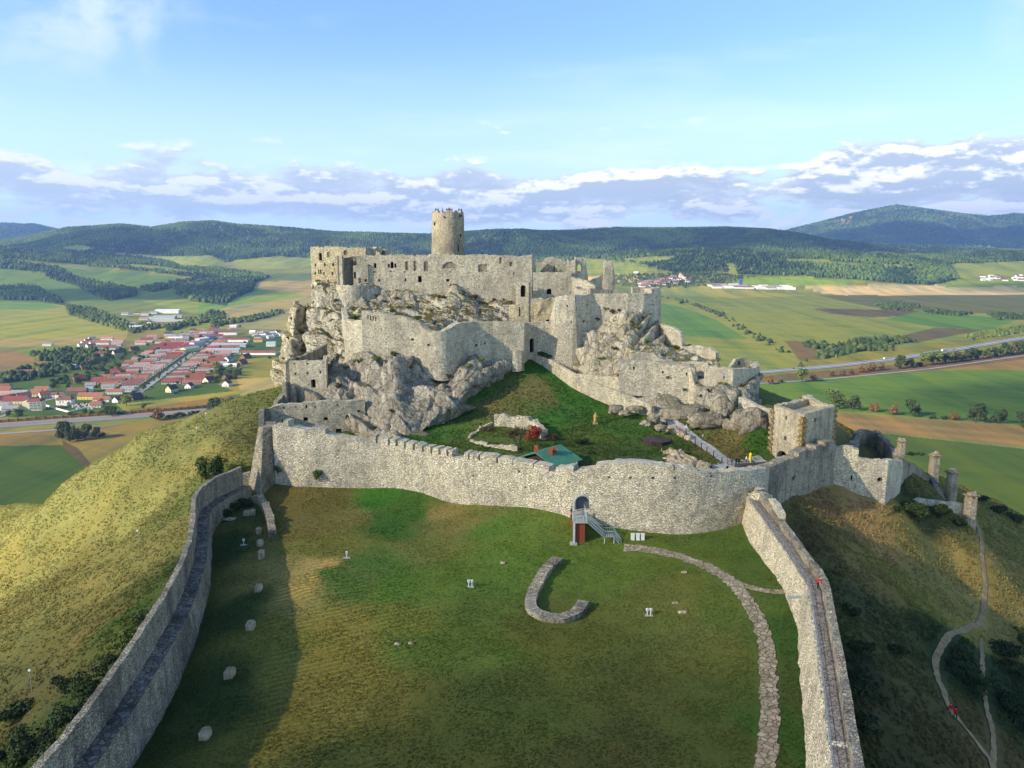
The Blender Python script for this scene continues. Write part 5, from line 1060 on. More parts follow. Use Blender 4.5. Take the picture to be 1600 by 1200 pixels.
# ------------------------------------------------------------------ people: one skinned body each, hair and clothing colours by zone
def person_mesh(pose, cols, seed=0):
    """pose: 'walk', 'stand', 'lean'; cols: (top, legs, hair)"""
    r = random.Random(seed); sw = {'walk': .22, 'stand': .04, 'lean': .08}[pose]; ln = .18 if pose == 'lean' else 0.02
    J = dict(pel=(0, 0, .95), chest=(0, ln * .6, 1.28), neck=(0, ln * 1.0, 1.47), head=(0, ln * 1.15, 1.60), top=(0, ln * 1.1, 1.72),
      hL=(-.10, 0, .90), kL=(-.11, sw * .9, .50), aL=(-.11, sw * .6 - .02, .09), tL=(-.12, sw * .6 + .15, .04), hR=(.10, 0, .90), kR=(.11, -sw * .2, .50), aR=(.11, -sw * 1.3, .10), tR=(.12, -sw * 1.3 + .15, .04),
      sL=(-.19, ln * .8, 1.40), eL=(-.26, -sw * .7 + ln, 1.13), wL=(-.24, -sw * .6 + .12 + ln * 1.5, .90), fL=(-.23, -sw * .5 + .16 + ln * 1.6, .82), sR=(.19, ln * .8, 1.40), eR=(.26, sw * .5 + ln, 1.13), wR=(.24, sw * 1.0 + .12 + ln * 1.5, .90), fR=(.23, sw * 1.1 + .15 + ln * 1.6, .82))
    R = dict(pel=.15, chest=.165, neck=.06, head=.10, top=.075, hL=.105, kL=.07, aL=.045, tL=.035, hR=.105, kR=.07, aR=.045, tR=.035, sL=.07, eL=.052, wL=.036, fL=.03, sR=.07, eR=.052, wR=.036, fR=.03)
    E = [('pel', 'chest'), ('chest', 'neck'), ('neck', 'head'), ('head', 'top'), ('pel', 'hL'), ('hL', 'kL'), ('kL', 'aL'), ('aL', 'tL'), ('pel', 'hR'), ('hR', 'kR'), ('kR', 'aR'), ('aR', 'tR'), ('chest', 'sL'), ('sL', 'eL'), ('eL', 'wL'), ('wL', 'fL'), ('chest', 'sR'), ('sR', 'eR'), ('eR', 'wR'), ('wR', 'fR')]
    names = list(J); me = bpy.data.meshes.new('body'); me.from_pydata([J[n] for n in names], [(names.index(a), names.index(b)) for a, b in E], [])
    o = link(bpy.data.objects.new('tmp', me)); o.modifiers.new('s', 'SKIN'); o.modifiers.new('d', 'SUBSURF').levels = 1
    for i, n in enumerate(names): me.skin_vertices[0].data[i].radius = (R[n], R[n] * (.72 if n in ('chest', 'pel') else 1)); me.skin_vertices[0].data[i].use_root = (n == 'pel')
    bpy.context.view_layer.update(); dg = bpy.context.evaluated_depsgraph_get(); ev = o.evaluated_get(dg); m2 = bpy.data.meshes.new_from_object(ev)
    bpy.data.objects.remove(o, do_unlink=True); m2.name = 'body'
    for c in ('skin', cols[0], cols[1], 'cloth_black'): m2.materials.append(MATS[c])
    for p in m2.polygons:
        x, y, z = p.center; p.use_smooth = True
        p.material_index = 3 if z < .12 else 2 if z < .93 and abs(x) < .2 else 1 if z < 1.47 and not (abs(x) > .2 and z < .90) else 0
    # hair cap
    hb = MB(); V = []; n = 8; cx, cy, cz = J['head']
    for k in range(5):
        ph = k / 4 * math.pi * .55; 
        for a in range(n): V.append((cx + .118 * math.sin(ph) * math.cos(a * math.pi / 4), cy - .015 + .122 * math.sin(ph) * math.sin(a * math.pi / 4), cz + .05 + .125 * math.cos(ph)))
    hb.add(V, [(k * n + a, k * n + (a + 1) % n, (k + 1) * n + (a + 1) % n, (k + 1) * n + a) for k in range(4) for a in range(n)])
    return m2, hb
def person(label, loc, rz, pose='stand', cols=('cloth_red', 'cloth_black', 'hair_dark'), seed=0, group='visitors', pack=None, sc=1.0):
    t_ = thing('person', label, 'person', loc, rz, group); m2, hb = person_mesh(pose, cols, seed)
    o = link(bpy.data.objects.new('body', m2)); o.parent = t_
    h = hb.build('hair', cols[2], t_, world=False)
    if pack: b = MB(); b.box(-.16, .16, -.28, -.12, 1.02, 1.42, taper=.15); b.build('backpack', pack, t_, world=False)
    t_.scale = (sc,) * 3; return t_
ewz = lambda y: H + Z2 + max(0, y - 105) * .035 + .10
p = (41.2, 96.0)
person('person in a red jacket leaning on the parapet of the east wall walk', (float(np.interp(96.5, [e[1] for e in eaz][::-1], [e[0] for e in eaz][::-1])) + 1.35, 96.5, ewz(96.5)), math.radians(-70), 'lean', ('cloth_red', 'cloth_black', 'hair_dark'), 1, None)
p = G(1484, 1118); person('hiker in a red hood and grey trousers on the dirt path', p, math.radians(160), 'walk', ('cloth_red', 'cloth_grey', 'cloth_red'), 2, 'hikers', sc=1.05)
p = G(1492, 1124); person('hiker in a red top carrying a green backpack on the dirt path', p, math.radians(170), 'walk', ('cloth_red', 'cloth_black', 'hair_dark'), 3, 'hikers', 'cloth_green', sc=1.02)
p = P(894, 806, 126.5); person('person in black standing on the gate platform by the wall', (p[0], 127.6, H - 46.3), 1.2, 'stand', ('cloth_black', 'cloth_black', 'hair_dark'), 4, None)
p = P(890, 812, 125.3); person('person with dark hair and a pink bag at the gate platform corner', (p[0] + .3, 125.7, H - 46.3), 2.2, 'lean', ('cloth_pink', 'cloth_black', 'hair_dark'), 5, None)
PE = [(1143,729,'stand',('cloth_jeans','cloth_jeans','hair_dark'),'person in a blue top within the group at the foot of the ramp'),(1150,727,'stand',('cloth_black','cloth_black','hair_dark'),'left of the two people in black at the foot of the ramp'),(1154,728,'stand',('cloth_black','cloth_black','hair_dark'),'right of the two people in black at the foot of the ramp'),
 (1137,728,'lean',('cloth_orange','fur_brown','hair_dark'),'crouching person in orange at the left of the ramp group'),(1166,725,'stand',('cloth_white','cloth_black','hair_dark'),'person in a white shirt beside the yellow sign'),(1161,731,'stand',('cloth_pink','cloth_grey','hair_dark'),'child in pink on the pavement below the yellow sign'),
 (1098,690,'walk',('cloth_grey','cloth_jeans','hair_dark'),'lone person in pale grey walking down the middle of the ramp'),(1072,676,'walk',('cloth_white','cloth_black','cloth_white'),'person in a white hat walking on the upper ramp'),(1063,678,'stand',('cloth_pink','cloth_white','hair_dark'),'child in a pink top on the white stones beside the ramp'),
 (1009,640,'walk',('cloth_blue','cloth_jeans','hair_dark'),'person in dark blue at the top of the ramp'),(1013,640,'walk',('cloth_blue','cloth_black','hair_dark'),'second person in dark blue at the top of the ramp, just right'),(1018,640,'walk',('cloth_orange','fur_brown','hair_dark'),'person in rusty red at the top of the ramp')]
# pedestrians on the ramp strip (defined below) stand on its surface
RAMP = [(1010,636),(1020,644),(1040,656),(1060,668),(1080,682),(1100,696),(1120,711),(1140,726),(1156,735)]
RW = [(G(u, v)[0], G(u, v)[1]) for u, v in RAMP]; rp = smooth_path(RW[::-1], 40)
def lane(name, path, w, mat, dz=.05, parent=None, kind='structure', zf=ground, edge=.0, n=None):
    pa = [(x, y, 0, 0) for x, y in path]; L, R2_ = offp(pa, w / 2), offp(pa, -w / 2); V = []; m = 5; k = len(path); rs_ = random.Random(3)
    for i in range(k):
        j1, j2 = (rs_.uniform(-edge, edge) for _ in (0, 1))
        for j in range(m):
            t_ = j / (m - 1); x = L[i][0] * (1 - t_) + R2_[i][0] * t_; y = L[i][1] * (1 - t_) + R2_[i][1] * t_
            if edge and j in (0, m - 1): x += j1 if j == 0 else j2; y += (j1 if j == 0 else j2) * .5
            V.append((x, y, zf(x, y) + dz))
    Fc = [(i * m + j, (i + 1) * m + j, (i + 1) * m + j + 1, i * m + j + 1) for i in range(k - 1) for j in range(m - 1)]
    o = mk(name, V, Fc, mat, parent)
    if parent is None: tag(o, kind=kind)
    return o
lane('entrance_ramp', rp, 2.6, 'ramp_paving', .16)
for k, (u, v, pose, cols, lb) in enumerate(PE):
    p = G(u, v); child = 'child' in lb; person(lb, (p[0], p[1], p[2] + .12), random.Random(k).uniform(0, 6.2), pose, cols, 10 + k, 'visitors on the ramp', sc=.75 if child else 1.0)
for k, (u, sc_) in enumerate([(679.5, 1), (683.5, 1), (691, 1), (698, .95), (701, 1), (703, 1), (706, 1), (716, .95), (719.5, .95)]):
    x = P(u, 329, 263)[0]; yy = TY - math.sqrt(max(.2, 4.1 ** 2 - (x - TX) ** 2)); person(ordn(k + 1) + ' visitor from the left looking out over the tower top', (x, yy, zv(329, 264) - .75), math.pi, 'stand', (['cloth_black', 'cloth_jeans', 'cloth_grey', 'cloth_black'][k % 4], 'cloth_black', 'hair_dark'), 30 + k, 'visitors on the tower', sc=sc_)
for k, (u, v, Y, c, lb) in enumerate([(667, 514, 203, 'cloth_cyan', 'visitor in a bright blue jacket behind the bastion wall'), (673, 515, 203, 'cloth_black', 'visitor in black behind the bastion wall')]):
    p = P(u, v, Y); person(lb, (p[0], p[1], p[2] - 1.3), 2.8, 'stand', (c, 'cloth_black', 'hair_dark'), 50 + k, None)
# ramp railing of thin dark posts
rr_ = thing('ramp_railing', 'low railing of dark posts along the left edge of the paved ramp', 'railing', (rp[20][0], rp[20][1], ground(*rp[20])))
rq = offp([(x, y, 0, 0) for x, y in rp], 1.45)
top = []
for i in range(0, len(rq), 3):
    x, y = rq[i][:2]; z = ground(x, y); b = MB(); b.box(-.08, .08, -.08, .08, -.1, 1.35, c=(x, y, z)); b.build('post', 'cloth_black', rr_); top.append((x, y, z + 1.2))
b = MB(); b.tube(top, .04, 5); b.build('rail', 'grey_metal', rr_)
# paths on the lawn
pth = [(975,856),(995,857),(1030,862),(1070,872),(1110,888),(1135,903),(1158,925),(1175,950),(1188,975),(1196,1000),(1200,1040),(1201,1080),(1202,1120),(1200,1160),(1195,1200),(1186,1260)]
fp = smooth_path([G(u, v)[:2] for u, v in pth][::-1], 120); lane('flagstone_path', fp, 2.1, 'flagstone', .07, edge=.28)
fb = smooth_path([G(u, v)[:2] for u, v in [(1140,905),(1160,915),(1185,922),(1210,926),(1238,927)]][::-1], 30); lane('side_path', fb, 1.2, 'flagstone', .09, edge=.1)
dp = smooth_path([G(u, v)[:2] for u, v in [(1518,800),(1530,830),(1534,870),(1540,910),(1536,960),(1532,975),(1505,985),(1475,1005),(1460,1030),(1465,1060),(1475,1085),(1487,1115),(1520,1155),(1545,1180),(1556,1210)]][::-1], 110); lane('dirt_path', dp, .95, 'dirt', .16, edge=.2)
db = smooth_path([G(u, v)[:2] for u, v in [(1534,1000),(1535,1060),(1542,1110),(1553,1150),(1552,1200)]][::-1], 50); lane('dirt_track', db, .7, 'dirt', .13, edge=.15)
hp = smooth_path([G(u, v)[:2] for u, v in [(962,722),(1000,722),(1040,728),(1080,732),(1120,733),(1150,733)]][::-1], 30); lane('gravel_walk', hp, 3.0, 'gravel_pale', .25, edge=.3)
cy_ = [G(u, v)[:2] for u, v in [(1130,732),(1160,728),(1200,722)]]; lane('tower_forecourt', smooth_path(cy_[::-1], 10), 5.0, 'gravel_pale', .07, edge=.3)
b = MB(); b.box(-4, 4, -.9, .9, 0, .5, rz=.25, c=(P(1183,725,148)[0], 149.0, H - 43.6)); tag(b.build('awning_roof', 'roof_dark'), 'dark flat roof strip behind the curtain wall by the gate tower', 'roof')

# ---- gate platform and stairs
gz = H - 46.3; gx0, gx1 = P(895.5, 815, 125)[0], P(918, 815, 125)[0]; yb, yf = 130.2, 124.6
sg = thing('gate_stairs', 'grey metal stairs with landings leading down from the arched gate', 'stairs', ((gx0 + gx1) / 2, 127, H - 50))
b = MB(); b.box(gx0, gx1, yf, yb, gz - .25, gz); b.build('platform', 'concrete', sg)
def zg_(x, y): return ground(x, y)
b = MB(); b.box(P(896,830,125)[0], P(914,830,125)[0], yf + .4, yb, H - 50.8, gz - .26); b.build('brick_base', 'red_brick', sg)
for x in (gx0 + .18,):
    b = MB(); b.box(-.16, .16, -.16, .16, H - 50.8, gz - .25, c=(x, yf + .15, 0)); b.build('post', 'pale_metal', sg)
    b = MB(); b.box(-.6, .6, -.5, .5, H - 50.9, H - 50.0, c=(x - .1, yf, 0)); b.build('footing', 'concrete', sg)
def flight(x0, z0, x1, z1, y0, y1, name='flight'):
    b = MB(); n = max(2, int(abs(z0 - z1) / .2))
    for i in range(n):
        xa = x0 + (x1 - x0) * i / n; xb = x0 + (x1 - x0) * (i + 1) / n; z = z0 - (z0 - z1) * (i + .5) / n; b.box(min(xa, xb), max(xa, xb) + .03, y0, y1, z - .05, z)
    for y in (y0 - .05, y1 + .05): b.tube([(x0, y, z0 - .15), (x1, y, z1 - .15)], .10, 4)
    b.build(name, 'grey_metal', sg)
    for y in (y0, y1):
        b = MB(); b.tube([(x0, y, z0 + 1.0), (x1, y, z1 + 1.0)], .05, 5); b.tube([(x0, y, z0 + .5), (x1, y, z1 + .5)], .03, 5)
        m = max(2, int(abs(x1 - x0) / .35))
        for i in range(m + 1):
            t_ = i / m; x = x0 + (x1 - x0) * t_; z = z0 + (z1 - z0) * t_; b.tube([(x, y, z - .1), (x, y, z + 1.0)], .022, 4)
        b.build('railing', 'pale_metal', sg)
X1, X2, X3, X4 = P(945,833,124.5)[0], P(960,836,124.5)[0], P(974,855,122)[0], 0
zgr = ground(X3, 123.5); zl = zgr + 1.55
flight(gx1, gz, X1, zl, yf + .1, yf + 1.7); b = MB(); b.box(X1, X2, yf + .1, yf + 1.7, zl - .12, zl); b.build('landing', 'grey_metal', sg)
b = MB(); 
for y in (yf + .1, yf + 1.7):
    b.tube([(X1, y, zl + 1), (X2, y, zl + 1)], .05, 5)
    for i in range(6): x = X1 + (X2 - X1) * i / 5; b.tube([(x, y, zl), (x, y, zl + 1)], .022, 4)
b.build('railing', 'pale_metal', sg); flight(X2, zl, X3, zgr + .1, yf + .1, yf + 1.7)
for x in (X1, X2):
    b = MB(); b.tube([(x, yf + .15, zgr - .5), (x, yf + .15, zl)], .07, 6); b.build('post', 'pale_metal', sg)
b = MB()
for x, y in [(gx0 + .06 + i * .55, yf + .08) for i in range(5)] + [(gx0 + .06, yf + .08 + i * .8) for i in range(8)] + [(gx1 - .05, yf + 2 + i * .7) for i in range(5)]: b.tube([(x, y, gz), (x, y, gz + 1.05)], .03, 4)
b.tube([(gx1, yf + .08, gz + 1.05), (gx0 + .06, yf + .08, gz + 1.05), (gx0 + .06, yb - .1, gz + 1.05)], .045, 5); b.tube([(gx1 - .05, yf + 2, gz + 1.05), (gx1 - .05, yb - .1, gz + 1.05)], .045, 5)
b.build('railing', 'pale_metal', sg)
# three white bins by the path
for k, (u, lb) in enumerate(((988.5, 'left white post of the three standing by the stairs'), (996.5, 'middle white post of the three standing by the stairs'), (1004, 'right white post of the three standing by the stairs'))):
    p = G(u, 843); b = MB(); b.box(-.30, .30, -.25, .25, -.1, 1.0, c=p, taper=.08); b.box(-.33, .33, -.28, .28, 1.0, 1.08, c=p); tag(b.build('white_post', 'white_paint'), lb, 'post', 'three white posts')
# twin floodlights on the lawn and thin lamp masts on the west slope
def twin(u, v, lb, kind=2):
    p = G(u, v); t_ = thing('twin_light', lb, 'lamp', p, 0, 'white twin lights'); b = MB(); b.box(-.55, .55, -.2, .2, -.1, .10, c=p); b.build('base', 'concrete', t_)
    for dx in ((-.25, .25) if kind == 2 else (0,)):
        b = MB(); b.tube([(p[0] + dx, p[1], p[2]), (p[0] + dx, p[1], p[2] + 1.0)], .06, 6); b.box(-.16, .16, -.14, .14, .78, 1.12, rz=.3, c=(p[0] + dx, p[1], p[2])); b.build('lamp_head', 'white_paint', t_)
twin(735, 917, 'white twin light standing left of the hook ruin'); twin(1014, 962, 'white twin light standing right of the hook ruin'); twin(542, 872, 'single white light on the upper lawn below the green patch', 1); twin(381, 852, 'small white light standing in the shaded lawn near the stub wall', 1)
for k, (u, v, lb) in enumerate([(50, 1080, 'thin lamp mast lowest on the dry slope'), (217, 855, 'thin lamp mast in the middle of the dry slope'), (309, 690, 'white lamp mast high on the dry slope near the wall'), (323, 667, 'thin lamp mast highest on the dry slope')]):
    p = G(u, v); t_ = thing('lamp_mast', lb, 'lamp', p, 0, 'lamp masts'); b = MB(); b.tube([p, (p[0], p[1], p[2] + 3.2)], .05, 5); b.build('pole', 'grey_metal', t_); b = MB(); b.box(-.16, .16, -.1, .1, 3.15, 3.4, c=p); b.build('lamp_head', 'white_paint', t_)
# statue
p = G(930, 662); st = thing('wooden_statue', 'standing wooden statue on a pale base on the court lawn', 'statue', p)
b = MB(); b.box(-.6, .6, -.5, .5, -.1, .35, c=p, taper=.1); b.build('base', 'pale_boulder_rock', st)
b = MB(); b.tube([(p[0], p[1], p[2] + .3), (p[0], p[1], p[2] + .9), (p[0], p[1], p[2] + 1.7), (p[0], p[1], p[2] + 2.15), (p[0], p[1], p[2] + 2.3), (p[0], p[1], p[2] + 2.5), (p[0], p[1], p[2] + 2.75)], [.42, .36, .40, .30, .12, .19, .08], 10); b.tube([(p[0] - .38, p[1] - .1, p[2] + 2.0), (p[0] - .42, p[1] - .25, p[2] + 1.5), (p[0] - .05, p[1] - .4, p[2] + 1.4)], [.12, .10, .07], 6); b.tube([(p[0] + .38, p[1] - .1, p[2] + 2.0), (p[0] + .42, p[1] - .25, p[2] + 1.5), (p[0] + .05, p[1] - .42, p[2] + 1.45)], [.12, .10, .07], 6); b.build('figure', 'statue_wood', st, smooth=True)
# covered well: low eight-sided dark lid
p = G(1026, 690); wl_t = thing('covered_well', 'low eight-sided dark wooden cover lying on the court grass', 'well cover', p)
b = MB(); n = 8; Rw = 3.1; V = [(p[0] + Rw * math.cos(a * math.pi / 4 + .2), p[1] + Rw * math.sin(a * math.pi / 4 + .2), p[2] + z) for z in (-.3, .55) for a in range(n)]; b.add(V, [(a, (a + 1) % n, n + (a + 1) % n, n + a) for a in range(n)]); b.build('rim', 'dark_wood', wl_t)
b = MB(); V = [(p[0] + (Rw + .12) * math.cos(a * math.pi / 4 + .2), p[1] + (Rw + .12) * math.sin(a * math.pi / 4 + .2), p[2] + .56) for a in range(n)] + [(p[0] + Rw * .0, p[1], p[2] + .85)]; b.add(V, [(a, (a + 1) % n, n) for a in range(n)] + [tuple(range(n - 1, -1, -1))]); b.build('lid', 'well_cover', wl_t)
# yellow sign figure
p = G(1172, 728); ys = thing('yellow_sign', 'tall yellow folded sign on a white post beside the ramp foot', 'sign', p)
b = MB(); b.tube([p, (p[0], p[1], p[2] + 1.1)], .08, 6); b.build('post', 'white_paint', ys); b = MB(); b.tube([(p[0], p[1], p[2] + 1.0), (p[0], p[1], p[2] + 1.3), (p[0], p[1], p[2] + 2.5), (p[0], p[1], p[2] + 2.8)], [.14, .30, .34, .10], 8); b.build('panel', 'yellow_plastic', ys)
# hut with green roof behind the wall
def PZ(u, v, z): q = Q(u, v, z - H); return q
zE = H - 42.4; zR = H - 40.2
A_, B_, C2_, D2_ = PZ(800,716,zE), PZ(868,731,zE), PZ(911,717,zE), None
r1, r2 = PZ(836,707,zR), PZ(876,694,zR)
dx, dy = r2[0] - r1[0], r2[1] - r1[1]; l = math.hypot(dx, dy); ax = (dx / l, dy / l); pr = (ax[1], -ax[0]); hw = 5.6
cx, cy = (r1[0] + r2[0]) / 2, (r1[1] + r2[1]) / 2; hl = l / 2
hut = thing('visitor_hut', 'dark wooden hut with a green metal roof just behind the wall', 'hut', (cx, cy, H - 45))
def HP(a, s_, z): return (cx + ax[0] * a + pr[0] * s_, cy + ax[1] * a + pr[1] * s_, z)
V = [HP(-hl, 0, zR), HP(hl, 0, zR), HP(-hl, hw, zE), HP(hl, hw, zE), HP(-hl, -hw, zE), HP(hl, -hw, zE)]; V += [(x, y, z - .18) for x, y, z in V]
mk('roof', V, [(0, 2, 3, 1), (1, 5, 4, 0), (6, 7, 9, 8), (7, 6, 10, 11), (2, 8, 9, 3), (4, 5, 11, 10), (0, 6, 8, 2), (0, 4, 10, 6), (1, 3, 9, 7), (1, 7, 11, 5)], 'green_roof', hut)
V = [HP(a, s_, z) for a in (-hl + .9, hl - .9) for s_, z in ((-hw + .8, H - 46), (hw - .8, H - 46), (hw - .8, zE - .05), (0, zR - .25), (-hw + .8, zE - .05))]
mk('wall', V, [(0, 1, 2, 3, 4), (9, 8, 7, 6, 5), (1, 6, 7, 2), (0, 4, 9, 5)], 'dark_wood', hut)
b = MB()
for i in range(9):
    a = -hl + .6 + i * (2 * hl - 1.2) / 8
    b.tube([HP(a, .05, zR + .03), HP(a, hw, zE + .03)], .035, 4)
b.build('roof_seams', 'green_roof', hut)
for (a, s_, h_) in ((-hl * .30, 1.6, 1.0), (hl * .02, 1.5, 1.1), (-hl * .55, -1.2, 1.3)):
    q_ = HP(a, s_, zR - abs(s_) * (zR - zE) / hw); b = MB(); b.box(-.38, .38, -.38, .38, -.3, h_, c=q_); b.build('chimney', 'chimney_brick', hut)
p = PZ(901, 734, H - 42.0); um = thing('closed_parasol', 'folded white parasol standing by the hut above the gate', 'parasol', (p[0], p[1], H - 45))
b = MB(); b.tube([(p[0], p[1], H - 45), (p[0], p[1], H - 40.6)], .05, 6); b.build('pole', 'grey_metal', um); b = MB(); b.tube([(p[0], p[1], H - 43.0), (p[0], p[1], H - 42.4), (p[0], p[1], H - 41.2), (p[0], p[1], H - 40.4)], [.42, .38, .30, .05], 8); b.build('canopy', 'white_paint', um)
# ruined foundations beyond the hut
def lowwall(uv, h_, th_, lb, mat='curtain_stone', seed=0, rag=.3):
    q_ = smooth_path([G(u, v)[:2] for u, v in uv], max(6, 4 * len(uv))); z_ = [(x, y, ground(x, y) + h_, ground(x, y) - .5) for x, y in q_]
    slab('foundation_wall', z_, th_, mat, rag=rag, ds=.6, dz=.6, rough=.25, seed=seed, label=lb, cat='ruin')
lowwall([(733,690),(760,698),(790,702),(808,706)], .7, .7, 'low foundation wall in the grass in front of the sunken ruin', seed=301)
lowwall([(772,666),(800,668),(830,672),(848,688)], 2.2, 1.2, 'taller ruined wall behind the bare tree with the red shrub', 'curtain_stone', 302, .45)
lowwall([(735,685),(750,672),(770,664)], .5, .6, 'low ruin edge rising left of the bare tree', 'castle_stone', 303)

# ------------------------------------------------------------------ trees and shrubs
def leaf_cloud(n, lobes, size, seed, flat=.0):
    """n small leaf-clump faces through several lobes (cx, cy, cz, rx, ry, rz), outer-weighted, open gaps between"""
    r = np.random.default_rng(seed); lb = np.array(lobes, float); k = r.integers(0, len(lb), n); d = r.normal(size=(n, 3)); d /= np.linalg.norm(d, axis=1, keepdims=True)
    rad = r.uniform(.35, 1.0, n) ** .5; c = lb[k, :3] + d * lb[k, 3:] * rad[:, None]
    keep = vn(c * 1.3 + seed, seed) > -.62; c, d = c[keep], d[keep]; n = len(c)
    nr = d + r.normal(size=(n, 3)) * .6; nr /= np.linalg.norm(nr, axis=1, keepdims=True); a = np.cross(nr, r.normal(size=(n, 3))); a /= np.linalg.norm(a, axis=1, keepdims=True); b_ = np.cross(nr, a)
    s_ = (r.uniform(.6, 1.4, n) * size)[:, None]
    V = np.stack([c - a * s_ * .6, c + b_ * s_ * .5, c + a * s_ * .7, c - b_ * s_ * .55], 1).reshape(-1, 3)
    return V, np.arange(4 * n).reshape(-1, 4)
def tree_proto(name, hh, rr, mat, seed, n=900, size=.42, trunk=.22, label='x', grp=None, lowcrown=.25):
    r = random.Random(seed); t_ = thing(name, label, 'tree', (0, 0, 0), 0, grp)
    b = MB(); b.tube([(0, 0, -.6), (.05, 0, hh * .3), (-.05, .05, hh * .62), (0, 0, hh * .85)], [trunk, trunk * .75, trunk * .4, .04], 7)
    for k in range(6):
        a = k * 1.05 + r.random(); z = hh * (.28 + .09 * k); b.tube([(0, 0, z), (math.cos(a) * rr * .4, math.sin(a) * rr * .4, z + rr * .25), (math.cos(a) * rr * .75, math.sin(a) * rr * .75, z + rr * .55)], [trunk * .4, trunk * .22, .03], 5)
    b.build('trunk', 'bark', t_, world=False)
    lb = [(0, 0, hh * .60, rr * .72, rr * .72, hh * .34)]
    for k in range(8):
        a = r.uniform(0, 6.28); z = r.uniform(lowcrown + .12, .82); q_ = rr * r.uniform(.35, .62); lb.append((math.cos(a) * q_, math.sin(a) * q_, hh * z, rr * r.uniform(.28, .46), rr * r.uniform(.28, .46), hh * r.uniform(.12, .2)))
    V, Fc = leaf_cloud(n, lb, size, seed); o = mk('crown', V, Fc, mat, t_, world=False); return t_
def bush_proto(name, rx, ry, hh, mat, seed, n=900, size=.3, label='x', grp=None):
    r = random.Random(seed); t_ = thing(name, label, 'shrub', (0, 0, 0), 0, grp)
    b = MB()
    for k in range(6): a = k * 1.05 + r.random(); b.tube([(0, 0, -.3), (math.cos(a) * rx * .3, math.sin(a) * ry * .3, hh * .4), (math.cos(a) * rx * .6, math.sin(a) * ry * .6, hh * .7)], [.09, .06, .02], 5)
    b.build('stems', 'bark', t_, world=False)
    lb = [(0, 0, hh * .42, rx * .75, ry * .75, hh * .42)] + [(r.uniform(-.6, .6) * rx, r.uniform(-.6, .6) * ry, hh * r.uniform(.3, .72), rx * r.uniform(.25, .42), ry * r.uniform(.25, .42), hh * r.uniform(.18, .3)) for _ in range(9)]
    V, Fc = leaf_cloud(n, lb, size, seed); V[:, 2] = np.maximum(V[:, 2], -.2); mk('foliage', V, Fc, mat, t_, world=False); return t_
def place(t_, u=None, v=None, xyz=None, rz=0, sc=1.0):
    p = xyz if xyz else G(u, v); t_.location = p; t_.rotation_euler = (0, 0, rz); t_.scale = (sc, sc, sc) if not isinstance(sc, tuple) else sc; return t_
place(bush_proto('round_tree', 3.4, 3.2, 6.6, 'leaf_dark', 1, 4200, .26, 'round dense green tree growing on the dry slope beside the west wall'), 331, 752)
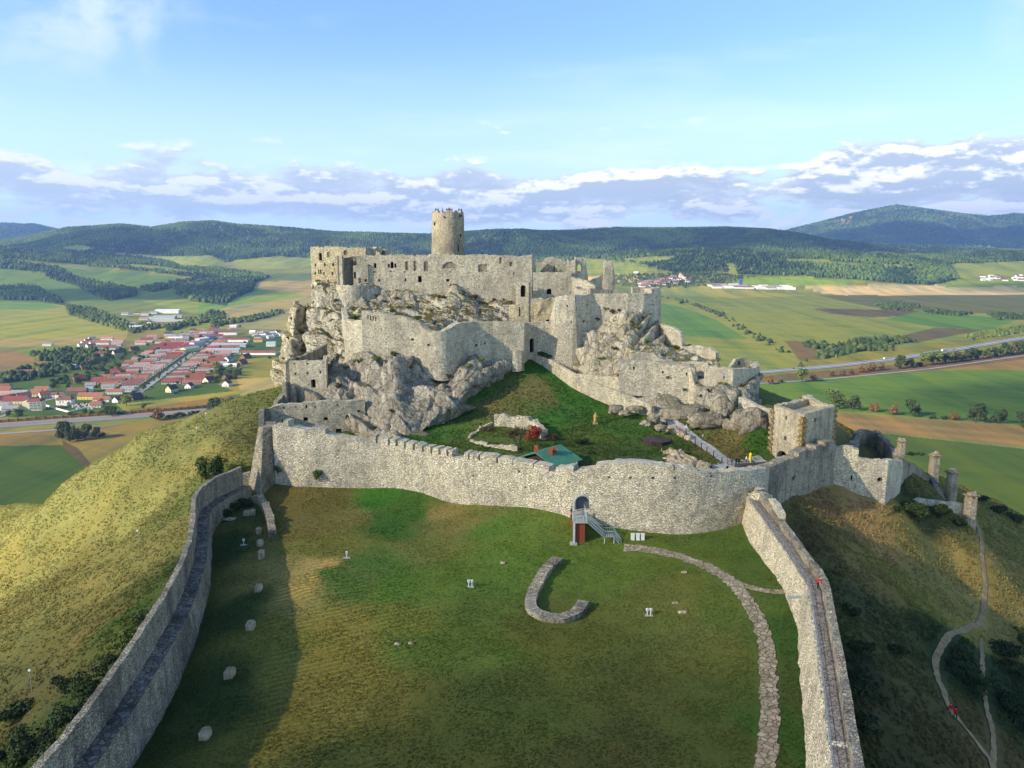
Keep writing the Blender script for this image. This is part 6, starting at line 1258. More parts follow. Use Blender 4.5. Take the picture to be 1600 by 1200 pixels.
SH = [ # u, v, rx, ry, h, material, label
 (345,722,1.2,1.0,1.1,'bush_yellow','yellow-green shrub right above the round tree at the wall corner'),(372,735,2.6,1.5,1.9,'leaf_light','bright shrub squeezed between the round tree and the wedge tower'),
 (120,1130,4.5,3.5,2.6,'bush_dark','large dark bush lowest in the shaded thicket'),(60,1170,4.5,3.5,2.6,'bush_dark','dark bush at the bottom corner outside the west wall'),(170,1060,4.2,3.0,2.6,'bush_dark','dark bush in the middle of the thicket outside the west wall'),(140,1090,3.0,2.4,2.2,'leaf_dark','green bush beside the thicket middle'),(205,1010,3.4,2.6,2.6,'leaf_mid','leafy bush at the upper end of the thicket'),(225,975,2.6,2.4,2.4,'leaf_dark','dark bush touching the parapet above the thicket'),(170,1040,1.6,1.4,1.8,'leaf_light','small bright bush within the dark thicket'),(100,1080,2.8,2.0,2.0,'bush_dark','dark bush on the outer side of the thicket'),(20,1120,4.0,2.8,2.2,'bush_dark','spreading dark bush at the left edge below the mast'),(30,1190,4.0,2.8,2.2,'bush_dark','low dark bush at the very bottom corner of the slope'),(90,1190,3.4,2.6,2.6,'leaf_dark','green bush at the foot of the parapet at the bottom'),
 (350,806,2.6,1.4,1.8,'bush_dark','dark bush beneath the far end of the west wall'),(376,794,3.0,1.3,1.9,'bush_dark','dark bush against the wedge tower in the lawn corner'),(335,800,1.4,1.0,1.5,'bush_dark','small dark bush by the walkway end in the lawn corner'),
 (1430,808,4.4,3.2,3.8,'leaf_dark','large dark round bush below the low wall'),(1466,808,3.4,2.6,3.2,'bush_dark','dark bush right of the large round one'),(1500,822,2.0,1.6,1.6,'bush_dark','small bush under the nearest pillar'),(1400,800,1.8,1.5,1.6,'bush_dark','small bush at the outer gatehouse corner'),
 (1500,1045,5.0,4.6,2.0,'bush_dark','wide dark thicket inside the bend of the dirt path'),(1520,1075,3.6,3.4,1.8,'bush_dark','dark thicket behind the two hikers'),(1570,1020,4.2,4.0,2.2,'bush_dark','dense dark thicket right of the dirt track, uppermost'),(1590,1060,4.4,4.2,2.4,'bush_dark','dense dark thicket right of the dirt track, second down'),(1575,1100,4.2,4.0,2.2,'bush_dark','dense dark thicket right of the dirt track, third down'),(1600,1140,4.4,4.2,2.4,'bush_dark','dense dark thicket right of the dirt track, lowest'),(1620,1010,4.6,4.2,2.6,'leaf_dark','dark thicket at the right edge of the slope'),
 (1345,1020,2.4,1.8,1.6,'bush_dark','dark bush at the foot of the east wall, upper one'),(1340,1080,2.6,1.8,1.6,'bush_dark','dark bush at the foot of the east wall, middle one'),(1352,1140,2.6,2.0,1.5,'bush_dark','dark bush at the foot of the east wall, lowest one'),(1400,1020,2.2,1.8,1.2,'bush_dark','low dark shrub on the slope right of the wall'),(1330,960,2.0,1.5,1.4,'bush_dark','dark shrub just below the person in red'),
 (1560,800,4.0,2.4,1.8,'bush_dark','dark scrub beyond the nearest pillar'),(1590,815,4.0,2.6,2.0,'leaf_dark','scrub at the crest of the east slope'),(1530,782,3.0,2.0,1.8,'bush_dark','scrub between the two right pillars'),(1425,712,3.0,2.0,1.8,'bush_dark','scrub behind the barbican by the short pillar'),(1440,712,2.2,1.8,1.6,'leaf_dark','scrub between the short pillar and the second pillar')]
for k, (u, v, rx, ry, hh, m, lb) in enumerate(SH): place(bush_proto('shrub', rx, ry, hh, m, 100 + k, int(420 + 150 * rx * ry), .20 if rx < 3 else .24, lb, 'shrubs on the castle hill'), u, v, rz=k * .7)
# shrubs on rock and walls
for k, (u, v, Y, rx, hh, m, lb) in enumerate([(775,576,199,1.6,2.1,'bush_yellow','bright yellow-green bush at the wall foot above the mound'),(434,733,149.3,1.0,1.5,'leaf_mid','small shrub growing from the curtain wall near the wedge tower'),(494,741,147.8,1.5,2.0,'leaf_mid','leafy tuft growing from the middle of the curtain wall'),(809,800,136.2,.6,.8,'bush_yellow','tiny green tuft at the foot of the curtain wall'),
 (556,494,207,1.9,1.6,'leaf_light','green shrub on the terrace under the round bastion'),(549,497,206,1.5,1.2,'leaf_mid','low shrub left on the terrace under the round bastion'),(652,496,206,1.5,1.0,'leaf_mid','dark green shrub behind the middle wall crest'),(1133,577,189,2.0,1.6,'leaf_light','green shrub behind the lower bastion parapet'),(1055,543,206,2.0,1.6,'leaf_mid','shrub on the eastern shoulder beside the broken wall'),(1078,541,208,2.2,1.4,'leaf_light','green shrub behind the stepping shoulder wall'),(1024,546,206,2.4,2.2,'leaf_brown','brown scrub under the eastern crag'),(1034,549,205,1.8,1.6,'leaf_brown','brown scrub patch beside the fallen stones'),(1044,556,203,1.6,1.2,'leaf_brown','small brown scrub above the long wall'),(1165,575,188,1.6,.9,'leaf_light','low green plants inside the lower bastion'),
 (848,553,210,1.8,1.6,'bush_dark','dark shrub beside the inner doorway'),(856,556,209,1.5,1.0,'leaf_mid','low green shrub on the ramp beside the doorway'),(517,596,193,1.2,1.2,'leaf_mid','shrub at the cliff foot near the upper west house'),(1196,637,190,2.0,4.5,'leaf_dark','dark tree standing behind the sloping stair wall'),(800,675,172,2.0,1.6,'leaf_brown','brown bush by the sunken ruin'),(860,682,168,2.0,1.8,'leaf_brown','brown bush right of the red shrub'),(908,690,166,2.2,1.8,'bush_dark','dark bush beside the hut'),(920,712,158,2.4,1.6,'bush_dark','dark bush just right of the hut'),(761,672,175,2.6,2.0,'leaf_brown','thorny brown bush left of the bare tree')]):
    p = P(u, v, Y); z = p[2] - hh * .45; t_ = bush_proto('shrub', rx, rx * .7, hh, m, 300 + k, int(300 + 180 * rx), .2, lb, 'shrubs on the castle rock'); t_.location = (p[0], p[1], z)
p = G(833, 690); t_ = bush_proto('red_shrub', 2.1, 1.3, 4.0, 'leaf_red', 401, 2600, .2, 'red-leaved creeper shrub on the ruined wall'); t_.location = (p[0], p[1], p[2])
p = G(810, 708); bt = thing('bare_tree', 'bare leafless tree standing in front of the red shrub', 'tree', p); r = random.Random(9); b = MB(); tw_ = MB()
def branch(p0, d, l, rad, dep):
    p1 = p0 + d * l; m_ = (p0 + p1) / 2 + Vector((r.uniform(-.1, .1), r.uniform(-.1, .1), 0)) * l; rad = max(rad, .035); (b if dep < 2 else tw_).tube([p0, m_, p1], [rad, rad * .8, rad * .6], 5 if dep < 2 else 3, cap=False)
    if dep < 5:
        for _ in range(3 if dep else 4): branch(p1 if _ else m_, (d + Vector((r.uniform(-.75, .75), r.uniform(-.75, .75), r.uniform(-.1, .4)))).normalized(), l * r.uniform(.6, .8), rad * .55, dep + 1)
branch(Vector(p) - Vector((0, 0, .3)), Vector((0, 0, 1)), 2.3, .22, 0); b.build('trunk', 'bark', bt); tw_.build('twigs', 'bark', bt)
# scrub tufts rooted on ledges of the crags and at the feet of the walls
bpy.context.view_layer.update(); dgx = bpy.context.evaluated_depsgraph_get()
def hit(u, v):
    p0 = Vector((0, 0, H)); d = Vector(P(u, v, 100.0)) - p0; ok, loc, nr, *_ = SC.ray_cast(dgx, p0, d.normalized()); return loc if ok else None
TU = [bush_proto('scrub_tuft', 1.1, .8, .9, m_, 500 + k, 340, .17, 'x', 'scrub tufts on the crags') for k, m_ in enumerate(('leaf_brown', 'leaf_mid', 'leaf_light', 'leaf_brown'))]; TUU = [0] * 4
rq_ = random.Random(31); spots = [(500,445),(512,447),(492,470),(508,486),(515,500),(498,520),(526,470),(585,462),(600,470),(618,468),(640,478),(655,470),(671,486),(690,463),(706,448),(716,455),(726,468),(742,466),(757,470),(770,470),(784,466),(796,472),(612,485),(560,565),(545,572),(575,600),(530,600),(590,560),(617,553),(640,575),(655,590),(700,585),(735,570),(750,560),(560,640),(585,665),(612,640),(520,570),(506,560),(455,500),(450,530),(441,560),(438,585),(465,560),(470,520),(932,500),(945,480),(958,487),(972,484),(985,500),(996,512),(1003,498),(960,545),(940,560),(1012,530),(1040,590),(1110,608),(1095,620),(1130,602),(1150,620),(1070,606),(1160,600)]
for k, (u, v) in enumerate(sorted(spots)):
    loc = hit(u + rq_.uniform(-3, 3), v + rq_.uniform(-3, 3))
    if loc is None or loc.y > 300: continue
    m_ = rq_.randrange(4); o = TU[m_] if not TUU[m_] else dup(TU[m_]); TUU[m_] = 1; s_ = rq_.uniform(.7, 1.7); o.location = (loc.x, loc.y, loc.z - .25 * s_); o.rotation_euler = (0, 0, rq_.uniform(0, 6)); o.scale = (s_, s_, s_ * .8)
    o['label'] = '%s scrub tuft from the left on the castle crags' % ordn(k + 1); o['category'] = 'shrub'
# ------------------------------------------------------------------ roads in the valley
def vlane(name, pts, w, mat, dz, n=60):
    q_ = smooth_path(pts, n); pa = [(x, y, 0, 0) for x, y in q_]; L, R_2 = offp(pa, w / 2), offp(pa, -w / 2); V = []
    zz = far_z(np.array([a[0] for a in q_]), np.array([a[1] for a in q_])) + H
    for i in range(n): V += [(L[i][0], L[i][1], zz[i] + dz), (R_2[i][0], R_2[i][1], zz[i] + dz)]
    o = mk(name, V, [(2 * i, 2 * i + 2, 2 * i + 3, 2 * i + 1) for i in range(n - 1)], mat); tag(o, kind='structure'); return o
def line(*uv): return [VG(u, v)[:2] for u, v in uv]
LRD = line((-500,704),(-200,680),(0,665),(100,658),(200,651),(280,645),(420,634),(560,624),(720,614))
vlane('motorway', LRD, 26, 'asphalt', .35); vlane('median_strip', LRD, 3.2, 'rust_fence', .42); 
for s_ in (-12, -6.6, 6.6, 12): vlane('road_marking', offp([(x, y, 0, 0) for x, y in smooth_path(LRD, 60)], s_)[:, :2], .45, 'line_white', .46)
vlane('service_road', line((-300,690),(0,678),(60,674),(95,671)), 7, 'village_asphalt', .3)
vlane('farm_track', line((95,671),(130,664),(160,668),(190,663)), 5, 'asphalt', .3)
RRD = line((720,614),(900,604),(1100,590),(1190,582),(1300,573),(1400,561),(1500,545),(1600,528),(1800,500),(2100,470))
vlane('motorway', RRD, 24, 'asphalt', .6, 90)
for s_ in (-11, 0, 11): vlane('road_marking', offp([(x, y, 0, 0) for x, y in smooth_path(RRD, 90)], s_)[:, :2], .9 if s_ else 2.0, 'line_white', .8, 90)
vlane('field_road', line((1150,602),(1300,592),(1450,577),(1600,556),(1800,532)), 6, 'village_asphalt', .4)
vlane('village_street', line((205,622),(228,606),(256,585),(300,553),(345,520),(372,508),(395,500)), 9, 'village_asphalt', .35)
vlane('village_lane', line((330,560),(370,553),(438,550)), 8, 'village_asphalt', .33); vlane('village_lane', line((150,560),(153,548),(148,536)), 6, 'village_asphalt', .33)
vlane('village_lane', line((-60,668),(0,652),(30,640),(60,628),(90,622)), 6, 'village_asphalt', .33)
vlane('farm_yard', line((238,495),(262,502),(300,500)), 60, 'gravel_pale', .3)
# low rusty crash fence above the left motorway
ff = thing('motorway_fence', 'long rusty orange fence with many posts beside the left motorway', 'fence', (LRD[2][0], LRD[2][1] + 16, 0))
fo = offp([(x, y, 0, 0) for x, y in smooth_path(LRD, 90)], 17.5)[:, :2]
V = []; 
for x, y in fo: V += [(x, y, .2), (x, y, 3.2), (x, y + .25, 3.2), (x, y + .25, .2)]
mk('panel', V, [(4 * i + j, 4 * i + 4 + j, 4 * i + 4 + (j + 1) % 4, 4 * i + (j + 1) % 4) for i in range(89) for j in range(4)], 'rust_fence', ff)
for i in range(6, 66):
    x, y = fo[i]; b = MB(); b.box(-.3, .3, -.5, .1, 0, 4.2, c=(x, y, 0)); b.build('post', 'dark_wood', ff)
# vehicles on the motorways
def vehicle(name, cat, lb, p, rz, L, Wd, Hh, mat, cab=True):
    t_ = thing(name, lb, cat, p, rz, 'traffic on the motorways')
    b = MB(); b.box(-L / 2, L / 2 - (2.2 if cab else 0), -Wd / 2, Wd / 2, .9, Hh); b.build('cargo_box' if cab else 'body', mat, t_, world=False)
    if cab: b = MB(); b.box(L / 2 - 2.1, L / 2, -Wd / 2, Wd / 2, .7, Hh * .85, taper=.08); b.build('cab', 'wall_white', t_, world=False)
    else: b = MB(); b.box(-L * .28, L * .22, -Wd * .42, Wd * .42, Hh, Hh + .6, taper=.25); b.build('cabin', 'window_glass', t_, world=False)
    for x in (-L * .33, L * .33):
        for y in (-Wd / 2 + .1, Wd / 2 - .1): b = MB(); b.tube([(x, y - .12, .45), (x, y + .12, .45)], .45, 10); b.build('wheel', 'cloth_black', t_, world=False)
for k, (u, v, L, Hh, m, cab, lb) in enumerate([(1475,549,15,3.8,'wall_white',True,'white lorry farthest along the right motorway'),(1383,562,9,3.2,'roof_white',True,'white van-sized lorry in the middle of the right motorway'),(1240,577,4.5,1.1,'roof_dark',False,'dark car nearest the castle on the right motorway'),(1268,575,4.5,1.1,'wall_white',False,'white car beside the dark one on the right motorway'),(1490,547,4.5,1.1,'roof_red',False,'red car behind the white lorry on the right motorway'),(343,640,8,3,'roof_red',True,'red lorry leaving behind the dry slope on the left motorway')]):
    x, y, z = VG(u, v); a = math.atan2(RRD[6][1] - RRD[4][1], RRD[6][0] - RRD[4][0]) if u > 1000 else math.atan2(LRD[4][1] - LRD[2][1], LRD[4][0] - LRD[2][0]); vehicle('lorry' if cab else 'car', 'lorry' if cab else 'car', lb, (x, y, vz_at(x, y) + .85), a, L, 2.5 if cab else 1.8, Hh, m, cab)

# ------------------------------------------------------------------ houses
def house_proto(wallm, roofm, L, Wd, Hh, rise, windows=True):
    """gabled house, ridge along x; wall > window, door; roof > chimney"""
    t_ = thing('village_house', 'x', 'house')
    V = [(sx * L / 2, sy * Wd / 2, z) for z in (0, Hh) for sx, sy in ((-1, -1), (1, -1), (1, 1), (-1, 1))] + [(-L / 2, 0, Hh + rise), (L / 2, 0, Hh + rise)]
    w_ = mk('wall', V, [(0, 1, 5, 4), (2, 3, 7, 6), (1, 2, 6, 9, 5), (3, 0, 4, 8, 7)], wallm, t_, world=False)
    if windows:
        for y in (-Wd / 2 - .03, Wd / 2 + .03):
            for x in np.arange(-L / 2 + 2, L / 2 - 1.2, 3.6): b = MB(); b.box(-.55, .55, -.05, .05, 1.0, 2.3, c=(x, y, 0)); b.build('window', 'window_glass', t_, world=False)
        for x in (-L / 2 - .03, L / 2 + .03):
            b = MB(); b.box(-.05, .05, -.5, .5, 1.0, 2.3, c=(x, 1.6, 0)); b.build('window', 'window_glass', t_, world=False)
            b = MB(); b.box(-.05, .05, -.5, .5, 0, 2.2, c=(x, -1.6, 0)); b.build('door', 'dark_wood', t_, world=False)
    e = .55; sl_ = rise / (Wd / 2); zl_ = Hh - e * sl_ + .05
    V = [(-L / 2 - .4, 0, Hh + rise + .12), (L / 2 + .4, 0, Hh + rise + .12), (-L / 2 - .4, -Wd / 2 - e, zl_), (L / 2 + .4, -Wd / 2 - e, zl_), (-L / 2 - .4, Wd / 2 + e, zl_), (L / 2 + .4, Wd / 2 + e, zl_)]; V += [(x, y, z - .22) for x, y, z in V]
    rf = mk('roof', V, [(0, 2, 3, 1), (1, 5, 4, 0), (6, 7, 9, 8), (7, 6, 10, 11), (2, 8, 9, 3), (4, 5, 11, 10), (0, 6, 8, 2), (0, 4, 10, 6), (1, 3, 9, 7), (1, 7, 11, 5)], roofm, t_, world=False)
    if windows: b = MB(); b.box(-.45, .45, -.4, .4, Hh + rise - .8, Hh + rise + 1.1, c=(L * .2, .3, 0)); b.build('chimney', 'chimney_brick', rf, world=False)
    return t_
HPROT = {}
def hp_get(key):
    if key not in HPROT: HPROT[key] = [house_proto(*key), False]
    pr_, used_ = HPROT[key]; return pr_, key
def put_house(key, x, y, rz, lb, grp=None, sc=1.0, cat=None, z=None, nm=None):
    pr_, _ = hp_get(key); first = not HPROT[key][1]; HPROT[key][1] = True
    o = pr_ if first else dup(pr_)
    if first:      # fill the child cache before moving the prototype
        pass
    o.location = (x, y, (vz_at(x, y) if z is None else z) - .3); o.rotation_euler = (0, 0, rz); o.scale = (sc,) * 3 if not isinstance(sc, tuple) else sc; o['label'] = lb
    if grp: o['group'] = grp
    if cat: o['category'] = cat
    return o
rh = random.Random(77)
s0, s1 = VG(226, 608), VG(347, 519); sdx, sdy = s1[0] - s0[0], s1[1] - s0[1]; sl2 = math.hypot(sdx, sdy); sdx /= sl2; sdy /= sl2; nxs, nys = -sdy, sdx      # left of the street
ang_n = math.atan2(nys, nxs)
RC = ['roof_red', 'roof_orange', 'roof_crimson', 'roof_brown', 'roof_red', 'roof_orange', 'roof_pink', 'roof_grey']; RN = {'roof_red': 'red', 'roof_orange': 'orange', 'roof_crimson': 'crimson', 'roof_brown': 'brown', 'roof_pink': 'faded pink', 'roof_grey': 'grey', 'roof_dark': 'dark', 'roof_blue': 'pale blue', 'roof_white': 'white'}
WC = ['wall_white', 'wall_cream', 'wall_grey', 'wall_white', 'wall_yellow']
cnt = {}
def row(side, depth, s_a, s_b, step, Ls, who):
    k = 0; s_ = s_a
    while s_ < s_b:
        k += 1; L = rh.choice(Ls); Wd = rh.choice([8.5, 9.5]); rc = RC[rh.randrange(len(RC))] if rh.random() < .8 else 'roof_grey'
        if side > 0 and 420 < s_ < 520: rc = 'roof_crimson'
        off = depth + L / 2; x = s0[0] + sdx * s_ + nxs * side * off; y = s0[1] + sdy * s_ + nys * side * off
        put_house((WC[rh.randrange(5)] if rh.random() < .5 else 'wall_white', rc, L, Wd, 3.4 if depth < 20 else 3.0, 3.2, depth < 20), x, y, ang_n + (0 if side > 0 else math.pi), '%s-roofed house, %s up the street in the %s' % (RN[rc], ordn(k), who), 'houses along the village street')
        s_ += step * rh.uniform(.9, 1.15)
row(1, 14, 30, sl2 + 60, 15.5, [18, 22, 26], 'row on its left side'); row(1, 44, 20, sl2 + 40, 17, [16, 22, 28], 'second row on its left side'); row(1, 74, 40, sl2 - 60, 24, [14, 18], 'back row on its left side')
row(-1, 15, 40, sl2 - 210, 16, [18, 22, 26], 'row on its right side'); row(-1, 45, 30, sl2 - 260, 21, [18, 26, 30], 'second row on its right side')
HS_ = [ # u, v, wall, roof, L, W, H, rise, rot, label
 (263,489,'wall_white','roof_white',70,26,9,3,0.05,'large white farm shed with a pale roof, upper of the two beyond the stream'),(258,498,'wall_grey','roof_blue',60,20,6,3,0.05,'long pale farm shed, lower of the two beyond the stream'),(278,496,'wall_cream','roof_grey',26,12,5,3,0.1,'small farm shed at the right end of the farm yard'),
 (213,514,'wall_white','roof_white',30,16,6,3,.5,'white building at the bend of the stream'),(206,508,'wall_white','roof_grey',20,10,5,3,.3,'small grey-roofed building by the stream above the white one'),(225,500,'wall_white','roof_pink',22,12,5,3,.2,'pink-roofed house left of the farm sheds'),(228,493,'wall_grey','roof_grey',26,12,5,3,-.2,'grey-roofed building left of the upper shed'),(240,490,'wall_white','roof_grey',22,12,5,3,.1,'grey building touching the upper farm shed'),(203,496,'wall_green','roof_grey',22,12,5,3,.4,'greenish building at the left of the farm'),(233,508,'wall_white','roof_white',16,10,4,3,.1,'small white house below the farm sheds'),(196,492,'wall_white','roof_grey',20,10,5,3,.1,'grey building at the far left of the farm'),(215,491,'wall_cream','roof_brown',18,10,5,3,.1,'brown-roofed farm house behind the greenish building'),
 (302,519,'wall_white','roof_dark',12,11,5,4,0,'lone white house with a dark gable above the village'),(338,516,'wall_white','roof_dark',14,11,5,4,.2,'white gabled house at the upper village edge'),(365,512,'wall_white','roof_white',16,12,5,2,.1,'lone white house by the hedge above the village'),(264,524,'wall_white','roof_dark',16,11,5,4,.1,'white house with a black roof at the top of the village'),(268,528,'wall_yellow','roof_grey',24,12,5,3,.1,'yellow house with a grey roof at the top of the village'),(275,531,'wall_white','roof_white',30,12,5,2,.1,'long white building at the top of the village'),(290,526,'wall_white','roof_grey',20,14,6,3,.3,'grey and white house at the head of the street'),(331,521,'wall_white','roof_brown',16,11,5,4,.2,'brown-roofed house left of the gabled one'),(318,524,'wall_white','roof_blue',16,11,5,3,.1,'pale blue-roofed house beyond the street head'),
 (357,523,'wall_white','roof_brown',40,16,7,5,.1,'large brown-roofed building at the upper right of the village'),(339,528,'wall_white','roof_crimson',26,14,5,4,.2,'bright red-roofed house below the large brown roof'),(365,534,'wall_white','roof_red',64,14,6,3,.02,'long red-roofed hall above the blue-grey sheds'),(359,542,'wall_grey','roof_blue',70,20,6,2,.02,'upper long blue-grey shed right of the street'),(350,550,'wall_grey','roof_blue',64,22,6,2,.03,'lower long blue-grey shed right of the street'),(328,554,'wall_cream','roof_pink',16,11,5,4,.1,'cream house left of the lower blue-grey shed'),(404,554,'wall_white','roof_red',66,11,5,3,.0,'very long low building with a red and white front near the cliff'),(424,541,'wall_white','roof_blue',18,12,6,4,.1,'blue-roofed house near the cliff'),(404,534,'wall_yellow','roof_orange',18,12,5,3,.1,'yellow house near the cliff'),
 (384,560,'wall_brown','roof_dark',18,11,4,5,1.2,'dark barn, upper of the pair near the cliff'),(378,569,'wall_brown','roof_brown',16,11,4,5,1.2,'dark barn, lower of the pair near the cliff'),(357,564,'wall_white','roof_grey',14,11,4,5,1.3,'grey gabled house at the village field edge'),(355,603,'wall_white','roof_brown',13,10,5,4,1.5,'white house with a brown roof standing by the field'),(327,597,'wall_cream','roof_dark',16,11,4,5,1.2,'big dark-roofed barn at the village edge'),(296,606,'wall_white','roof_dark',11,9,4,4,1.5,'small white barn with a dark roof'),(269,612,'wall_cream','roof_dark',14,10,5,5,1.2,'tall barn with a dark roof by the garden'),(212,624,'wall_brown','roof_dark',16,11,4,5,1.1,'dark barn nearest the motorway'),(355,592,'wall_brown','roof_brown',12,9,4,4,1.2,'brown-roofed barn behind the white house'),(338,590,'wall_brown','roof_brown',12,9,4,3,.5,'low brown shed behind the big barn'),
 (349,571,'wall_white','roof_blue',14,10,4,3,.4,'pale house beside the gardens'),(361,572,'wall_white','roof_white',24,9,3,2,0,'pale green glasshouse by the field'),(305,572,'wall_grey','roof_orange',40,10,4,3,.05,'long orange-roofed house right of the street'),(318,561,'wall_cream','roof_red',44,10,4,3,.05,'long red-roofed house below the cream house'),(297,549,'wall_green','roof_blue',34,16,7,3,1.15,'light green hall with a pale roof beside the street'),(309,541,'wall_grey','roof_grey',30,14,9,2,1.15,'grey block beside the street above the green hall'),(316,535,'wall_grey','roof_white',26,14,9,2,1.15,'pale grey block highest beside the street'),(325,530,'wall_grey','roof_grey',22,14,7,3,1.15,'grey building right of the pale block'),
 (144,623,'wall_yellow','roof_orange',32,13,5,4,.05,'long yellow house with an orange roof near the church'),(158,556,'wall_white','roof_red',16,11,5,4,.3,'red house at the end of the lane'),(112,626,'wall_white','roof_pink',1,1,1,1,0,''),(160,627,'wall_white','roof_orange',20,10,4,3,.1,'orange-roofed house right of the yellow one'),(185,628,'wall_white','roof_brown',12,9,4,4,1.3,'small brown-roofed house by the bright tree'),(151,636,'wall_white','roof_orange',12,8,4,4,.2,'small white house with an orange roof right of the cemetery'),(180,615,'wall_white','roof_orange',22,10,4,3,.1,'orange-roofed house below the street end'),(200,612,'wall_white','roof_grey',18,10,4,3,.1,'grey-roofed house left of the street end'),(122,614,'wall_brown','roof_brown',26,10,4,4,.05,'long dark brown barn behind the church'),(140,612,'wall_white','roof_blue',8,14,5,3,.6,'small blue-roofed shed behind the yellow house'),(88,620,'wall_white','roof_brown',20,9,4,3,.1,'brown-roofed house left of the church'),
 (30,587,'wall_white','roof_red',30,12,5,4,.1,'red-roofed house standing alone in the left meadow'),(46,586,'wall_grey','roof_orange',28,12,5,4,.1,'orange-roofed house beside the lone red one'),(145,566,'wall_white','roof_crimson',16,12,5,4,.3,'crimson-roofed house beside the dark trees'),(152,565,'wall_brown','roof_dark',14,10,4,4,.8,'dark barn beside the crimson-roofed house'),(108,575,'wall_white','roof_grey',24,11,4,3,.1,'grey-roofed white bungalow in the meadow'),(134,576,'wall_brown','roof_dark',16,11,4,5,.9,'black barn right of the grey bungalow'),(124,595,'wall_brown','roof_crimson',16,12,4,5,.8,'barn with a crimson roof among dark trees'),(75,540,'wall_white','roof_grey',18,8,4,2,0,'small white building at the upper left field'),(183,554,'wall_cream','roof_dark',14,11,4,5,.9,'dark-roofed barn left of the village'),(210,548,'wall_brown','roof_dark',16,11,4,5,.9,'dark barn near the back row'),(112,571,'','',1,1,1,1,0,''),
 (128,541,'wall_white','roof_pink',14,10,4,3,.9,'lowest house in the small pinkish cluster'),(133,537,'wall_white','roof_pink',14,10,4,3,.9,'second house up in the small pinkish cluster'),(138,534,'wall_white','roof_red',14,10,4,3,.9,'third house up in the small pinkish cluster'),(144,531,'wall_white','roof_grey',14,10,4,3,.9,'highest house in the small pinkish cluster'),(142,542,'wall_white','roof_red',16,10,4,3,.9,'red house right of the pinkish cluster'),(146,538,'wall_white','roof_pink',14,10,4,3,.9,'pink house by the lane in the small cluster'),(162,538,'wall_white','roof_orange',24,12,5,4,.1,'big orange-roofed house across the lane'),(168,532,'wall_white','roof_pink',24,10,5,3,.1,'pink-roofed long house above the orange one'),(171,546,'wall_white','roof_red',24,12,5,4,.2,'red-roofed house below the orange one'),(185,536,'wall_white','roof_pink',22,10,4,3,.1,'faded pink house right of the orange one'),(183,540,'wall_grey','roof_grey',20,9,4,3,0,'grey shed right of the orange house'),(220,538,'wall_white','roof_pink',20,10,5,4,.2,'pink house at the upper left street end'),(230,534,'wall_white','roof_red',24,10,5,4,.2,'red house at the upper left street end'),(238,529,'wall_white','roof_pink',20,10,5,4,.3,'pale pink house above the red one'),(250,536,'wall_white','roof_orange',24,10,5,4,.2,'orange house near the street head'),
 (6,609,'wall_grey','roof_red',18,11,5,4,.1,'upper red house at the left picture edge'),(8,613,'wall_grey','roof_orange',16,10,5,4,.2,'orange house below it at the left picture edge'),(14,618,'wall_grey','roof_pink',26,10,4,3,0,'pale long house above the crimson one'),(32,618,'wall_grey','roof_grey',22,10,5,3,0,'grey-roofed house above the crimson one'),(26,630,'wall_cream','roof_crimson',28,14,5,5,.1,'large crimson-roofed house left of the apartment block'),(8,628,'wall_grey','roof_brown',18,11,5,4,.8,'brown-roofed house left of the crimson one'),(3,640,'wall_white','roof_grey',20,12,7,3,.1,'white grey-roofed house at the left picture edge'),(38,623,'wall_grey','roof_brown',16,10,5,4,.7,'brown house behind the apartment block'),(58,619,'wall_cream','roof_orange',14,11,5,5,.1,'orange house behind the apartment block'),(67,613,'wall_white','roof_orange',18,11,5,4,.1,'orange house above the apartment block'),(70,621,'wall_cream','roof_orange',12,10,5,4,.8,'small orange house right of the apartment block'),(18,643,'wall_grey','roof_grey',18,10,5,3,.2,'grey house nearest the motorway at the left edge'),(-20,630,'wall_white','roof_red',20,10,5,4,.1,'red house just past the left edge')]
for k in range(12):
    u = 395 + k * 3.9; v = 521 + (k * 7 % 5) * 1.9; HS_.append((u, v, 'wall_white', ['roof_white', 'roof_grey', 'roof_brown', 'roof_blue'][k % 4], 13, 11, 5, 2.5, .1 * k, '%s house from the left in the white cluster by the cliff' % ordn(k + 1)))
for (u, v, wm_, rm_, L, Wd, Hh, rs_, rot, lb) in HS_:
    if not lb: continue
    x, y, z = VG(u, v); put_house((wm_, rm_, L, Wd, Hh, rs_, L < 34), x, y, rot, lb, 'scattered village buildings', cat='barn' if 'barn' in lb else 'shed' if 'shed' in lb else 'house')
# apartment block
x, y, z = VG(54, 640); ab = thing('apartment_block', 'cream apartment block with a red roof and balconies near the motorway', 'building', (x, y, 0), .12, None)
b = MB(); b.box(-11, 11, -6, 6, -.5, 11); b.build('wall', 'wall_cream', ab, world=False); b = MB(); b.box(-6, 11.3, -6.4, 6.4, 11, 13.6, taper=.25); b.build('roof', 'roof_crimson', ab, world=False)
for i in range(3):
    for j in range(3): b = MB(); b.box(-2.6 + i * 4.4, .6 + i * 4.4, -6.5, -6.0, 1.5 + j * 3.2, 3.9 + j * 3.2); b.build('balcony', 'roof_blue', ab, world=False); b = MB(); b.box(-2.0 + i * 4.4, 0 + i * 4.4, -6.6, -6.5, 2.5 + j * 3.2, 3.7 + j * 3.2); b.build('window', 'window_glass', ab, world=False)
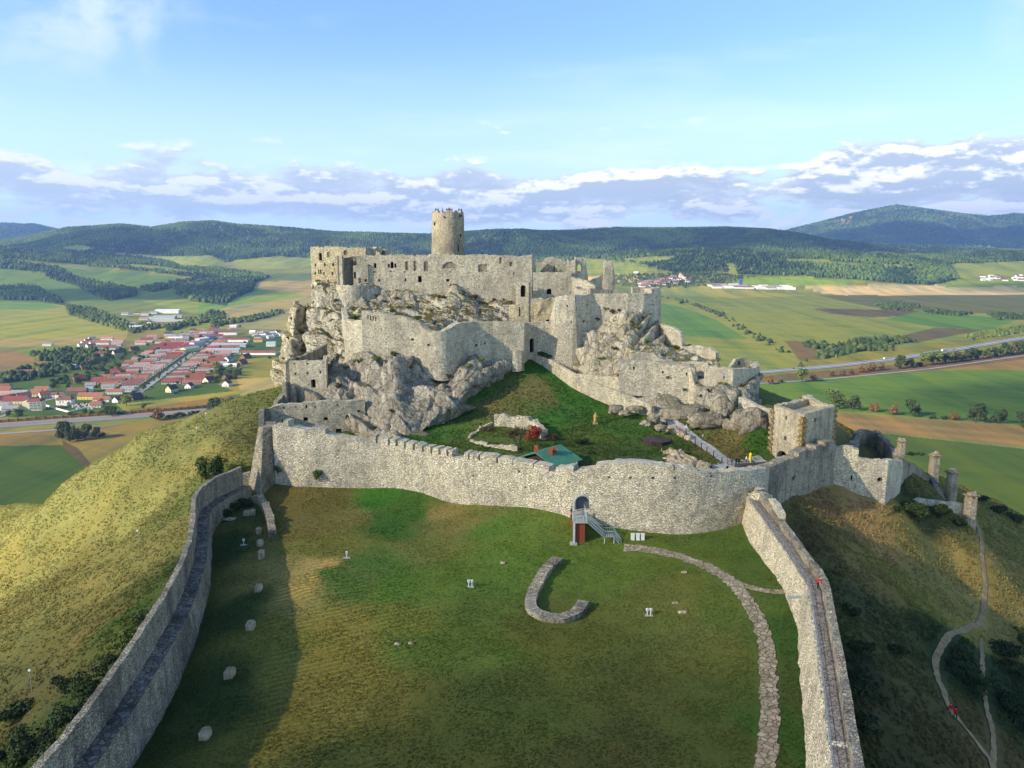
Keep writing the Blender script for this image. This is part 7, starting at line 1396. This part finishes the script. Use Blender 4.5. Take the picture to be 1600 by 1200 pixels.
# church
x, y, z = VG(103, 632); ch = thing('church', 'small white church with a brown roof and a spired turret beside the cemetery', 'church', (x, y, 0), .1)
b = MB(); b.box(-9, 9, -5, 5, -.5, 7); b.build('wall', 'wall_white', ch, world=False)
V = [(-9.5, 0, 11.5), (7, 0, 11.5), (-9.5, -5.6, 6.8), (9.6, -5.6, 6.8), (-9.5, 5.6, 6.8), (9.6, 5.6, 6.8)]; mk('roof', V, [(0, 2, 3, 1), (1, 5, 4, 0), (1, 3, 5), (0, 4, 2)], 'roof_brown', ch, world=False)
b = MB(); b.box(-11, -7, -2, 2, -.5, 13); b.build('tower', 'wall_white', ch, world=False); b = MB(); b.tube([(-9, 0, 13), (-9, 0, 14.5), (-9, 0, 16), (-9, 0, 24)], [2.6, 2.2, .9, .08], 8); b.build('spire', 'roof_brown', ch, world=False)
for i in range(4): b = MB(); b.box(-5 + i * 3.6, -4 + i * 3.6, -5.08, -5.0, 2.5, 5.5); b.build('window', 'window_glass', ch, world=False)
b = MB(); b.box(1, 5, -8, -5, -.5, 3.5); b.box(.6, 5.4, -8.3, -5, 3.5, 5, taper=.4); b.build('porch', 'wall_white', ch, world=False)
cmw = thing('cemetery_wall', 'white wall round the cemetery beside the church', 'wall', VG(108, 642)); cpts = line((70,634),(90,640),(108,645),(128,640),(148,634))
for i in range(4):
    (xa, ya), (xb, yb_) = cpts[i], cpts[i + 1]; b = MB(); l = math.hypot(xb - xa, yb_ - ya); b.box(0, l, -.3, .3, 0, 2.0, rz=math.atan2(yb_ - ya, xb - xa), c=(xa, ya, 0)); b.build('wall_section', 'wall_white', cmw)
rg_ = random.Random(4); gsb = None
for k, (u, v) in enumerate(sorted((rg_.uniform(112, 147), rg_.uniform(630, 640)) for _ in range(70))):
    x, y, z = VG(u, v); b = MB()
    if gsb is None: b.box(-.9, .9, -.3, .3, 0, 1.6, taper=.1); gsb = b.build('gravestone', 'concrete', world=False); o = gsb
    else: o = gsb.copy(); link(o)
    o.location = (x, y, 0); o.scale = (1, 1, rg_.uniform(.6, 1.2)); tag(o, 'small pale gravestone in the cemetery, %s from the left' % ordn(k + 1), 'gravestone', 'gravestones in the cemetery')

# far villages: small houses seen over the shoulder of the castle
def tiny_house(wm_, rm_, L, Wd, Hh, rs_):
    b = MB(); b.box(-L / 2, L / 2, -Wd / 2, Wd / 2, -2, Hh, m=0); e = .8
    b.add([(-L / 2 - e, 0, Hh + rs_), (L / 2 + e, 0, Hh + rs_), (-L / 2 - e, -Wd / 2 - e, Hh - .5), (L / 2 + e, -Wd / 2 - e, Hh - .5), (-L / 2 - e, Wd / 2 + e, Hh - .5), (L / 2 + e, Wd / 2 + e, Hh - .5)], [(0, 2, 3, 1), (1, 5, 4, 0), (0, 4, 2), (1, 3, 5), (2, 4, 5, 3)], 1)
    return b.build('far_house', [wm_, rm_], world=False)
TH = {}
def put_tiny(key, u, v, rot, lb, grp, cat='house', lift=0):
    if key not in TH: TH[key] = tiny_house(*key); o = TH[key]
    else: o = TH[key].copy(); link(o)
    x, y, z = VT(u, v); o.location = (x, y, z); o.rotation_euler = (0, 0, rot); tag(o, lb, cat, grp)
r = random.Random(12); L1 = []
for k in range(46): u = r.uniform(1000, 1076); v = 447 - (u - 1000) * .12 + r.uniform(-7, 3); L1.append((u, v))
for k, (u, v) in enumerate(sorted(L1)): put_tiny(('wall_white', r.choice(['roof_red', 'roof_pink', 'roof_orange', 'roof_brown', 'roof_grey']), 22, 12, 6, 5), u, v, r.uniform(-.4, .4), ordn(k + 1) + ' house from the left in the far red-roofed village', 'houses of the far village')
x, y, z = VT(1063, 436); cc = thing('far_church', 'pale church tower standing over the far village right of the castle', 'church', (x, y, z)); b = MB(); b.box(-5, 5, -5, 5, -2, 24, c=(x, y, z)); b.build('tower', 'wall_cream', cc); b = MB(); b.box(-5.5, 5.5, -5.5, 5.5, 24, 30, c=(x, y, z), taper=.7); b.build('roof', 'roof_grey', cc); b = MB(); b.box(5, 26, -6, 6, -2, 10, c=(x, y, z)); b.build('nave', 'wall_white', cc)
L2 = sorted([(1112 + k * 5.4 + r.uniform(-2, 2), 446.5 + (k % 3) * 1.6 + k * .12 + r.uniform(-.6, .6)) for k in range(24)])
for k, (u, v) in enumerate(L2): put_tiny(('wall_white', r.choice(['roof_white', 'roof_white', 'roof_grey', 'roof_brown', 'roof_pink']), 42, 14, 7, 3), u, v, r.uniform(-.1, .1), ordn(k + 1) + ' long shed from the left in the pale farm estate', 'sheds of the pale farm estate', 'shed')
put_tiny(('shed_blue', 'shed_blue', 14, 14, 26, 4), 1157, 447, 0, 'tall dark blue silo among the pale farm sheds', None, 'silo')
L3 = sorted([(r.uniform(1535, 1600), 434 + r.uniform(-2, 5)) for k in range(20)])
for k, (u, v) in enumerate(L3): put_tiny(('wall_white', r.choice(['roof_red', 'roof_brown', 'roof_white']), 22, 12, 6, 4), u, v, r.uniform(-.3, .3), ordn(k + 1) + ' house from the left in the village at the right edge', 'houses of the right edge village')
put_tiny(('wall_white', 'roof_white', 20, 10, 6, 2), 994, 426.5, 0, 'lone tiny white house in the meadow behind the pinnacle', None)

# ------------------------------------------------------------------ single trees in the valley
TP = [tree_proto('field_tree', 9.5, 4.6, 'leaf_dark', 21, 950, .66, .3, 'x', 'x', .1), tree_proto('field_tree', 8.5, 4.4, 'leaf_mid', 22, 900, .66, .3, 'x', 'x', .1), tree_proto('field_tree', 8.0, 4.2, 'leaf_autumn', 23, 900, .60, .28, 'x', 'x', .1), tree_proto('field_tree', 9, 5, 'leaf_light', 24, 900, .62, .28, 'x', 'x', .1), tree_proto('field_tree', 7.0, 4.0, 'leaf_brown', 25, 850, .60, .28, 'x', 'x', .1), bush_proto('field_tree', 4.5, 4.5, 5.0, 'bush_dark', 26, 700, .6, 'x', 'x')]
TPC = ['dark green', 'mid green', 'russet', 'light green', 'brownish', 'low dark']; TUSED = [False] * 6
def put_tree(kind, u, v, sc_, lb, grp):
    x, y, z = VG(u, v); o = TP[kind] if not TUSED[kind] else dup(TP[kind]); TUSED[kind] = True
    o.location = (x, y, vz_at(x, y) - .2); o.rotation_euler = (0, 0, (u * 7) % 6.28); o.scale = (sc_, sc_, sc_); o['label'] = lb; o['group'] = grp; o['category'] = 'tree'
r = random.Random(8)
def trow(lst, who, grp, ts=1.0):
    for k, (u, v, sc_, kd) in enumerate(sorted(lst)): put_tree(kd, u, v, sc_ * ts, '%s tree, %s from left %s' % (TPC[kd], ordn(k + 1), who), grp)
TSC = 1.75
trow([(1203,633,1.05,0),(1222,630,.6,2),(1252,627,.7,2),(1300,634,1.5,1),(1312,638,1.3,0),(1332,641,1.25,0),(1365,643,1.05,2),(1397,648,1.05,2),(1426,650,1.35,0),(1456,654,.6,5),(1474,655,.6,5),(1491,657,.9,2),(1524,660,1.5,0),(1560,662,1.1,0),(1600,668,1.2,0),(1640,672,1.2,0)], 'between bright field and brown strip', 'trees between the fields', 1.75)
a = [(1202,600,1.1,2),(1220,597,.6,5),(1253,597,1.5,1),(1270,594,.9,2),(1300,588,.8,4),(1316,587,.8,4),(1330,585,.8,4),(1345,582,1.2,2),(1361,580,1.3,2),(1376,578,1.1,2),(1405,576,1.5,0),(1420,574,1.1,0),(1437,572,1.1,5)]
a += [(1446 + k * 9, 571 - k * 1.15 + r.uniform(-.6, .6), r.uniform(1.1, 1.6), r.choice([0, 1, 2, 0])) for k in range(19)]
trow(a, 'in the row below the right motorway', 'trees below the right motorway', 1.7)
a = [(1085,478),(1092,481),(1098,484),(1104,487),(1110,489),(1118,492),(1124,495),(1140,502),(1152,509),(1164,513),(1172,520),(1178,523),(1185,527),(1194,530),(1205,536),(1221,544),(1232,551),(1035,466),(1056,470),(1044,468)]
trow([(u, v, r.uniform(.7, 1.2), 5) for u, v in a], 'in the thin hedge line right of the castle', 'hedge line right of the castle', 1.2)
trow([(110,690,.9,0),(120,688,1.2,0),(132,687,1.5,0),(98,686,1.7,0),(150,683,1.0,0),(110,680,1.4,0),(158,682,.8,5),(248,656,1.7,2),(262,653,.8,5),(272,652,.9,5),(285,650,1.0,5),(298,648,.9,5),(308,647,.8,5),(334,643,1.5,0),(345,642,1.6,0),(358,640,1.4,0),(366,638,1.2,0),(375,636,1.1,4),(237,652,.6,5)], 'beside the left motorway', 'trees beside the left motorway', 1.25)
a = [(28,655,1.6,1),(15,652,1.1,1),(198,634,1.7,3),(188,648,1.0,5),(176,650,1.3,0),(168,648,1.2,0),(158,646,1.0,5),(160,632,1.2,4),(225,640,1.0,1),(120,650,.9,5),(132,648,.9,1),(110,652,.9,1),(143,646,.8,5),(196,646,.8,5)]
a += [(r.uniform(80, 130), r.uniform(594, 606), r.uniform(.9, 1.4), r.choice([0, 5, 5])) for _ in range(12)] + [(r.uniform(130, 200), r.uniform(570, 596), r.uniform(.9, 1.4), r.choice([0, 5, 1])) for _ in range(26)] + [(r.uniform(160, 225), r.uniform(548, 566), r.uniform(.9, 1.3), r.choice([0, 5, 1])) for _ in range(18)]
a += [(r.uniform(290, 375), 588 + r.uniform(-6, 8), r.uniform(.8, 1.2), r.choice([0, 5, 1, 3])) for _ in range(20)] + [(r.uniform(340, 374), r.uniform(575, 590), r.uniform(.8, 1.2), r.choice([0, 5, 1])) for _ in range(12)] + [(339,577,1.6,3),(322,556,1.0,0),(333,563,1.0,1),(327,571,.9,0),(421,560,.9,5),(300,535,1.5,0),(313,531,1.3,0),(285,520,.7,5),(331,512,.8,1),(375,512,.9,1),(410,519,.6,5),(433,520,.9,0)]
a += [(r.uniform(200, 290), 604 - (r.random()) * 20 + 20, r.uniform(.6, .9), r.choice([1, 3, 5])) for _ in range(10)] + [(s0[0] * 0 + 226 + t_ * 121 + r.uniform(-5, 3), 608 - t_ * 89 + r.uniform(-1, 1), .6, r.choice([1, 5, 0])) for t_ in np.linspace(.03, .95, 20)]
a += [(s0_[0], s0_[1], r.uniform(.55, .9), r.choice([0, 1, 5])) for s0_ in [UV(s0[0] + sdx * q1 + nxs * q2, s0[1] + sdy * q1 + nys * q2, 0) for q1, q2 in [(r.uniform(20, 700), r.choice([38, 39, 70, 71, 100, 108, 116]) + r.uniform(-3, 3)) for _ in range(56)] + [(r.uniform(20, 500), -r.choice([39, 40, 76, 82, 90]) + r.uniform(-3, 3)) for _ in range(34)]]]
trow([x_ for x_ in a], 'in the village gardens', 'trees in the village')
# ------------------------------------------------------------------ grass on the hill
dpa = np.array(list(dp) + list(db) + list(hp) + list(rp)); 
def near_path(x, y, d=1.0):
    r_ = np.zeros(len(x), bool)
    for px_, py_ in dpa: r_ |= (np.abs(x - px_) < d) & (np.abs(y - py_) < d)
    return r_
def grass(n, name, hgt, wid, box, dens, lab, seed, gain=1.0):
    r = np.random.default_rng(seed); x = r.uniform(box[0], box[1], n); y = box[2] + (box[3] - box[2]) * r.random(n) ** 1.4
    z = hill_z(x, y); u, v = UV(x, y, z + H); m = dens(x, y, u, v) & ~near_path(x, y); x, y, z = x[m], y[m], z[m]; n = len(x)
    q = np.stack([x, y, x * 0], 1); cl = fbm(q / 3.0, 3, seed) + r.normal(0, .25, n); k_ = cl > -.15; x, y, z = x[k_], y[k_], z[k_]; n = len(x)
    # ground colour at each tuft
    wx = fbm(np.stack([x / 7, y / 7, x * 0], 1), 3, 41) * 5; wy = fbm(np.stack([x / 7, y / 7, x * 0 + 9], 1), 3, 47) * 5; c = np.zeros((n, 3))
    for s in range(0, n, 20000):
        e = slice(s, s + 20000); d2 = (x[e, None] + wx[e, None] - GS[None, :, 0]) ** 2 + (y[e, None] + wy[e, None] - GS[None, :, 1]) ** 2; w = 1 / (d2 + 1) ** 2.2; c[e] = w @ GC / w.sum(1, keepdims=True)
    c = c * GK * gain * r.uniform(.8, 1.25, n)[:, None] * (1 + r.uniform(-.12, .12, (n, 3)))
    h_ = hgt * r.uniform(.5, 1.4, n); w_ = wid * r.uniform(.6, 1.4, n); th = r.uniform(0, 3.14, n); Vs = []
    for k in range(2):
        a = th + k * 1.57; ca, sa = np.cos(a) * w_, np.sin(a) * w_; lx, ly = r.normal(0, .35, n) * h_, r.normal(0, .35, n) * h_
        Vs.append(np.stack([np.stack([x - ca, y - sa, z - .05], 1), np.stack([x + ca, y + sa, z - .05], 1), np.stack([x + ca * .5 + lx, y + sa * .5 + ly, z + h_ * .8], 1), np.stack([x - ca * .5 + lx, y - sa * .5 + ly, z + h_], 1)], 1))
    V = np.concatenate(Vs, 1).reshape(-1, 3); V[:, 2] += H; Fc = np.arange(len(V)).reshape(-1, 4)
    o = mk(name, V, Fc, 'grass_tuft', origin=(0, 120, H - 50)); tag(o, lab, 'grass', kind='stuff')
    at = o.data.attributes.new('col', 'FLOAT_COLOR', 'POINT'); at.data.foreach_set('color', np.repeat(np.concatenate([c, np.ones((n, 1))], 1), 8, axis=0).astype(np.float32).ravel())
t, b_ = newmat('grass_tuft', 0.9, 0.15); t.put(b_.inputs['Base Color'], t.new('ShaderNodeAttribute', attribute_name='col').outputs['Color'])
up_ = t.new('ShaderNodeCombineXYZ'); up_.inputs[2].default_value = 1.0; vm_ = t.new('ShaderNodeVectorMath', operation='ADD'); t.put(vm_.inputs[0], t.scale(up_.outputs[0], 0, 0, 1.6)); t.put(vm_.inputs[1], t.new('ShaderNodeNewGeometry').outputs['Normal']); vn_ = t.new('ShaderNodeVectorMath', operation='NORMALIZE'); t.put(vn_.inputs[0], vm_.outputs[0]); ca_ = t.new('ShaderNodeAttribute', attribute_name='col').outputs['Color']; df_ = t.new('ShaderNodeBsdfDiffuse', inp={'Color': ca_, 'Normal': vn_.outputs[0]}); tl_ = t.new('ShaderNodeBsdfTranslucent', inp={'Color': ca_, 'Normal': vn_.outputs[0]}); tl2_ = t.new('ShaderNodeBsdfTranslucent', inp={'Color': ca_})
m1_ = t.new('ShaderNodeMixShader', inp={0: .45, 1: df_, 2: tl2_}); [t.l.new(m1_.outputs[0], n_.inputs[0]) for n_ in t.n if n_.type == 'OUTPUT_MATERIAL']
wxf = lambda y: np.interp(y, [p_[1] for p_ in wl_], [p_[0] for p_ in wl_]); exf = lambda y: np.interp(y, [p_[1] for p_ in ea][::-1], [p_[0] for p_ in ea][::-1])
grass(150000, 'slope_grass', .26, .20, (-200, -36, 48, 240), lambda x, y, u, v: (x < wxf(y) - 3.4) & (u > -200 - 150 * vn(np.stack([x / 9, y / 9, x * 0], 1), 5)), 'long dry golden grass on the sunlit western slope', 1, 1.45)
grass(130000, 'slope_grass', .30, .22, (24, 170, 50, 215), lambda x, y, u, v: (((x > exf(y) + 3.2) & (y < 121)) | ((y >= 121) & (u > 1235) & (v > 765) & (y < 150)) | ((y >= 150) & (x > 82))) & (u < 1790 + 150 * vn(np.stack([x / 9, y / 9, x * 0], 1), 5)), 'rough brown grass and weeds on the dark eastern slope', 2, 1.2)
cw_pts = np.array(wpath(SP + SP2))
cwy = lambda x: np.interp(x, cw_pts[:, 0], cw_pts[:, 1])
grass(120000, 'lawn_grass', .09, .12, (-50, 42, 55, 150), lambda x, y, u, v: (x > wxf(y) + .5) & (x < exf(np.minimum(y, 119)) - .8) & (y < cwy(x) - .3) & (v < 1230) & ~inpoly(u, v, [(826,945),(850,885),(875,874),(882,878),(850,930),(905,935),(922,945),(900,982),(850,980)]) & ~((np.abs(u - np.interp(v, [855,888,925,975,1040,1200,1300], [1000,1110,1158,1188,1200,1195,1180])) < 22) & (v > 880)) & ~((v > 850) & (v < 905) & (u > 970) & (u < 1160) & (np.abs(v - np.interp(u, [975,1030,1070,1110,1158], [857,862,872,888,925])) < 12)), 'short patchy grass on the castle lawn', 3, 1.15)
grass(50000, 'court_grass', .2, .2, (-52, 62, 134, 215), lambda x, y, u, v: (y > cwy(x) + 3.5) & (v > 562) & (v < 745), 'short green grass in the middle court', 4)
# ------------------------------------------------------------------ clouds that shade the castle and parts of the valley (high up, out of view, added for their shadows)
def cloudmat():
    m = bpy.data.materials.new('shade_cloud'); m.use_nodes = True; t = NT(m.node_tree); MATS['shade_cloud'] = m
    tcn = t.new('ShaderNodeTexCoord').outputs['Object']; q = t.new('ShaderNodeVectorMath', operation='LENGTH'); t.put(q.inputs[0], t.scale(tcn, 1, 1, 0)); r = q.outputs['Value']
    inf = t.new('ShaderNodeObjectInfo'); n = t.noise(tcn, 2.2, 6, 0.6)
    a = t.ramp(t.math('ADD', r, t.math('MULTIPLY', t.math('SUBTRACT', n, 0.5), 0.35)), 1.0, 0.80)
    a = t.math('MULTIPLY', a, t.new('ShaderNodeSeparateColor', inp={0: inf.outputs['Color']}).outputs[0])
    tr = t.new('ShaderNodeBsdfTransparent'); df = t.new('ShaderNodeBsdfDiffuse', inp={0: (0.85, 0.87, 0.9)}); mx = t.new('ShaderNodeMixShader', inp={0: a, 1: tr, 2: df}); t.new('ShaderNodeOutputMaterial', inp={0: mx})
cloudmat()
def cloud_over(tx, ty, rx, ry, op, seed, rot=0.0, tz=100):
    """unseen cloud added so that its shadow falls around the ground point (tx, ty)"""
    hgt = 3000.0; k = (hgt - tz) / sd[2]
    bm = bmesh.new(); bmesh.ops.create_icosphere(bm, subdivisions=4, radius=1.0); V = np.array([v.co[:] for v in bm.verts]); Fc = np.array([[v.index for v in f.verts] for f in bm.faces]); bm.free()
    V = V * (1 + .12 * fbm(V * 3 + seed, 3, seed))[:, None]; V[:, 2] *= .12
    o = mk('cloud', V, Fc, 'shade_cloud', world=False); o.location = (tx + sd[0] * k, ty + sd[1] * k, hgt); o.scale = (rx, ry, min(rx, ry)); o.rotation_euler = (0, 0, rot); o.color = (op, op, op, 1)
    tag(o, kind='structure'); return o
cloud_over(207, 95, 285, 300, .35, 1)
cloud_over(620, 860, 330, 190, .42, 2)
cloud_over(5200, 9300, 2600, 700, .62, 3)
cloud_over(1600, 5600, 1500, 480, .50, 4)
cloud_over(-3000, 5300, 1500, 500, .50, 5)
cloud_over(-1700, 3000, 700, 330, .50, 6)
cloud_over(2600, 3300, 900, 260, .42, 7)
cloud_over(200, 5000, 700, 300, .4, 8)
# ------------------------------------------------------------------ the air itself
hm = bpy.data.materials.new('haze_air'); hm.use_nodes = True; t = NT(hm.node_tree)
pv = t.new('ShaderNodeVolumePrincipled', inp={'Color': (0.30, 0.52, 1.0), 'Density': 5.8e-5, 'Anisotropy': 0.2}); oo = t.new('ShaderNodeOutputMaterial'); t.l.new(pv.outputs[0], oo.inputs['Volume'])
MATS['haze_air'] = hm
b = MB(); b.box(-36000, 36000, -1500, 16000, -25, 900); hzo = b.build('haze', 'haze_air'); tag(hzo, 'thin blue haze lying over the valley and hills', 'haze', kind='stuff')
